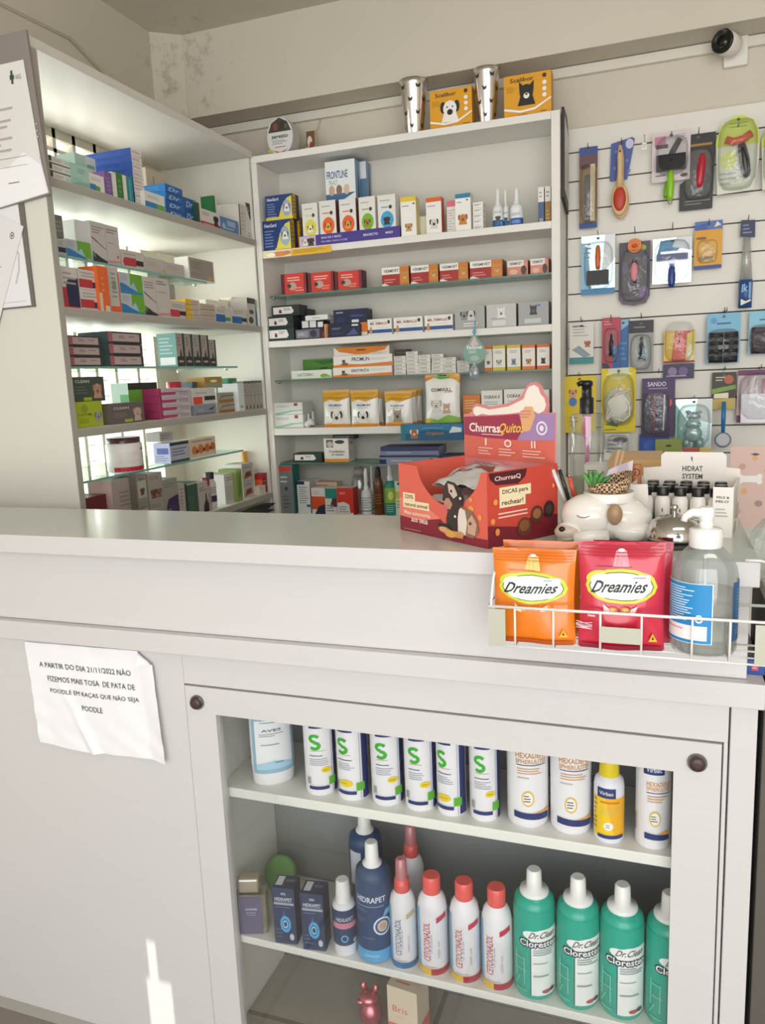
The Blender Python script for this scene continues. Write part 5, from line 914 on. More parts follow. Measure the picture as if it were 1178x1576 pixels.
def card(name, label, cat, dim, base, F='', rot=0, hk=True, blis=None, pcs=(), th=.0012, pts=None, group=None, hole=True, drop=.012):
    """hanging card: dim = centre x, y, foot z, width, height; pcs = [(part name, builder(G))] in card metres from the foot centre"""
    x, y, z, w, h = dim; root = empty(name, (x, y, z), rot, label, cat, group)
    g = G(); P = [(-w / 2, 0), (w / 2, 0), (w / 2, h), (-w / 2, h)] if pts is None else [(a * w - w / 2, b * h) for a, b in pts]
    g.plate(P, 0, th, base); g.deco(flat((-w / 2, 0, 0), (1, 0, 0), (0, 0, 1), (0, -1, 0)), F, w, h)
    if hole: g.deco(flat((-w / 2, 0, 0), (1, 0, 0), (0, 0, 1), (0, -1, 0)), 'e .5 %.3f %.3f %.3f 5a5854' % (1 - .010 / h, .005 / w, .004 / h), w, h, w0=.0012)
    g.obj('card', root)
    for nm, fb in pcs: q = G(); fb(q, w, h); q.obj(nm, root)
    if blis:
        a, b, c, d, t = blis; q = G(); P2 = [(-w / 2 + a * w, b * h), (-w / 2 + c * w, b * h), (-w / 2 + c * w, d * h), (-w / 2 + a * w, d * h)]
        cx, cz = sum(p[0] for p in P2) / 4, sum(p[1] for p in P2) / 4
        ring = []
        for s_, yy in ((1, -.0005), (.94, -t * .7), (.84, -t)):
            m_ = []
            for i in range(20):
                an = math.tau * i / 20; ca, sa = math.cos(an), math.sin(an); k = 1 / max(abs(ca) ** 4 + abs(sa) ** 4, 1e-6) ** .25
                m_.append((cx + (P2[1][0] - P2[0][0]) / 2 * s_ * ca * k * .99, yy, cz + (P2[2][1] - P2[1][1]) / 2 * s_ * sa * k * .99))
            ring += m_
        fs = [(r * 20 + i, r * 20 + (i + 1) % 20, (r + 1) * 20 + (i + 1) % 20, (r + 1) * 20 + i) for r in range(2) for i in range(20)] + [tuple(range(40, 60))]
        q.add(ring, fs, BL(), True); q.obj('blister', root)
    if hk: hook(x, z + h - .006, what=label)
    return root
def bristle_pad(q, x, z, w, h, y, c, body): q.box(x - w / 2, x + w / 2, y - .008, y, z - h / 2, z + h / 2, body); q.box(x - w / 2 + .004, x + w / 2 - .004, y - .014, y - .008, z - h / 2 + .003, z + h / 2 - .003, c)
def handle(q, x0, z0, x1, z1, r, c, y=-.012): q.tube([(x0 + (x1 - x0) * t, y, z0 + (z1 - z0) * t) for t in (0, .15, .5, .85, 1)], [r * .75, r, r * 1.15, r * .95, r * .55], c, 12)
Y1 = 2.735
# top row
card('comb_pack', 'narrow brown and blue pack holding two long combs', 'comb pack', (-0.2371,2.735,1.903,0.0573,0.2497), '8a6a3a', 'r 0 .9 1 1 3a5090;r 0 .74 1 .9 6a4a48;r 0 0 1 .07 2c4888;e .3 .76 .25 .03 4a2c20;r .3 .08 .62 .66 4a4238', hk=True, blis=(.05, .05, .97, .8, .012),
     pcs=[('comb', lambda q, w, h: (q.box(w * .12, w * .38, -.010, -.004, h * .08, h * .78, 'c9b890'), q.box(-w * .2, w * .05, -.008, -.003, h * .1, h * .6, '4c4a4e')))])
def paddle(q, w, h, c='d9b98a', pad='b83a24', r=1):
    q.blob((0, -.010, h * .24), (w * .5, .009, h * .235), c, 20, 12); q.tube([(0, -.010, h * .40), (0, -.010, h * .62), (0, -.010, h * .85), (0, -.010, h * .99)], [w * .24, w * .15, w * .17, w * .10], c, 12)
    q.blob((0, -.0155, h * .24), (w * .38, .008, h * .175), pad, 20, 12); q.blob((0, -.0205, h * .90), (.003, .003, .003), '2c2620', 8, 6)
d_ = (-0.1382,2.735,1.927,0.0518,0.2145); e_ = (-0.1338,2.748,2.043,0.0756,0.1253)
r_ = card('brush_card', 'blue patterned backing card of the wooden brushes', 'brush card', e_, '4a5ea0', 'e .8 .85 .16 .12 c9c4e0;e .2 .3 .05 .04 7a8cc4;e .4 .5 .05 .04 7a8cc4;e .25 .7 .05 .04 7a8cc4;e .7 .45 .05 .04 7a8cc4;e .8 .2 .05 .04 7a8cc4;e .5 .15 .05 .04 7a8cc4', pts=[(0, 0), (.72, 0), (1, .95), (.9, 1), (.05, .9)])
for k_, l_ in ((0, 'wooden oval brush with a red pad, hanging in front of its twin'), (1, 'wooden oval brush with red pad, just behind the front one')):
    g = G(); paddle(g, d_[3], d_[4]); o = g.obj('wooden_brush', None, (d_[0] + .003 * k_, 2.726 + .021 * k_ - .002, d_[2] - .008 * k_)); tag(o, l_, 'brush', 'wooden brushes on the slatted wall')
hook((-0.0657,2.76,2.162)[0], 2.147, .045, 'small white price tag and nothing else')
g = G(); g.box(-.0065, .0065, -.0012, 0, -.02, 0, 'ecebe8'); g.tube([(0, 0, 0), (0, 0, .018)], .001, 'cfcdca', 6); g.deco(flat((-.0065, -.0012, -.02), (1, 0, 0), (0, 0, 1), (0, -1, 0)), 'm .1 .2 .9 .8 2 9a9a9e', .013, .02)
tag(g.obj('price_tag', None, ((-0.0657,2.76,2.162)[0], 2.704, 2.135)), 'small white price tag hanging on an empty hook between brushes', 'price tag')
def slick(q, w, h): q.box(-w * .38, w * .38, -.022, -.006, h * .2, h * .52, '2e2a2c'); q.tube([(0, -.012, h * .52), (w * .22, -.012, h * .82)], [.009, .008], '3a3638', 10); q.blob((0, -.023, h * .40), (.004, .002, .004), '111', 10, 6)
d_ = (0.0133,2.73,2.018,0.112,0.1449)
card('slicker_card', 'pinkish white card with black slicker brush and a lime green handle below', 'brush card', d_, 'd6c9cc', 'r .06 .72 .36 .93 c4809a;r .1 .68 .42 .76 3a3438;m .6 .78 .95 .95 4 b0a4a8;m .1 .1 .5 .16 1 6a6068;e .85 .1 .1 .04 5a4a44', blis=(.1, .12, .95, .92, .022), pcs=[('brush_head', slick), ('grip', lambda q, w, h: (handle(q, .0, -.062, .0, .03, .0095, '8cc81eg', -.014), handle(q, -.014, -.05, -.010, .0, .007, '6fa818g', -.004), q.tube([(0, -.014, -.072), (0, -.014, -.060)], [.005, .008], clear('dfe4da', .2, .1, haze=.3), 10)))])
card('clipper_card', 'black blister card with a red grooming tool', 'tool card', (0.0914,2.745,1.927,0.1013,0.2234), '2a2626', 'r .1 .84 .9 .87 a87a2c;m .15 .06 .9 .14 2 7a7674;e .5 .6 .4 .2 4a3c3c', pts=[(.0, .0), (.95, 0), (1, 1), (.28, 1), (.24, .42), (.0, .36)], blis=(.1, .12, .95, .82, .018), pcs=[('tool', lambda q, w, h: handle(q, w * .05, h * .28, w * .14, h * .72, .012, 'b8283cg'))])
def bigrake(q, w, h):
    q.tube([(-w * .28, -.012, h * .70), (-w * .1, -.014, h * .66), (w * .12, -.014, h * .68), (w * .3, -.012, h * .74)], .011, 'd9501eg', 12); handle(q, w * .08, h * .62, w * .24, h * .18, .013, '262223g', -.014)
for i, (d_, l_) in enumerate((((0.2021,2.725,1.96,0.1206,0.2206), 'large clear blister with lime round top and an orange and black deshedding brush'), ((0.3276,2.728,1.96,0.1183,0.197), 'second clear lime-topped blister, cut off at the display edge'))):
    card('deshedding_card', l_, 'brush card', d_, 'd9dcc8', 'p c8d84a 0 .62 1 .62 1 .75 .85 .93 .6 1 .4 1 .12 .9 0 .72;e .3 .45 .2 .12 d9e07a;m .3 .84 .75 .93 2 9ab02c;m .1 .1 .5 .3 3 b4b8b0', pts=[(.06, 0), (.9, .02), (1, .4), (1, .75), (.88, .93), (.6, 1), (.4, 1), (.12, .92), (0, .7)], blis=(.04, .03, .97, .97, .026), pcs=[('brush', bigrake)], group=None)
# second row
card('deshedding_card', 'silvery blue pack with a small orange-handled black brush', 'brush card', (-0.2053,2.735,1.691,0.1073,0.1871), 'b9cdd9h', 'r 0 0 1 .1 3f86b4;p 8fc0dc 0 .1 .3 .1 .2 .8 0 .9;p e8eef2 .6 .3 1 .6 1 1 .7 1;m .05 .6 .3 .9 4 8fa8bc', blis=(.08, .08, .95, .9, .014),
     pcs=[('brush', lambda q, w, h: (handle(q, 0, h * .42, 0, h * .82, .0075, 'c9642cg'), q.box(-w * .32, w * .32, -.018, -.006, h * .16, h * .40, '1e1c1d')))])
def flower(q, w, h):
    q.lathe([(.0215, 0), (.023, .003), (.0215, .007)], 'dc7a20', 24, (0, -.004, h * .93), axis='y'); q.blob((0, -.014, h * .93), (.009, .004, .006), 'c9501e', 12, 8); handle(q, 0, h * .34, 0, h * .72, .011, '3a3436'); q.blob((0, -.022, h * .52), (.0115, .007, .030), 'd98a94', 16, 10)
card('nail_tool_card', 'dark smoky pack with an orange flower top and a pink-backed tool', 'tool card', (-0.0909,2.735,1.647,0.0963,0.1993), '5c555c', 'p 4a4450 0 .15 1 .15 1 1 0 1;e .8 .2 .15 .1 7a5a90;e .2 .6 .1 .1 6a5a78;e .85 .7 .1 .08 6a5a78;e .75 .9 .12 .05 9aa83c', pts=[(.0, .12), (.12, .03), (.5, 0), (.88, .03), (1, .14), (1, .96), (0, .96)], blis=(.03, .05, .97, .9, .02), pcs=[('tool', flower)])
def rake(q, w, h):
    q.box(-w * .40, w * .40, -.018, -.004, h * .50, h * .64, '1e3578g'); q.box(-w * .3, w * .3, -.014, -.006, h * .64, h * .70, 'a9adb0h'); q.box(-w * .09, w * .09, -.016, -.006, h * .42, h * .50, '8a9098h'); handle(q, 0, -h * .10, 0, h * .42, .0105, '22408cg')
card('rake_card', 'silver pack with wide navy blue grooming rake, handle hanging below', 'brush card', (0.0228,2.73,1.708,0.1163,0.1392), 'cfd4d6h', 'p 4a9cc8 .1 .62 .6 .68 .95 .98 .2 .95;p dfe8ec .5 .8 1 .7 1 1 .6 1;m .3 .68 .7 .78 2 3a6aa8', blis=(.03, .03, .97, .97, .02), pcs=[('rake', rake)])
card('yellow_blue_card', 'golden yellow pack with blue top and foot', 'pack', (0.1283,2.738,1.744,0.081,0.1446), 'dca022', 'r 0 .82 1 1 4a70b8;p 3a5aa0 0 .82 .5 .82 .4 .95 0 .92;r 0 0 1 .08 2c4c90;r .18 .18 .68 .26 8a6a1c;e .3 .45 .18 .12 e8b848;e .65 .45 .18 .14 e8b848;e .25 .65 .2 .03 8a5a20;p e9dfc0 .7 .86 .95 .9 .8 .98', blis=(.1, .12, .85, .62, .008))
d_ = (0.2392,2.735,1.611,0.044,0.2697)
root = empty('tube_brush', (d_[0], d_[1], d_[2]), 0, 'long slim clear tube pack with navy tag, hanging alone near the display edge', 'pack'); w_, h_ = d_[3], d_[4]
g = G(); g.plate([(-w_ * .45, h_ * .82), (w_ * .5, h_ * .80), (w_ * .48, h_ * .99), (-w_ * .42, h_)], 0, .0012, '2a3050'); g.deco(flat((-w_ / 2, 0, 0), (1, 0, 0), (0, 0, 1), (0, -1, 0)), 'm .2 .84 .8 .96 3 7a84b0', w_, h_); g.obj('tag_card', root)
g = G(); g.tube([(0, -.008, h_ * .02), (-.0, -.008, h_ * .33)], [w_ * .44, w_ * .46], mat('2c5490', .35), 16); g.deco(flat((-w_ * .4, -.008 - w_ * .47, h_ * .03), (1, 0, 0), (0, 0, 1), (0, -1, 0)), 'i .4 .7 .5 .3 9ac0e6 lk;p e6e2d0 .1 .05 .9 .2 .9 .28 .5 .2 .1 .3;r .7 .3 .9 .9 6f9cd0', w_ * .8, h_ * .3); g.obj('label_sleeve', root)
g = G(); g.tube([(0, -.008, h_ * .33), (-.001, -.008, h_ * .8)], [w_ * .4, w_ * .22], clear('e6e8e6', .15, .08, 'clear_tube', haze=.25), 14); g.obj('clear_sleeve', root)
g = G(); g.tube([(-.003, -.008, h_ * .3), (-.001, -.008, h_ * .78)], .002, 'd9d6cc', 8); g.tube([(.004, -.008, h_ * .3), (.001, -.008, h_ * .78)], .0015, 'c4bfb0', 8); g.obj('stem', root)
hook(d_[0], 1.875, what='long slim tube pack with navy tag')
# third row
card('white_teal_card', 'white card with teal foot and a small brown dog', 'pack', (-0.2575,2.735,1.467,0.0787,0.1349), 'dedcd4', 'r 0 0 1 .16 3a8a8a;p 8a9aa0 .1 .35 .4 .45 .9 .2 .6 .15;d .75 .5 .13 b86a34 7a3a20;m .15 .66 .85 .88 3 b9b5aa;T .4 .92 .6 .04 4a4a4c a')
def nail(q, w, h, c='2c2830', c2='3a6a9c'):
    q.tube([(-w * .02, -.010, h * .25), (w * .02, -.010, h * .5), (w * .03, -.010, h * .68)], [.006, .008, .004], c, 10); q.tube([(w * .15, -.010, h * .22), (w * .06, -.010, h * .5)], [.005, .006], c2, 10)
card('nail_clipper_card', 'red and blue card with a dark nail clipper', 'tool card', (-0.1614,2.73,1.448,0.058,0.1646), 'b83c50', 'p 2c5a9c .55 0 1 0 1 .5 .7 .4;p 3a2c40 0 .0 .5 0 .3 .1 0 .12;m .1 .85 .6 .95 2 d98a98', blis=(.08, .1, .92, .8, .014), pcs=[('clipper', nail)])
card('blue_edge_card', 'blue card with glossy edge, half behind the red nail clipper card', 'tool card', (-0.1238,2.745,1.435,0.0392,0.1691), '2f6aa4', 'p 8fb8d9 .3 .8 .9 .9 .9 1 .3 1;m .2 .2 .8 .6 4 5a8ac0', hk=False)
card('teal_clipper_card', 'grey card with black header and a teal nail clipper', 'tool card', (-0.0674,2.738,1.431,0.0771,0.1675), '9a9a9a', 'r 0 .76 1 1 2c2a2a;m .2 .84 .85 .9 1 8a8684;e .45 .4 .35 .3 b4b6b6', blis=(.06, .04, .94, .74, .016), pcs=[('clipper', lambda q, w, h: nail(q, w, h, '222426', '2c8a94'))])
card('toy_string_card', 'red and yellow toy pack in clear crinkled film', 'toy pack', (0.0505,2.735,1.457,0.0943,0.101), 'c83c30', 'p e6c23a 0 0 .25 0 .35 1 0 1;p e8d24a .7 0 1 0 1 1 .75 .9;p e05a4a .3 .1 .7 .1 .6 1 .4 1;e .85 .3 .1 .3 e9e4c4;r .0 .0 1 .06 8a2430', blis=(.02, .02, .98, 1.3, .016))
card('dark_toy_card', 'dark violet strip pack below the red and yellow toy pack', 'toy pack', (0.0505,2.745,1.405,0.0952,0.0481), '3a3454', 'e .3 .5 .15 .3 8a7aa0;e .65 .5 .15 .3 6a5a90;m .1 .1 .9 .3 1 a89ab8', hk=False, hole=False)
def rolls(q, w, h, c='1e2026'):
    for i in range(2):
        for k in range(4): q.tube([(-w * .42 + i * w * .44, -.012, h * (.09 + .155 * k)), (-w * .02 + i * w * .44, -.012, h * (.09 + .155 * k))], h * .075, c, 12)
card('bag_roll_pack', 'pack of black waste bag rolls under a light blue header', 'bag pack', (0.1807,2.73,1.449,0.0983,0.1551), '8fb8d0', 'r 0 .66 1 1 7ab8d8;m .3 .76 .8 .84 1 2c5a80;e .2 .86 .1 .06 5a9ac0', blis=(.02, 0, .98, .7, .022), pcs=[('bag_roll', lambda q, w, h: rolls(q, w, h))])
card('bag_roll_pack', 'pack of dark purple waste bag rolls at the display edge', 'bag pack', (0.302,2.73,1.472,0.0968,0.1324), '9ac4d9', 'r 0 .66 1 1 86c4dc;m .3 .76 .8 .84 1 2c5a80', blis=(.02, 0, .98, .7, .022), pcs=[('bag_roll', lambda q, w, h: rolls(q, w, h, '3c2438'))])
# fourth row
card('yellow_card', 'yellow card with small pictures behind the tall black pump', 'toy card', (-0.2636,2.735,1.235,0.1101,0.1914), 'e2c81a', 'd .3 .72 .12 d9a08a 8a5a40;e .3 .55 .12 .08 4a7ac0;m .2 .1 .5 .3 3 8a8420;e .75 .8 .1 .06 3a8a5a')
card('yellow_ball_card', 'bright yellow card with a crumpled white rope ball', 'toy card', (-0.1362,2.733,1.235,0.1106,0.2137), 'e2cc1a', 'p f0e8a0 .1 .9 .5 1 .9 .9 .5 .8;p 5a8a3c .1 .12 .5 .08 .45 .2;m .1 .02 .6 .06 1 8a8420;r .2 .93 .8 1.0 d9e0c8',
     pcs=[('rope_ball', lambda q, w, h: (q.blob((0, -.016, h * .42), (w * .40, .016, h * .27), 'dcdcd0', 22, 16, lambda p: p * (1 + .10 * math.sin(p.x * 500) * math.sin(p.z * 420))), [q.tube([(w * .36 * math.cos(a + j), -.026, h * (.42 + .24 * math.sin(a + j * 1.7))) for a in (0, .8, 1.6, 2.4, 3.1)], .003, ('c9d4b0', 'd9b8b8', 'e9e9e0')[j % 3], 6) for j in range(6)]))], blis=(.03, .1, .97, .92, .028))
card('purple_card', 'dark purple card with two thin pens and an orange dot', 'pen card', (-0.0104,2.735,1.218,0.1032,0.1919), '4a3560', 'T .45 .9 .56 .08 d9d0e6 SANDO;m .2 .8 .8 .85 1 9a8ab0;e .82 .58 .10 .07 e0642c;p 35264a 0 0 .85 0 .85 .7 0 .75', blis=(.05, .03, .8, .78, .008),
     pcs=[('pen', lambda q, w, h: (q.tube([(-w * .12, -.005, h * .1), (-w * .1, -.005, h * .72)], .002, 'b83c4c', 8), q.tube([(w * .17, -.005, h * .1), (w * .19, -.005, h * .72)], .0028, 'e6e2ea', 8)))])
card('blue_picture_card', 'blue and violet card low behind the purple one', 'toy card', (-0.0212,2.742,1.13,0.0945,0.0959), '2c4ca0', 'p b85a4c 0 .0 .9 .1 .9 .3 0 .2;e .4 .6 .25 .2 3c6ac4;e .8 .5 .15 .2 5a4ca0', hk=False, hole=False)
def squeaky(q, w, h):
    c = mat('9cb8ba', .15, .3); q.blob((0, -.015, h * .66), (w * .19, .012, h * .085), c, 16, 10); [q.blob((s * w * .15, -.012, h * .74), (w * .07, .007, h * .035), c, 10, 6) for s in (-1, 1)]
    q.blob((0, -.015, h * .50), (w * .21, .013, h * .11), c, 16, 10); q.blob((0, -.015, h * .30), (w * .25, .014, h * .17), c, 16, 10); [q.blob((s * w * .18, -.016, h * .12), (w * .10, .012, h * .09), c, 12, 8) for s in (-1, 1)]
card('silver_pack', 'silvery teal pack with a glassy bear-shaped toy', 'toy pack', (0.0993,2.725,1.179,0.1101,0.1603), 'b9cfcfh', 'p 8fc4c0 0 0 .4 0 .3 .6 0 .9;p 6ab0ac .5 .0 .8 .0 .8 .2 .5 .25;p e6f0f0 .5 .6 1 .5 1 1 .6 1', blis=(.04, .02, .97, .9, .024), pcs=[('toy', squeaky)])
card('food_pouch', 'dark and green treat pouch with a picture of meat', 'pouch', (0.1877,2.74,1.303,0.0709,0.1178), '3a3028', 'p 7aa03c 0 .42 1 .55 1 .66 0 .55;p e9e4c8 .1 .3 .7 .3 .7 .45 .1 .42;e .7 .8 .2 .12 b85a3a;m .15 .75 .6 .9 2 c9c0a8;p c9b060 0 0 1 0 1 .3 0 .28')
def grater(q, w, h): q.box(-w * .42, w * .42, -.020, -.003, h * .0, h * .55, clear('dfd6da', .2, .15, haze=.35)); [q.tube([(-w * .3 + w * .15 * i, -.012, h * .12), (-w * .25 + w * .15 * i + .004, -.012, h * .85)], .003, ('d9c4cc', 'e9e4e6', 'c98aa0')[i % 3], 8) for i in range(5)]
card('purple_edge_bag', 'clear bag of pink and white chews with purple top and foot', 'bag', (0.2917,2.728,1.26,0.13,0.1647), 'c4b0b8', 'r 0 .9 1 1 6a2858;r 0 0 1 .14 6a2050;p e0a8b4 .0 .14 .6 .14 .4 .3 .1 .34;p b04a54 .6 .14 1 .14 1 .4;p e6e2e4 .1 .5 .4 .9 .5 .4', blis=(.02, .02, .98, .95, .026), pcs=[('chew_stick', grater)])
tb_ = (0.1868,2.7,1.226,0.0228,0.103)
root = empty('blue_brush', (tb_[0], 2.70, tb_[2]), 0, 'bright blue handled brush with a round pale head at its foot', 'brush')
g = G(); g.tube([(0, 0, .0), (0, 0, tb_[4] * .5), (0, 0, tb_[4])], [.0055, .007, .0062], '1f78b4g', 12); g.obj('grip', root)
g = G(); g.lathe([(.019, 0), (.022, .004), (.0215, .010), (.017, .012)], 'c4c6cc', 28, (0, .002, -.018), axis='y'); g.lathe([(.0245, .012), (.0245, .016)], '35507a', 28, (0, .008, -.018), axis='y'); g.obj('round_head', root)
hook(tb_[0], 1.60, what='bright blue handled brush')
for a in [
 ('clear_bag_pack', 'clear bag of grey pieces low behind the black pump bottle', (-0.1377,2.735,1.158,0.0802,0.0705), 'cfd0cc', 'm .1 .2 .9 .8 3 8a8c8c;e .6 .7 .3 .15 4a4c50', (.03, .03, .97, .97, .02)),
 ('white_picture_card', 'small white card with a black spiral mark behind the black pump bottle', (-0.1502,2.72,1.142,0.0612,0.0353), 'e4e4e0', 'o .6 .5 .14 .28 222 8a8a8a .5;m .1 .7 .4 .9 1 4a4a4c', None),
 ('olive_header_card', 'olive green card header above the white display box', (0.0241,2.66,1.159,0.0807,0.0568), '8a9444', 'e .5 .62 .12 .06 2c3018;p b8604c 0 0 1 .1 1 .3 .5 .22 0 .3', None),
 ('red_white_card', 'red and white card strip above the white display box', (0.1091,2.66,1.16,0.0847,0.0271), 'e6ddd0', 'r 0 .5 .6 1 b84a38;r .6 .5 1 .95 d9b84a;e .85 .3 .03 .1 333', None),
]: card(a[0], a[1], 'pack', a[2], a[3], a[4], blis=a[5], hk=False, hole=False)
card('pink_print_card', 'pale pink patterned card with a white bone cut-out', 'toy card', (0.231,2.2,1.021,0.118,0.2152), 'dfc0b4', 'e .25 .75 .07 .04 cf9f94;e .5 .85 .06 .03 e0b070;e .75 .7 .06 .04 cf9f94;e .3 .45 .06 .04 d9b070;e .6 .3 .08 .04 b0908c;e .2 .2 .05 .03 cf9f94;p 5a4a44 .4 .90 .5 .88 .6 .90 .5 .915;r .2 .56 .6 .64 f6f4f0;e .2 .57 .06 .035 f6f4f0;e .2 .63 .06 .035 f6f4f0;e .6 .57 .06 .035 f6f4f0;e .6 .63 .06 .035 f6f4f0', hk=False, hole=False, th=.004)
# security camera on the back wall
cp_ = (0.1923,2.785,2.341,0.0505,0.0801)
root = empty('security_camera', (cp_[0], 2.7895, cp_[2] + cp_[4] / 2), 0, 'small white security camera with a black lens, on the back wall', 'camera')
g = G(); g.box(-.034, .034, -.018, 0, -.045, .05, mat('e4e1da', .35)); bev(g.obj('mount_plate', root), .004)
def aim(g, ang): g.v = [(x * math.cos(ang) - y * math.sin(ang), x * math.sin(ang) + y * math.cos(ang), z) for x, y, z in g.v]; return g
g = G(); g.tube([(.0, -.018, .01), (-.008, -.035, .005)], .012, 'cfccc6', 12); g.obj('swivel_arm', root)
g = G(); g.lathe([(.022, -.02), (.030, -.01), (.033, .02), (.033, .045), (.031, .048)], mat('e6e3dc', .3), 28, axis='y'); aim(g, math.radians(-32)); g.v = [(x - .016, y - .048, z + .005) for x, y, z in g.v]; g.obj('housing', root)
g = G(); g.lathe([(.032, .046), (.0325, .055), (.029, .056), (.024, .050), (.012, .050), (.011, .053), (.0001, .053)], mat('1a1716', .2), 28, axis='y'); aim(g, math.radians(-32)); g.v = [(x - .016, y - .048, z + .005) for x, y, z in g.v]; g.obj('lens_face', root)

# ================================================================== on the worktop
ZT = 1.1738
# red treat display box, turned towards the shop
TBX = empty('treat_display_box', (-.256, 1.188, ZT), -34.9, 'open red cardboard box of dog treat sachets with a bone-topped header card', 'display box')
# local frame: corner nearest the viewer at 0; front face runs to -x, side face runs to +y
FW, FD, FH = .232, .162, .122
red, dk = 'd9604cg', '8a2430'
RM = mat('dd6654', .35)
g = G(); NA = 22; top = []
for i in range(NA + 1):
    t = i / NA; x = -FW * (.06 + .72 * t); top.append((x, FH - .062 * math.sin(math.pi * t) ** .6 - .002))
g.plate([(0, 0), (0, FH)] + [(-.01, FH)] + top[::1] + [(-FW, FH)] + [(-FW, 0)], 0, .0018, RM)
pf = flat((-FW, 0, 0), (1, 0, 0), (0, 0, 1), (0, -1, 0))
g.deco(pf, 'p 8a2434 0 0 1 0 1 .12 .6 .10 .5 .28 .25 .2 0 .22;p e8806c 0 .22 .25 .2 .5 .28 .3 .45 0 .5;r .05 .47 .20 .58 efe0b8;T .125 .525 .11 .06 7a2c2c 220%;r .05 .36 .37 .47 efe0b8;T .21 .412 .28 .055 7a2c2c natural animal;T .22 .29 .32 .06 f6d9cc Mais autonomia;T .25 .19 .2 .06 f6d9cc aos seus;e .84 .5 .03 .04 e8944a;e .93 .4 .02 .04 e8944a;e .88 .3 .02 .03 e8944a;e .84 .62 .02 .03 e8944a;'
       'p 8a6a58 .62 .14 .86 .10 .92 .20 .90 .36 .84 .48 .76 .50 .66 .40;p 3a2f2c .58 .16 .72 .12 .76 .34 .74 .48 .68 .56 .60 .46 .57 .30;p e2d4c8 .70 .14 .78 .12 .80 .30 .78 .46 .72 .50 .70 .34;p c9a088 .80 .16 .88 .14 .90 .30 .85 .42 .81 .34;p 3c302c .54 .62 .56 .76 .60 .84 .68 .82 .75 .72 .76 .56 .72 .46 .64 .44 .57 .50;p cdb8a8 .60 .80 .68 .78 .71 .66 .66 .60 .61 .68;p 2c2422 .66 .80 .74 .76 .78 .62 .76 .50 .72 .56 .70 .68;'
       'p b88a70 .545 .58 .61 .60 .65 .52 .62 .44 .56 .46;e .555 .575 .016 .026 15100f;p c96a78 .55 .50 .60 .50 .585 .42 .56 .42;e .64 .70 .011 .02 120e0d;p 2c2624 .48 .22 .60 .24 .62 .16 .50 .13;p c98a5a .50 .12 .62 .06 .76 .07 .74 .16 .64 .15 .56 .19;e .62 .10 .06 .05 e0a84a;e .54 .15 .05 .035 d9a878;e .72 .12 .05 .04 cf9458;e .68 .36 .012 .02 e9e2da;e .74 .62 .012 .02 e9e2da;e .84 .30 .014 .02 5a4438;r .07 .045 .28 .05 e6c9b8', FW, FH)
g.obj('front_panel', TBX)
g = G(); g.box(-.0018, 0, .0019, FD, 0, FH, RM); sf = flat((0, 0, 0), (0, 1, 0), (0, 0, 1), (1, 0, 0))
g.deco(sf, 'r 0 0 1 1 c8483a;p 7a1e2c 0 0 1 0 1 .28 .7 .36 .4 .22 0 .3;p 4e1620 .02 .985 .55 .985 .52 .88 .42 .80 .12 .82 .04 .90;T .28 .90 .36 .07 e6c9c0 ChurrasQ;r .16 .64 .60 .78 efe0b8;T .38 .71 .36 .075 4a2c28 DICAS para;r .16 .51 .52 .64 efe0b8;T .34 .575 .30 .07 4a2c28 rechear!;m .14 .36 .60 .46 2 f0c9b8;e .5 .2 .10 .13 6a3a2a;e .5 .22 .07 .08 8a5a34;e .68 .34 .09 .12 5a3028;e .68 .35 .06 .07 9a6a44;e .86 .38 .08 .12 2c2224;e .86 .38 .05 .07 4a3a3a;e .1 .6 .03 .04 e8944a;e .06 .35 .03 .04 e8944a;e .12 .2 .03 .05 e8944a;e .92 .7 .02 .03 e8944a', FD, FH)
g.obj('side_panel', TBX)
g = G(); g.box(-FW, -FW + .0018, .0019, FD, 0, FH, RM); g.obj('side_panel', TBX)
g = G(); g.box(-FW + .002, -.002, .002, FD - .0035, 0, .002, 'a83c34'); g.obj('base_panel', TBX)
g = G(); P = [(-.231, 0), (-.002, 0), (-.002, .206), (-.022, .206), (-.016, .218), (-.020, .232), (-.028, .239), (-.032, .250), (-.044, .258), (-.060, .256), (-.071, .246), (-.078, .234), (-.11, .222), (-.16, .215), (-.18, .219), (-.197, .221), (-.208, .212), (-.207, .203), (-.231, .200)]
g.plate(P, FD - .0033, .003, mat('d98a8c', .35))
hf = flat((-.231, FD - .0033, .118), (1, 0, 0), (0, 0, 1), (0, -1, 0)); HW, HH = .229, .14
def hp(col, pts): return 'p ' + col + ' ' + ' '.join('%.3f %.3f' % ((x + .231) / .229, (z - .118) / .14) for x, z in pts) + ';'
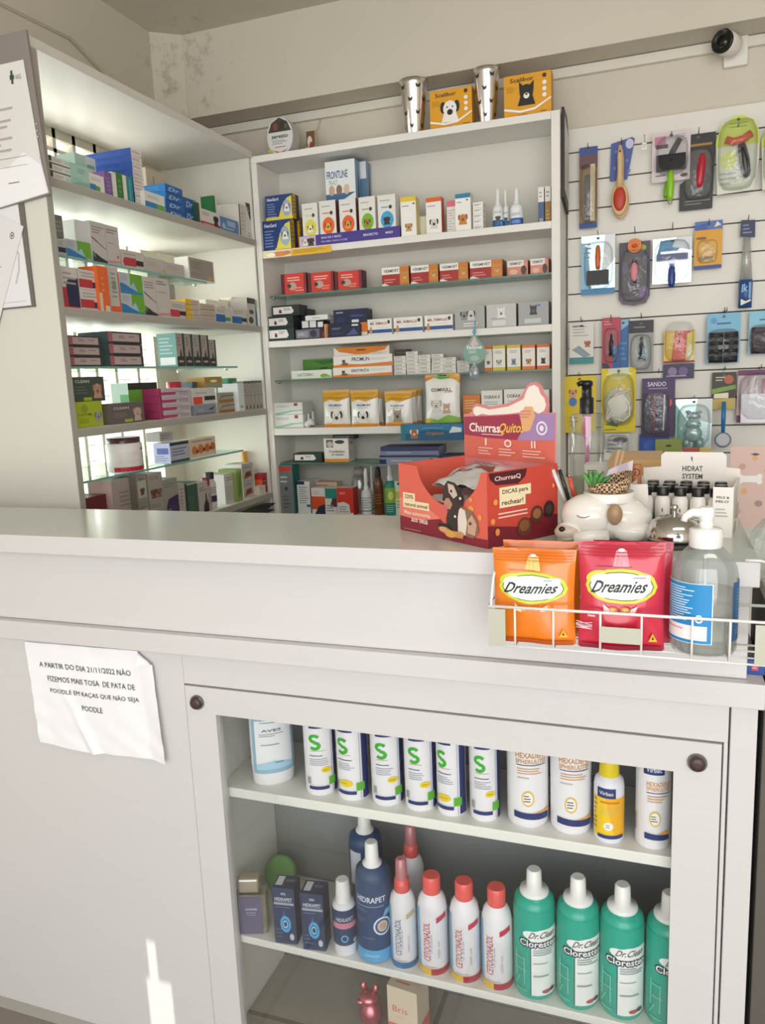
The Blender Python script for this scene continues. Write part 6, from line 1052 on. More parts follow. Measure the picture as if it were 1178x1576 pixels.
g.deco(hf, hp('de6c5c', [(-.230, .119), (-.003, .119), (-.003, .160), (-.09, .157), (-.16, .158), (-.230, .162)]) + hp('a23450', [(-.230, .162), (-.16, .158), (-.09, .157), (-.075, .178), (-.085, .203), (-.14, .199), (-.230, .196)]) + hp('a888b8', [(-.09, .157), (-.003, .160), (-.003, .204), (-.03, .205), (-.085, .203), (-.075, .178)])
 + hp('f5ecdf', [(-.203, .203), (-.195, .198), (-.18, .202), (-.16, .200), (-.11, .203), (-.07, .207), (-.05, .209), (-.038, .204), (-.026, .209), (-.021, .219), (-.025, .230), (-.034, .238), (-.038, .248), (-.048, .253), (-.060, .250), (-.067, .242), (-.073, .229), (-.11, .216), (-.16, .210), (-.18, .214), (-.195, .216), (-.203, .211)])
 + hp('e6b07c', [(-.078, .180), (-.082, .202), (-.070, .216), (-.052, .216), (-.046, .200), (-.058, .176), (-.07, .172)])
 + 'm .655 .55 .80 .66 3 d97a80;T .25 .42 .36 .12 fbf1ea Churras;i .56 .42 .28 .15 f4c45a Quitos;m .22 .32 .56 .345 1 f6d9e0;o .875 .44 .055 .085 f4eaf6 a888b8 .75;e .875 .44 .02 .035 f4eaf6;r .26 .19 .28 .28 f8e2da;m .18 .06 .36 .17 3 f6c4b8;o .52 .23 .04 .05 f8e2da de6c5c .6;m .42 .06 .62 .17 3 f6c4b8;r .77 .19 .785 .28 f8e2da;r .80 .19 .815 .28 f8e2da;m .68 .06 .92 .17 3 f6c4b8', HW, HH)
g.obj('header_card', TBX)
def sachet(loc, rot, s, label, tiltx=0):
    g = G(); NX = NY = 12; foil = mat('ebe8ea', .25, .5, .15, 40); P = []
    for j in range(NY + 1):
        for i in range(NX + 1):
            u, v = i / NX, j / NY; e = (math.sin(math.pi * u) * math.sin(math.pi * v)) ** .5
            P.append(((u - .5) * .10 * s, (v - .5) * .13 * s, .016 * e + .005 * math.sin(u * 13 + s * 9) * math.sin(v * 15 + s * 4)))
    Q = [(x, y, -z * .6 - .0006) for x, y, z in P]; F = [(j * (NX + 1) + i, j * (NX + 1) + i + 1, (j + 1) * (NX + 1) + i + 1, (j + 1) * (NX + 1) + i) for j in range(NY) for i in range(NX)]
    g.add(P, F, foil, True); g.add(Q, [f[::-1] for f in F], foil, True)
    def fn(u, v, w): i = u; e = (math.sin(math.pi * min(1, max(0, u))) * math.sin(math.pi * min(1, max(0, v)))) ** .5; return ((u - .5) * .10 * s, (v - .5) * .13 * s, .016 * e + .005 * math.sin(u * 13 + s * 9) * math.sin(v * 15 + s * 4) + w)
    g.deco(fn, 'p c0706c .15 .3 .45 .25 .5 .45 .2 .5;p 8a4a3c .55 .4 .85 .45 .8 .62 .55 .6;m .2 .6 .8 .8 3 8a7a80', 1, 1, sub=.06, w0=.0012)
    o = g.obj('foil_sachet', None, loc, rot); o.rotation_euler.x = math.radians(tiltx); return tag(o, label, 'sachet', 'foil sachets in the red box')
ca, sa = math.cos(math.radians(-34.9)), math.sin(math.radians(-34.9))
def inbox(x, y, z): return (-.256 + x * ca - y * sa, 1.188 + x * sa + y * ca, ZT + z)
sachet(inbox(-.135, .085, .062), -34.9, 1.0, 'crinkled silver sachet lying lowest in the opening of the red box', 4)
sachet(inbox(-.120, .088, .098), -20, 1.02, 'crinkled silver sachet with reddish print topmost in the red box', 8)
g = sachet(inbox(-.125, .082, .030), -40, .98, 'silver sachet at the bottom of the red box'); 
# clear pump dispenser further along the worktop
d0 = (-0.1515,1.731); DX, DY = d0
dp_ = (-0.1459,1.66,1.188,0.0711,0.1808)
root = empty('pump_dispenser', (DX, DY, ZT), 0, 'tall clear dispenser bottle with black pump and a bright pink tube', 'dispenser')
br, bh = dp_[3] / 2, dp_[4]
CB_ = clear('f7faf9', .10, .03, 'clear_bottle', haze=.05)
g = G(); g.lathe([(br * .96, 0), (br, .004), (br, bh - .006), (br * .95, bh)], CB_, 32, caps=False); g.lathe([(.001, .002), (br * .96, .002)], CB_, 32, caps=False); g.lathe([(br * .95, bh), (br * .45, bh + .002)], CB_, 32, caps=False); g.obj('bottle_body', root)
g = G(); g.lathe([(br * .42, bh), (br * .42, bh + .033), (br * .30, bh + .036), (br * .30, bh + .058), (br * .36, bh + .060), (br * .36, bh + .068), (br * .2, bh + .071)], mat('17171a', .25), 28); g.tube([(0, 0, bh + .065), (-.010, -.003, bh + .067), (-.019, -.006, bh + .062)], .005, mat('17171a', .25), 10); g.obj('pump', root)
g = G(); g.lathe([(.0085, bh - .05), (.0095, bh - .002)], mat('e07ab0', .3), 16); g.tube([(0, 0, bh - .05), (.0015, 0, bh * .5), (-.003, 0, .012)], .0042, mat('e27ab4', .3), 10); g.obj('pink_tube', root)
g = G(); g.lathe([(br * .93, .002), (br * .93, bh * .24)], clear('dde6e6', .05, .02, 'water', haze=.06), 28); g.obj('liquid', root)
# puppy-shaped ceramic planter
PX = (-0.0855,1.228)
root = empty('puppy_planter', (-.088, 1.292, ZT), 0, 'white ceramic planter shaped like a sleeping puppy with one brown ear', 'planter')
CER = mat('eceae4', .12, 0, 0, 8, .5)
g = G(); g.blob((.014, .01, .034), (.064, .045, .036), CER, 28, 18)
g.blob((-.020, -.008, .040), (.046, .040, .036), CER, 28, 18); g.blob((-.050, -.034, .018), (.022, .022, .016), CER, 20, 12)
g.blob((.045, -.012, .018), (.034, .028, .018), CER, 20, 12); g.tube([(.01, -.036, .012), (-.02, -.048, .010), (-.04, -.050, .009)], [.012, .012, .010], CER, 14)
g.lathe([(.040, .062), (.041, .076), (.038, .078), (.036, .070)], CER, 32, (.010, .012, 0)); g.obj('ceramic_body', root)
g = G(); g.blob((.022, -.040, .048), (.012, .010, .017), mat('a58565', .3), 16, 10); g.obj('brown_ear', root)
g = G(); g.blob((-.058, -.054, .025), (.0055, .005, .0045), mat('1f1a1a', .1), 14, 8); g.obj('nose', root)
g = G(); g.blob((-.052, -.043, .019), (.020, .015, .012), mat('cfc0b0', .15), 18, 10); g.obj('muzzle_patch', root)
g = G(); g.tube([(-.036, -.0445, .046), (-.030, -.0475, .0435), (-.022, -.0480, .0435), (-.016, -.0465, .046)], .0009, '8a7a70', 6); g.obj('closed_eye', root)
# burlap wrap, succulent, pens, rolled papers standing in it
WV_ = bpy.data.materials.new('burlap'); WV_.use_nodes = True; nt = WV_.node_tree; ck = nt.nodes.new('ShaderNodeTexChecker'); ck.inputs['Scale'].default_value = 260; ck.inputs[1].default_value = lin('d9b890'); ck.inputs[2].default_value = lin('4a3828'); nt.links.new(ck.outputs[0], nt.nodes['Principled BSDF'].inputs[0]); tc_ = nt.nodes.new('ShaderNodeTexCoord'); nt.links.new(tc_.outputs['Object'], ck.inputs['Vector'])
BPT = empty('burlap_pot', (-.078, 1.304, ZT + .0700), 0, 'checked burlap wrapped pot sitting in the puppy planter', 'pot')
g = G(); vs = []; N_ = 30
for k, (r_, z_) in enumerate(((.026, 0), (.033, .012), (.036, .024))):
    for i in range(N_):
        a = math.tau * i / N_; zz = z_ + (.016 * max(0, math.cos(a - .4)) if k == 2 else (.006 * max(0, math.cos(a)) if k == 1 else 0)); vs.append((r_ * math.cos(a), r_ * .8 * math.sin(a), zz))
g.add(vs, [(k * N_ + i, k * N_ + (i + 1) % N_, (k + 1) * N_ + (i + 1) % N_, (k + 1) * N_ + i) for k in range(2) for i in range(N_)], WV_, True); g.lathe([(.0001, .010), (.031, .011)], '4a3a2c', 24, sy=.8, caps=False); g.obj('burlap_wrap', BPT)
root = empty('succulent', (-.100, 1.292, ZT + .084), 0, 'small green succulent with pointed leaves growing in the burlap pot', 'plant')
g = G()
for i in range(16):
    a = i * 2.4; L_ = .030 - .0008 * i; e = math.radians(30 + i * 3.4); dx, dy, dz = math.cos(a) * math.cos(e), math.sin(a) * math.cos(e), math.sin(e)
    g.tube([(0, 0, .002), (dx * L_ * .4, dy * L_ * .4, dz * L_ * .4 + .002), (dx * L_ * .8, dy * L_ * .8, dz * L_ * .85 + .004), (dx * L_, dy * L_, dz * L_ + .008)], [.003, .0048, .003, .0004], ('3f7a3a', '5a9a4c', '4c8a44')[i % 3], 8)
g.obj('leaf_rosette', root)
for i, (p_, q_, c_, l_) in enumerate((((-.150, 1.318, ZT + .055), (-.170, 1.312, ZT + .112), 'd9d6d6', 'white pen leaning against the red treat box'), ((-.143, 1.320, ZT + .055), (-.159, 1.316, ZT + .110), '2c2a2c', 'black pen leaning beside the white one'), ((-.133, 1.316, ZT + .06), (-.142, 1.308, ZT + .100), 'c8483a', 'short red pen near the succulent'))):
    g = G(); g.tube([p_, q_], .0034, c_ + 'g', 10); g.tube([q_, tuple(b + (b - a) * .12 for a, b in zip(p_, q_))], [.0028, .001], 'b4b4b4h', 8); g.v = [(x - p_[0], y - p_[1], z - p_[2]) for x, y, z in g.v]
    tag(g.obj('pen', None, p_), l_, 'pen', 'pens by the planter')
a_ = (-0.0715,1.42,1.238,0.0474,0.0441)
g = G(); vs = []
for j in range(9):
    for i in range(9):
        u, v = i / 8, j / 8; vs.append(((u - .5) * a_[3] * (1 - .1 * v) + .006 * v, .008 * math.sin(u * 5) - .01 * u, v * a_[4] * (.75 + .45 * u)))
g.add(vs, [(j * 9 + i, j * 9 + i + 1, (j + 1) * 9 + i + 1, (j + 1) * 9 + i) for j in range(8) for i in range(8)], mat('e6dce8', .6), True)
tag(g.obj('tissue_paper', None, (a_[0], 1.42, a_[2])), 'pale lilac white folded paper standing behind the succulent', 'paper')
b_ = (-0.0385,1.4,1.236,0.0171,0.0466)
g = G(); g.lathe([(b_[3] / 2, 0), (b_[3] / 2, b_[4])], 'b4744c', 20); g.tube([(math.cos(t) * .0006 * t, math.sin(t) * .0006 * t - b_[3] / 2 - .0006 + .0, b_[4] * .72 + math.sin(t) * .0) for t in (1, 2)], .0002, '6a3a20', 6)
g.tube([(math.cos(t) * .0009 * t, -b_[3] / 2 - .0002, b_[4] * .7 + math.sin(t) * .0009 * t) for t in [i * .6 for i in range(2, 15)]], .0007, '6a3a20', 6)
tag(g.obj('brown_roll', None, (b_[0], 1.41, b_[2])), 'small terracotta brown roll with a spiral mark beside the white display box', 'roll')
for i, (p_, q_) in enumerate((((-.096, 1.50, 1.20), (-.073, 1.505, 1.298)), ((-.090, 1.51, 1.20), (-.066, 1.515, 1.295)))):
    g = G(); g.tube([p_, q_], .004, 'cfae86', 8); g.v = [(x - p_[0], y - p_[1], z - p_[2]) for x, y, z in g.v]; tag(g.obj('wooden_stick', None, p_), ('pale wooden stick rising behind the lilac paper', 'second pale wooden stick, behind the first')[i], 'stick', 'wooden sticks')
box('kraft_box', 'flat kraft brown box lying behind the white display box', 'box', None, (-.045, 1.56, ZT, .10, .10), .16, 'cfa670', 'm .1 .5 .9 .8 3 b48a54', T='r 0 0 1 1 d9b480')
box('small_white_box', 'small white box with a dark ring mark behind the lilac paper', 'box', None, (-.115, 1.60, ZT, .06, .085), .05, 'e2e4e0', 'r 0 0 1 .2 3a7a6c;o .75 .62 .1 .08 333 e2e4e0 .6;m .1 .75 .5 .9 2 8a8c8a')
# white display box of small bottles
hx0, hx1, hy0, hy1 = -.052, .107, 1.330, 1.452
DB = empty('bottle_display_box', (.0315, 1.335, ZT), -9, 'white cardboard counter display full of small black-capped bottles', 'display box')
hw = (hx1 - hx0) / 2; HB = mat('e9e5dd', .5); hd = hy1 - hy0
g = G(); ct_ = [(-hw + .026, .085)] + [(-hw + .026 + .006 * math.sin(t), .020 - .0 * t + .012 * (1 - math.sin(t)) * 0 + .0) for t in (0,)] 
P = [(-hw, 0), (hw, 0), (hw, .082), (hw - .030, .082), (hw - .030, .03), (hw - .036, .022), (-hw + .040, .022), (-hw + .032, .03), (-hw + .028, .084), (-hw, .082)]
g.plate(P, 0, .0016, HB); f0 = flat((-hw, 0, 0), (1, 0, 0), (0, 0, 1), (0, -1, 0)); W2 = 2 * hw
g.deco(f0, 'T .11 .40 .17 .075 3a3634 HIDRAT;T .12 .28 .16 .075 3a3634 SYSTEM;p 3a3634 .10 .6 .125 .52 .115 .66;T .905 .80 .12 .045 4a4644 PELE &;T .90 .72 .12 .045 4a4644 PELO;m .84 .4 .97 .6 3 b4b0a8', W2, .082)
g.obj('front_panel', DB)
g = G(); g.box(hw - .0016, hw, .002, hd, 0, .083, HB); g.deco(flat((hw, .002, 0), (0, 1, 0), (0, 0, 1), (1, 0, 0)), 'p b49488 .1 .05 .5 .02 .6 .2 .3 .25;p a8988c .3 .3 .8 .2 .9 .5 .5 .5;m .15 .35 .9 .9 8 cfc4ba', hd, .083); g.obj('side_panel', DB)
g = G(); g.box(-hw, -hw + .0016, .002, hd, 0, .083, HB); g.obj('side_panel', DB)
g = G(); x0_, x1_ = -hw + .030, hw - .022
g.plate([(-hw, 0), (hw, 0), (hw, .097), (x1_, .099), (x1_, .119), (x1_ - .006, .125), (x0_ + .006, .125), (x0_, .119), (x0_, .099), (-hw, .096)], hd - .0016, .0016, HB)
g.deco(flat((-hw, hd - .0016, .045), (1, 0, 0), (0, 0, 1), (0, -1, 0)), 'T .52 .60 .21 .11 3a3634 HIDRAT;T .52 .44 .21 .11 3a3634 SYSTEM;p 3a3634 .50 .82 .52 .73 .515 .86;m .05 .18 .9 .26 2 c4c0b8;m .3 .22 .38 .3 1 6a6664', W2, .085); g.obj('header_panel', DB)
g = G(); g.box(-hw + .002, hw - .002, .002, hd - .002, 0, .002, HB); g.obj('base_panel', DB)
n = 0; first = None; h9 = math.radians(-9)
def hloc(x, y): return (.0315 + x * math.cos(h9) - y * math.sin(h9), 1.335 + x * math.sin(h9) + y * math.cos(h9), ZT + .0022)
posn = ['at the left end', 'second', 'third', 'fourth', 'at the pump side']
for r_ in range(3):
    for c_ in range(5):
        x, y = -hw + .022 + c_ * .0275 + (r_ % 2) * .004, .020 + r_ * .036
        if first is None:
            first = empty('care_bottle', hloc(x, y), 0, '', 'bottle', 'small black-capped bottles in the white display')
            g = G(); g.lathe([(.0115, 0), (.0125, .002), (.0125, .060), (.011, .066), (.008, .070)], mat('dedad2', .25), 22); g.deco(lambda u, v, w: (.0125 * math.sin((u - .5) * 3) + w * 0, -(.0125 + w) * math.cos((u - .5) * 3), .008 + v), 'p 3a3634 .45 .7 .52 .6 .5 .8;m .3 .3 .7 .5 2 9a968e;r 0 .0 1 .35 1f8a7c', 1, .05, sub=.12, w0=.0006); g.obj('bottle_body', first)
            g = G(); g.lathe([(.0095, .069), (.0098, .072), (.0098, .084), (.009, .0855)], mat('1a1919', .3), 20); g.obj('cap', first); b = first; first.scale = (1, 1, .88)
        else:
            b = copy_tree(first); b.location = hloc(x, y)
        b['label'] = 'small white bottle with black cap, ' + ('first', 'second', 'third', 'fourth', 'fifth')[c_] + ' in the ' + ('front', 'middle', 'rear')[r_] + ' row of the display'
# service bell
root = empty('service_bell', (.022, 1.262, ZT), 0, 'polished silver counter bell with a small button on top', 'bell')
CH = mat('c4c2be', .12, 1)
g = G(); g.lathe([(.040, 0), (.041, .004), (.036, .008)], mat('3a3836', .3, .6), 32); g.obj('base', root)
g = G(); g.lathe([(.042, .012), (.0425, .014), (.040, .026), (.033, .038), (.020, .046), (.006, .049)], CH, 40); g.obj('dome', root)
g = G(); g.lathe([(.0035, .048), (.0035, .056), (.006, .058), (.006, .061), (.0025, .064)], CH, 20); g.obj('button', root)
# clear carafe at the end
g = G(); g.box(.153, .24, 1.21, 1.42, 0, 1.10, mat('5a554e', .5)); g.box(.150, .243, 1.205, 1.425, 1.10, 1.1195, mat('cfc9bc', .4)); bev(tag(g.obj('side_stand'), 'narrow dark stand beside the end of the counter, mostly out of view', 'stand'))
root = empty('clear_carafe', (.142, 1.245, ZT - .0), 0, 'clear round carafe with blue cap just past the end of the worktop', 'carafe')
root.location = (.1, 1.40, ZT); CF = clear('f2f6f4', .08, .03, 'clear_glass', haze=.12)
cr = (0.1891,1.494); root.location = (.178, 1.27, 1.120)
g = G(); g.lathe([(.030, 0), (.046, .01), (.052, .04), (.046, .075), (.022, .105), (.018, .12)], CF, 32, caps=False); g.obj('carafe_body', root)
g = G(); g.lathe([(.019, .118), (.020, .122), (.020, .145), (.017, .150)], mat('6a78b4', .3), 24); g.obj('blue_cap', root)

# ================================================================== wire basket hooked on the worktop edge
WB_ = empty('wire_basket', (-.08, 1.12, 1.05), 0, 'white wire basket hanging on the worktop edge with treat bags', 'basket')
wx0, wx1, wy0, wy1, wz0, wz1 = -.234, .150, 1.080, 1.158, 1.054, 1.113
WM = mat('ecebe8', .3); o_ = (.08, -1.12, -1.05)
def wire(pts, nm='wire', r=.0016, closed=False): g = G(); g.tube(pts, r, WM, 8, closed); return g
g = wire([(wx0, wy0, wz1), (wx1, wy0, wz1 - .0), (wx1, wy1, wz1), (wx0, wy1, wz1)], r=.0022, closed=True); g.obj('top_rim', WB_, o_)
g = wire([(wx0, wy0, wz0), (wx1, wy0, wz0), (wx1, wy1, wz0), (wx0, wy1, wz0)], r=.0016, closed=True); g.obj('bottom_rim', WB_, o_)
g = G()
for i, x in enumerate((-.195, -.140, -.075, -.020, .045, .092)):
    g.tube([(x, wy0, wz1), (x, wy0, wz0), (x, wy1, wz0), (x, wy1, wz1)], .0016, WM, 8)
for y in (1.105, 1.132): g.tube([(wx0, y, wz1 if False else wz0), (wx1, y, wz0)], .0014, WM, 8)
g.obj('bars', WB_, o_)
for x, k in ((wx0 + .004, 1), (wx1 - .006, -1)):
    g = G(); g.tube([(x, wy0, wz1), (x, 1.10, 1.150), (x, 1.140, 1.172), (x, 1.152, 1.176), (x + k * .01, 1.156, 1.178), (x + k * .03, 1.156, 1.178)], .002, WM, 8); g.tube([(x, wy1, wz1), (x, wy1, 1.170)], .002, WM, 8); g.obj('hanger_arm', WB_, o_)
for x0_, x1_, z0_, z1_ in ((-.2335, -.2085, 1.0555, 1.110), (-.075, -.020, 1.071, 1.094), (.122, .148, 1.0555, 1.110)):
    g = G(); g.box(x0_, x1_, wy0 - .003, wy0 - .002, z0_, z1_, mat('b4b4a4', .4, .2)); g.obj('label_plate', WB_, o_)
DRM = ('e .5 .60 .43 .165 {y};e .26 .66 .18 .085 {y};e .72 .65 .18 .08 {y};e .3 .55 .16 .075 {y};e .68 .54 .16 .07 {y};e .5 .6 .385 .135 2c3a2c;e .5 .6 .375 .128 f4f4ee;e .28 .65 .15 .065 f4f4ee;e .70 .64 .15 .062 f4f4ee;e .32 .55 .14 .06 f4f4ee;e .67 .55 .14 .06 f4f4ee;'
       'i .49 .60 .64 .115 23202a Dreamies;r .62 .655 .84 .71 f2f2f2;m .64 .67 .8 .7 1 9a9aa0;p {hl} .40 .78 .60 .78 .56 .93 .44 .93;m .2 .775 .72 .79 1 {dk};e .40 .38 .06 .028 c98a3a;e .40 .38 .035 .014 f0c47a;e .55 .385 .06 .028 c98a3a;e .55 .385 .035 .014 f0c47a;p {w} .28 .44 .36 .39 .38 .35 .30 .36;p {w} .60 .36 .62 .40 .70 .43 .66 .36;'
       'r .02 .0 .98 .045 {dk};r .02 .88 .98 .885 {dk};r .02 .91 .98 .915 {dk};r .02 .94 .98 .945 {dk};r .02 .97 .98 .975 {dk};p e6b81e .82 .09 .92 .09 .87 .17;p 2c2a1c .855 .11 .885 .11 .87 .145;e .5 .935 .04 .015 f4ece4')
OR = DRM.format(y='c8d63a', dk='b8520e', hl='f8c87a', w='f6e6d0'); PK = DRM.format(y='d4d24a', dk='8f1830', hl='ee9aa8', w='f4d4d8')
for nm, lab, dim, base, F, rt in (
    ('treat_bag', 'orange cat treat bag in the wire basket, front one', (-0.1716,1.094,1.061,0.122,0.1341), 'e87e18k', OR, 0),
    ('treat_bag', 'crimson pink cat treat bag in the wire basket', (-0.0477,1.092,1.055,0.1181,0.1543), 'c82440k', PK + ';V .06 .22 .2 .07 e6c9d0 MIX;m .1 .3 .2 .34 1 e6c9d0', 3)):
    x, y, z, w, h = dim; pouch(nm, lab, 'bag', None, (x, 1.087 + .0, 1.0562, w, h - (1.0562 - z)), .036, base, F, rot=rt, back=base, tilt=-3, wob=.0035)
d_ = (-0.1641,1.12,1.138,0.1147,0.063)
pouch('treat_bag', 'second orange treat bag, only its top edge showing behind the front one', 'bag', None, (d_[0], 1.126, 1.0562, d_[3], 1.0562 * 0 + (d_[2] + d_[4]) - 1.0562), .020, 'dc7416k', 'r .02 .9 .98 .905 a84c0e;r .02 .93 .98 .935 a84c0e;r .02 .96 .98 .965 a84c0e', back='dc7416', wob=.0008)
d_ = (-0.0365,1.12,1.145,0.1096,0.0615)
pouch('treat_bag', 'second crimson treat bag, only its edge showing behind the front one', 'bag', None, (d_[0] + .002, 1.127, 1.0562, d_[3], (d_[2] + d_[4]) - 1.0562 - .002), .020, 'b81e38k', 'r .02 .9 .98 .905 7a1428', back='b81e38', wob=.0008)
# sanitizer bottle with white pump
root = empty('sanitizer_bottle', (.0605, 1.1195, 1.0562), 0, 'large clear pump bottle of hand gel with blue label, in the wire basket', 'bottle')
R_ = .0435; pr = [(.036, 0), (.041, .002), (R_, .008), (R_, .108), (.041, .122), (.033, .137), (.024, .146), (.0185, .151), (.0175, .156)]
g = G(); g.lathe(pr, clear('f6fafa', .10, .03, 'clear_bottle', haze=.08), 40, caps=False, sy=.86); g.lathe([(.0001, .0015), (.036, .0015)], clear('f6fafa', .10, .03, 'clear_bottle', haze=.08), 40, caps=False, sy=.86); g.obj('bottle_body', root)
g = G(); g.lathe([(.035, .0025), (.040, .006), (R_ - .0016, .010), (R_ - .0016, .088)], clear('eeeee6', .0, .02, 'hand_gel', haze=.16), 36, sy=.86); g.obj('gel', root)
def lbl(g, a0, a1, z0, z1, code):
    W_ = (a1 - a0) * R_
    def fn(u, v, w): a = a0 + u / R_; return ((R_ + w) * math.sin(a), -(R_ + w) * .86 * math.cos(a), z0 + v)
    g.deco(fn, code, W_, z1 - z0, sub=.003, w0=.0006)
g = G(); lbl(g, -1.75, .22, .020, .104, 'r 0 0 1 1 e6eef2;r .02 .01 .985 .99 1c86c4;m .06 .36 .78 .94 14 cfe4f2;r .02 .06 .92 .30 f0eef0;m .1 .2 .7 .26 1 d9a0a0;o .80 .42 .06 .07 dfeef6 1c86c4 .6'); g.obj('front_label', root)
g = G(); lbl(g, .92, 1.9, .022, .104, 'r 0 0 1 1 2c5a88;m .2 .1 .9 .9 14 6a90b4'); g.obj('back_label', root)
g = G(); g.lathe([(.0205, .148), (.0215, .150), (.0215, .172), (.0195, .1735), (.0195, .1737), (.009, .174), (.009, .186), (.0105, .188), (.0105, .200), (.0085, .203)], mat('eceae8', .3), 32); g.tube([(0, 0, .194), (-.018, -.006, .1965), (-.027, -.009, .191), (-.029, -.010, .184)], [.0075, .006, .005, .0042], mat('eceae8', .3), 12); g.obj('pump', root)
g = G(); g.tube([(0, 0, .16), (.001, 0, .05), (.004, 0, .008)], .0028, clear('e9eeee', .2, .05, 'clear_tube2', haze=.3), 8); g.obj('dip_tube', root)
g = G(); g.box(-.012, .014, 0, .02, 0, .022, '244a94'); g.deco(flat((-.012, 0, 0), (1, 0, 0), (0, 0, 1), (0, -1, 0)), 'r .3 .3 .65 .8 c84a5a;m .35 .4 .6 .7 2 e6c4c8', .026, .022)
cb = (0.1315,1.182,0.9938,0.0137,0.0239)
tag(g.obj('blue_packet', None, (.1385 + .0, 1.2145, .9895)), 'tiny blue packet with a red mark on the counter ledge end', 'packet')

# ================================================================== bottles behind the glass door
Z1, ZB = .6632, .1163
def z2(x): return SH2(x) + .0003
WH = 'e9e7ea'
def bx_(d): return d
# upper shelf
x = (-0.7193,1.3,0.6482,0.1001,0.1415)
bottle('oval_shampoo_bottle', 'large white oval bottle with a pale blue framed label, at the hinge end', 'bottle', None, (x[0], 1.275, Z1), [(.036, 0), (.041, .004), (.043, .05), (.0425, .14), (.035, .16), (.016, .17)], WH, 'r .12 .05 .88 1 8fb8cc;r .2 .12 .80 .96 e6e8ea;T .48 .90 .34 .05 3a3c40 Perdizol;m .3 .82 .62 .86 1 9aa0a4;T .47 .72 .3 .04 5a5c60 AVES;m .28 .62 .66 .68 2 9a9ea2;m .3 .48 .6 .52 1 9aa0a4;p a8cce0 .2 .12 .8 .12 .8 .18 .5 .25 .2 .2;m .5 .2 .7 .24 1 5a8ab0', .02, .155,
       [([(.0165, .168), (.0165, .19), (.015, .193)], 'e6e6e6', 'cap')], rot=8, sy=.62)
SL = 'r .80 0 1 1 232c64;r .745 0 .765 1 b4b8cc;S .40 .73 .25 .21 3cae2c S;m .30 .60 .66 .62 1 c0a884;m .28 .53 .62 .555 1 3a4470;m .28 .40 .68 .51 4 a8acb8;e .62 .34 .11 .04 e6c81e;m .55 .33 .7 .35 1 8a7a1c;r .66 .12 .84 .23 5cae2c;r .24 .07 .66 .115 26346c;b .2 .14 .30 .24;r .3 .925 .62 .975 26346c'
def sbot(px0, px1, pyb, rot, lab, yellow=True):
    return lab
i = 0
for dim, rot, who in (((-0.6118,1.285,0.6441,0.0599,0.1645), 0, 'first after the oval bottle'), ((-0.5436,1.27,0.6466,0.0603,0.1766), -20, 'second, turned a little away'), ((-0.4742,1.27,0.6467,0.0597,0.1843), -2, 'third'), ((-0.4085,1.265,0.6482,0.0577,0.1926), -4, 'fourth'), ((-0.3482,1.262,0.6532,0.0535,0.1958), -22, 'fifth, turned a little away'), ((-0.2868,1.25,0.6526,0.0538,0.2088), 0, 'sixth, beside the wide bottles')):
    r = dim[3] / 2
    code = SL if i != 4 and i != 1 else SL.replace('e .62 .34 .11 .04 e6c81e;m .55 .33 .7 .35 1 8a7a1c;', 'e .45 .22 .15 .05 e6c81e;m .36 .21 .54 .23 1 8a7a1c;')
    bottle('shampoo_bottle', 'white cylinder bottle with a green S and navy stripe, ' + who, 'bottle', 'white bottles with a green S', (dim[0], 1.238 + r, Z1), [(r * .94, 0), (r, .004), (r, .150), (r * .94, .158), (r * .8, .160)], WH, code, .004, .150,
           [([(r * .84, .159), (r * .84, .175), (r * .8, .177)], 'e4e4e6', 'cap')], rot=rot)
    i += 1
HX = 'T .54 .90 .5 .065 c98a3c HEXADENE;T .54 .825 .5 .055 cf9850 SPHERULITES;r .3 .775 .78 .785 26346c;m .32 .66 .76 .75 3 cfa070;m .32 .60 .6 .64 1 c9b8a0;o .48 .36 .095 .10 e0b84a f0ece4 .8;m .42 .31 .54 .41 3 4a4a4c;p 26346c .26 .11 .84 .08 .84 .16 .26 .19;p e6a84a .55 .185 .84 .165 .84 .22 .75 .2'
for dim, rot, who, nm, pr_ in (((-0.2109,1.255,0.6523,0.0724,0.1916), 4, 'nearest the green S bottles', 'wide_bottle', 1), ((-0.1359,1.25,0.6572,0.0695,0.1863), 4, 'second, beside the yellow-capped one', 'wide_bottle', 1)):
    r = dim[3] / 2
    bottle(nm, 'wide white bottle with orange capitals and navy foot band, ' + who, 'bottle', 'wide white bottles with orange capitals', (dim[0], 1.238 + r, Z1), [(r * .9, 0), (r * .98, .004), (r, .02), (r, .14), (r * .97, .160), (r * .7, .168)], WH, HX, .004, .152, [([(r * .5, .166), (r * .5, .177)], 'e4e4e6', 'cap')], rot=rot)
dim = (-0.0709,1.25,0.6443,0.0496,0.1492); r = dim[3] / 2
bottle('yellow_cap_bottle', 'white bottle with yellow cap and yellow orange label', 'bottle', None, (dim[0], 1.231 + r, Z1), [(r * .9, 0), (r, .004), (r, .098), (r * .93, .108), (r * .62, .116)], 'e6e6f0', 'r .1 .06 .92 .82 efb01c;p f2ca1e .1 .06 .6 .06 .4 .82 .1 .82;r .22 .82 .62 1 26346c;T .42 .91 .3 .07 d9d9ea Virbac;m .3 .70 .86 .78 1 c9782c;m .3 .5 .84 .64 4 e0c060;m .12 .2 .22 .8 7 a87a1c;e .47 .30 .10 .08 f0eee4;m .42 .26 .52 .34 2 8a8a9a;r .24 .065 .80 .13 26346c', .004, .100, [([(r * .66, .114), (r * .68, .117), (r * .6, .158), (r * .55, .16)], 'e2c81ag', 'cap')], rot=4)
dim = (-0.0003,1.245,0.6484,0.0566,0.1804); r = dim[3] / 2
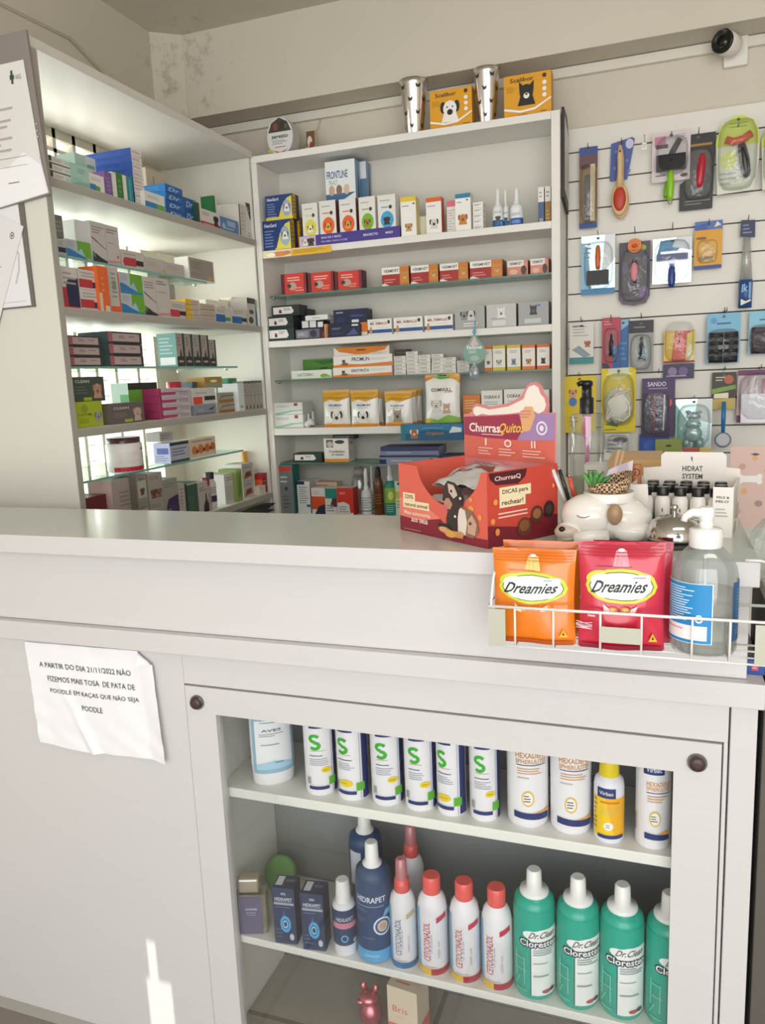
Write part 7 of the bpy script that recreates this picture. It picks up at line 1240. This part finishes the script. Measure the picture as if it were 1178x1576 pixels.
bottle('tall_white_bottle', 'tall white bottle with a navy top patch and orange lettering, last on the upper shelf', 'bottle', None, (dim[0], 1.234 + r, Z1), [(r * .93, 0), (r, .004), (r, .158), (r * .95, .164)], WH, 'r .34 .84 .72 .96 26346c;T .53 .90 .28 .06 d0d4ea Virbac;T .62 .735 .44 .05 dc9a4a HEXADENE;T .62 .68 .44 .045 d9a468 SPHERULITES;r .4 .63 .84 .638 26346c;m .42 .52 .80 .61 3 cfa070;o .56 .34 .10 .09 e0b84a f0ece4 .8;m .49 .30 .62 .38 3 4a4a4c;p 26346c .38 .10 .84 .09 .84 .15 .38 .17;p e6a84a .6 .17 .84 .15 .84 .21;b .13 .15 .2 .35', .004, .158, [([(r * .8, .163), (r * .8, .176)], 'e4e4e6', 'cap')], rot=-4)
g = G(); g.blob((0, 0, .03), (.012, .012, .03), mat('c9a58a', .5), 12, 8, lambda p: p * (1 + .1 * math.sin(p.z * 600))); tag(g.obj('beige_toy', None, ((-0.544,1.36,0.6561)[0], 1.37, Z1)), 'small beige bumpy item peeking between two green S bottles', 'toy')
# middle shelf
dim = (-0.7679,1.262,0.3079,0.0563,0.1565)
g = G(); w_ = dim[3]; zz = z2(dim[0]); root = empty('perfume_bottle', (dim[0] - .004, 1.236, zz), 18, 'faceted glass perfume bottle in a violet-grey sleeve, first on the middle shelf', 'bottle')
g.box(-w_ * .42, w_ * .35, -.004, .022, .0, .068, mat('6a6480', .35)); g.deco(flat((-w_ * .42, -.004, 0), (1, 0, 0), (0, 0, 1), (0, -1, 0)), 'T .55 .68 .5 .06 cfcbe0 xoue;T .55 .58 .4 .05 b8b4cc pet;m .4 .5 .75 .54 1 a8a4c0', w_ * .77, .068); g.obj('sleeve', root)
g = G(); g.box(-w_ * .48, w_ * .5, -.003, .026, .002, .072, clear('d9d8b0', .3, .03, 'cut_glass', haze=.15)); g.obj('glass_body', root)
g = G(); g.box(-w_ * .4, w_ * .3, -.002, .022, .074, .100, clear('e0d2b4', .35, .03, 'cut_glass2', haze=.3)); bev(g.obj('stopper', root), .004); root.scale = (1.1, 1.1, 1.22)
ED = 'r 0 0 1 1 34405e;T .5 .80 .78 .055 d4dae6 HIDRAPET;r .06 .70 .96 .74 a8b0bc;r .08 .755 .9 .765 8a94a8;m .1 .64 .9 .68 1 6a7694;r .4 .88 .62 .92 9aa4b8;o .54 .36 .24 .15 5aaae0 1c3a70 .62;o .54 .36 .12 .075 9ad0f0 34405e .6;p 3a78b8 .44 .5 .5 .62 .54 .5;e .8 .14 .10 .06 c4cede;m .1 .1 .5 .3 3 5a6684'
for i, dim in enumerate(((-0.6883,1.245,0.3242,0.0555,0.1235), (-0.6256,1.24,0.331,0.0609,0.1329))):
    box('navy_carton', 'small navy carton with a pale blue ring, ' + ('beside the perfume bottle' if i == 0 else 'beside the white-capped navy bottle'), 'box', 'small navy cartons with rings', (dim[0] - .003, 1.2265, z2(dim[0]), .0475, .124), .04, '34405e', ED, T='r 0 0 1 1 2c3850;r .1 .2 .4 .9 d9dce4;r .5 .5 .9 .7 5a667e', R='r 0 0 1 1 2a344e', rot=8)
SIZES = {'green_shampoo_bottle': (1.12, 1.17), 'antifungal_bottle': (1.36, 1.37), 'navy_shampoo_bottle': (1.10, 1.35), 'navy_lotion_bottle': (1.16, 1.28), 'antifungal_spray': (1.22, 1.31)}
def tb(name, label, grp, dim, base, code, z0, z1, prf, caps, rot=0, y=1.26, sy=1):
    sz = SIZES[name]; y = 1.2255 + prf[1][0] * sz[0] + .001 if y < 1.3 else 1.36
    return bottle(name, label, 'bottle', grp, (dim[0], y, z2(dim[0])), prf, base, code, z0, z1, caps, rot=rot, sy=sy, size=sz)
dim = (-0.5704,1.25,0.3186,0.0529,0.1012); r = .0195
tb('navy_lotion_bottle', 'small navy bottle with pink band and tall white cap', None, dim, 'e6e8ee', 'r 0 .22 1 1 2f4468;r .12 .60 .88 .72 d98aa0;T .5 .80 .5 .08 c4ccdc HIDRAPET;o .48 .38 .10 .08 7ac0e6 2f4468 .7;m .2 .66 .7 .68 1 b46a80;e .8 .3 .08 .05 b4c4d8', .002, .078, [(r * .93, 0), (r, .003), (r, .078), (r * .9, .084), (r * .55, .086)], [([(r * .66, .085), (r * .68, .088), (r * .58, .118), (r * .5, .120)], 'eeedeb', 'cap')], y=1.262)
dim = (-0.5105,1.27,0.3023,0.0763,0.2563); r = .031
NAV = 'r 0 .16 1 1 2b4670;T .46 .80 .56 .07 dfe4ee HIDRAPET;m .2 .70 .74 .73 1 8a9ab8;m .16 .64 .4 .68 2 6a7ea0;m .12 .50 .34 .58 3 6a7ea0;o .66 .46 .17 .115 e6e9ee 34568c .82;o .66 .46 .10 .07 c9c4bc d0a070 .6;p 7ab8dc .66 .58 .72 .66 .86 .68 .84 .60;r 0 0 1 .16 5aa8dc;m .3 .07 .62 .10 2 b8dcf2;m .3 .3 .6 .33 1 6a7ea0'
CPW = lambda b, r: [([(r * .52, b), (r * .56, b + .004), (r * .40, b + .008), (r * .36, b + .034), (r * .30, b + .036)], 'eeedeb', 'cap')]
tb('navy_shampoo_bottle', 'large navy bottle with white flip cap and a round picture, in front', None, dim, '2b4670', NAV, .002, .125, [(r * .95, 0), (r, .004), (r, .126), (r * .93, .136), (r * .5, .142)], CPW(.140, r), y=1.275, rot=-4)
dim = (-0.564,1.36,0.3413,0.073,0.166)
tb('navy_shampoo_bottle', 'navy bottle with white cap standing behind the large navy one', None, dim, '2b4670', 'r 0 .16 1 1 2b4670;r .14 .5 .4 .95 d9dee8', .002, .125, [(r * .95, 0), (r, .004), (r, .126), (r * .93, .136), (r * .5, .142)], CPW(.140, r), y=1.365)
CT_ = 'r 0 0 .18 1 6ab4e0;v .37 .52 .15 .60 {c} CETOCONAZOL;v .47 .5 .05 .3 9a9aa4 2% spray pet;v .62 .4 .05 .26 b4a4a4 200 ml;p {t} .58 .82 .82 .88 .82 .96 .58 .90;r 0 .0 1 .10 {f1};r .45 0 1 .10 {f2};m .3 .12 .6 .14 1 c98a90'
prf = [(.0185, 0), (.0205, .004), (.0205, .098), (.018, .110), (.0125, .118)]
capr = [([(.0118, .116), (.0125, .119), (.0125, .140), (.011, .1425)], 'e4605ag', 'cap')]
for i, (dim, rot, who) in enumerate((((-0.3899,1.255,0.3013,0.0607,0.0984), -2, 'beside the two spray bottles'), ((-0.3274,1.25,0.3144,0.0587,0.0898), -2, 'in the middle of three'), ((-0.2666,1.245,0.3177,0.0557,0.091), -6, 'beside the first green bottle'))):
    tb('antifungal_bottle', 'white bottle with coral red cap and red vertical lettering, ' + who, 'white bottles with coral red caps', dim, 'e8e6ea', CT_.format(c='c03a50', t='c8324a', f1='e0b82c', f2='a82838'), .003, .100, prf, capr, rot=rot, y=1.262 - .004 * i)
sprc = [([(.0118, .116), (.0125, .119), (.0115, .136), (.008, .138)], 'dc5a54g', 'collar'), ([(.0095, .137), (.0085, .165), (.006, .168)], clear('e8a0a4', .12, .05, 'tinted_cap', haze=.45), 'hood')]
tb('antifungal_spray', 'white spray bottle with coral nozzle and blue vertical lettering, in front', None, (-0.4481,1.26,0.304,0.0558,0.1067), 'e8e6ea', CT_.format(c='2f6a94', t='c9b48a', f1='2c78a8', f2='2c6a98'), .003, .100, prf, sprc, rot=-2, y=1.27)
tb('antifungal_spray', 'white spray bottle with coral nozzle standing behind the front row', None, (-0.464,1.34,0.3176,0.0641,0.0891), 'e8e6ea', '', .003, .100, prf, sprc, y=1.345)
CL = ('r 0 0 1 1 2aa890;p eef2f0 .47 .02 .93 .02 .93 .80 .62 .80 .42 .77 .40 .70 .47 .66;e .48 .735 .14 .05 eef2f0;r .455 .02 .47 .66 2c5a60;i .66 .74 .42 .075 6a5f5c Dr.Clean;T 0.578 0.630 .60 .075 34303c Cloresten;T 0.614 0.630 .60 .075 34303c Cloresten;T 0.578 0.650 .60 .075 34303c Cloresten;T 0.614 0.650 .60 .075 34303c Cloresten;T 0.596 0.624 .60 .075 34303c Cloresten;T .596 .64 .60 .075 f4f2f6 Cloresten;m .5 .50 .86 .58 3 9aa4a4;m .5 .40 .84 .42 1 9aa4a4;m .5 .24 .8 .28 1 9aa4a4;e .70 .07 .07 .02 b83a34;e .8 .08 .06 .02 3a3040;'
      'p 6ac8b4 .20 .10 .22 .10 .30 .22 .28 .22;p 6ac8b4 .20 .30 .40 .30 .40 .315 .20 .315;p 6ac8b4 .22 .2 .24 .2 .24 .5 .22 .5;p 6ac8b4 .36 .14 .38 .14 .38 .46 .36 .46;p 6ac8b4 .22 .44 .38 .44 .38 .455 .22 .455;p 6ac8b4 .22 .06 .40 .06 .40 .075 .22 .075')
prc = [(.031, 0), (.033, .004), (.033, .150), (.030, .160), (.0225, .165)]
for i, (dim, rot, who) in enumerate((((-0.1995,1.25,0.3132,0.0751,0.1338), -4, 'beside the coral-capped ones'), ((-0.1223,1.25,0.3136,0.0723,0.1382), -2, 'second'), ((-0.0472,1.245,0.3186,0.0727,0.1418), -4, 'third'), ((0.0296,1.24,0.3366,0.0643,0.1335), 6, 'last, cut by the door frame'))):
    tb('green_shampoo_bottle', 'large teal green bottle with white cap and label, ' + who, 'large teal green bottles', dim, '2aa890g', CL, .006, .150, prc, [([(.0225, .164), (.0235, .167), (.0225, .171), (.0125, .173), (.0118, .2), (.0095, .203)], 'edeceag', 'cap')], rot=rot, y=1.268 - .004 * i)
g = G(); g.lathe([(.035, 0), (.038, .012), (.034, .016)], mat('6fae5c', .4), 24); tag(g.obj('green_dish', None, ((-0.7775,1.39,0.3631)[0], 1.385, z2(-.66))), 'flat lime green dish behind the navy cartons', 'dish'); bpy.context.scene.objects['green_dish'].rotation_euler = (math.radians(62), 0, 0); bpy.context.scene.objects['green_dish'].location.z += .036
# compartment floor
dim = (-0.4535,1.25,0.1282,0.0941,0.1641)
box('cream_perfume_box', 'cream carton with coral foot and coral lettering, standing on the compartment floor', 'box', None, (dim[0] - .008, 1.262, ZB, .066, (-0.4688,1.262,0.0207,0.0782,0.2401)[2] * 0 + .142), .058, 'dfcfb8', 't .42 .66 .5 .10 d9706a Bris;t .4 .54 .24 .03 d9a090 pet;r 0 0 1 .42 e0706a', T='t .5 .6 .6 .2 d9706a Boas;m .2 .2 .8 .35 1 d9706a', R='r 0 0 1 .42 e0706a', rot=-6)
dim = (-0.5415,1.27,0.0832,0.0738,0.1401)
root = empty('pink_figurine', (dim[0] - .004, 1.30, ZB), 0, 'glossy pink metallic animal figurine beside the cream carton', 'figurine')
PKM = mat('d9808a', .15, .7)
g = G(); g.blob((0, 0, .045), (.024, .022, .045), PKM, 20, 14); g.blob((0, -.006, .105), (.021, .02, .019), PKM, 20, 14); g.blob((-.014, -.018, .102), (.010, .008, .008), PKM, 12, 8); g.obj('body', root)
root.scale = (1, 1, .72)
for s_ in (-1, 1): g = G(); g.tube([(s_ * .010, 0, .118), (s_ * .014, 0, .134), (s_ * .013 + .002, 0, .148)], [.005, .007, .0015], PKM, 10); g.obj('ear', root)
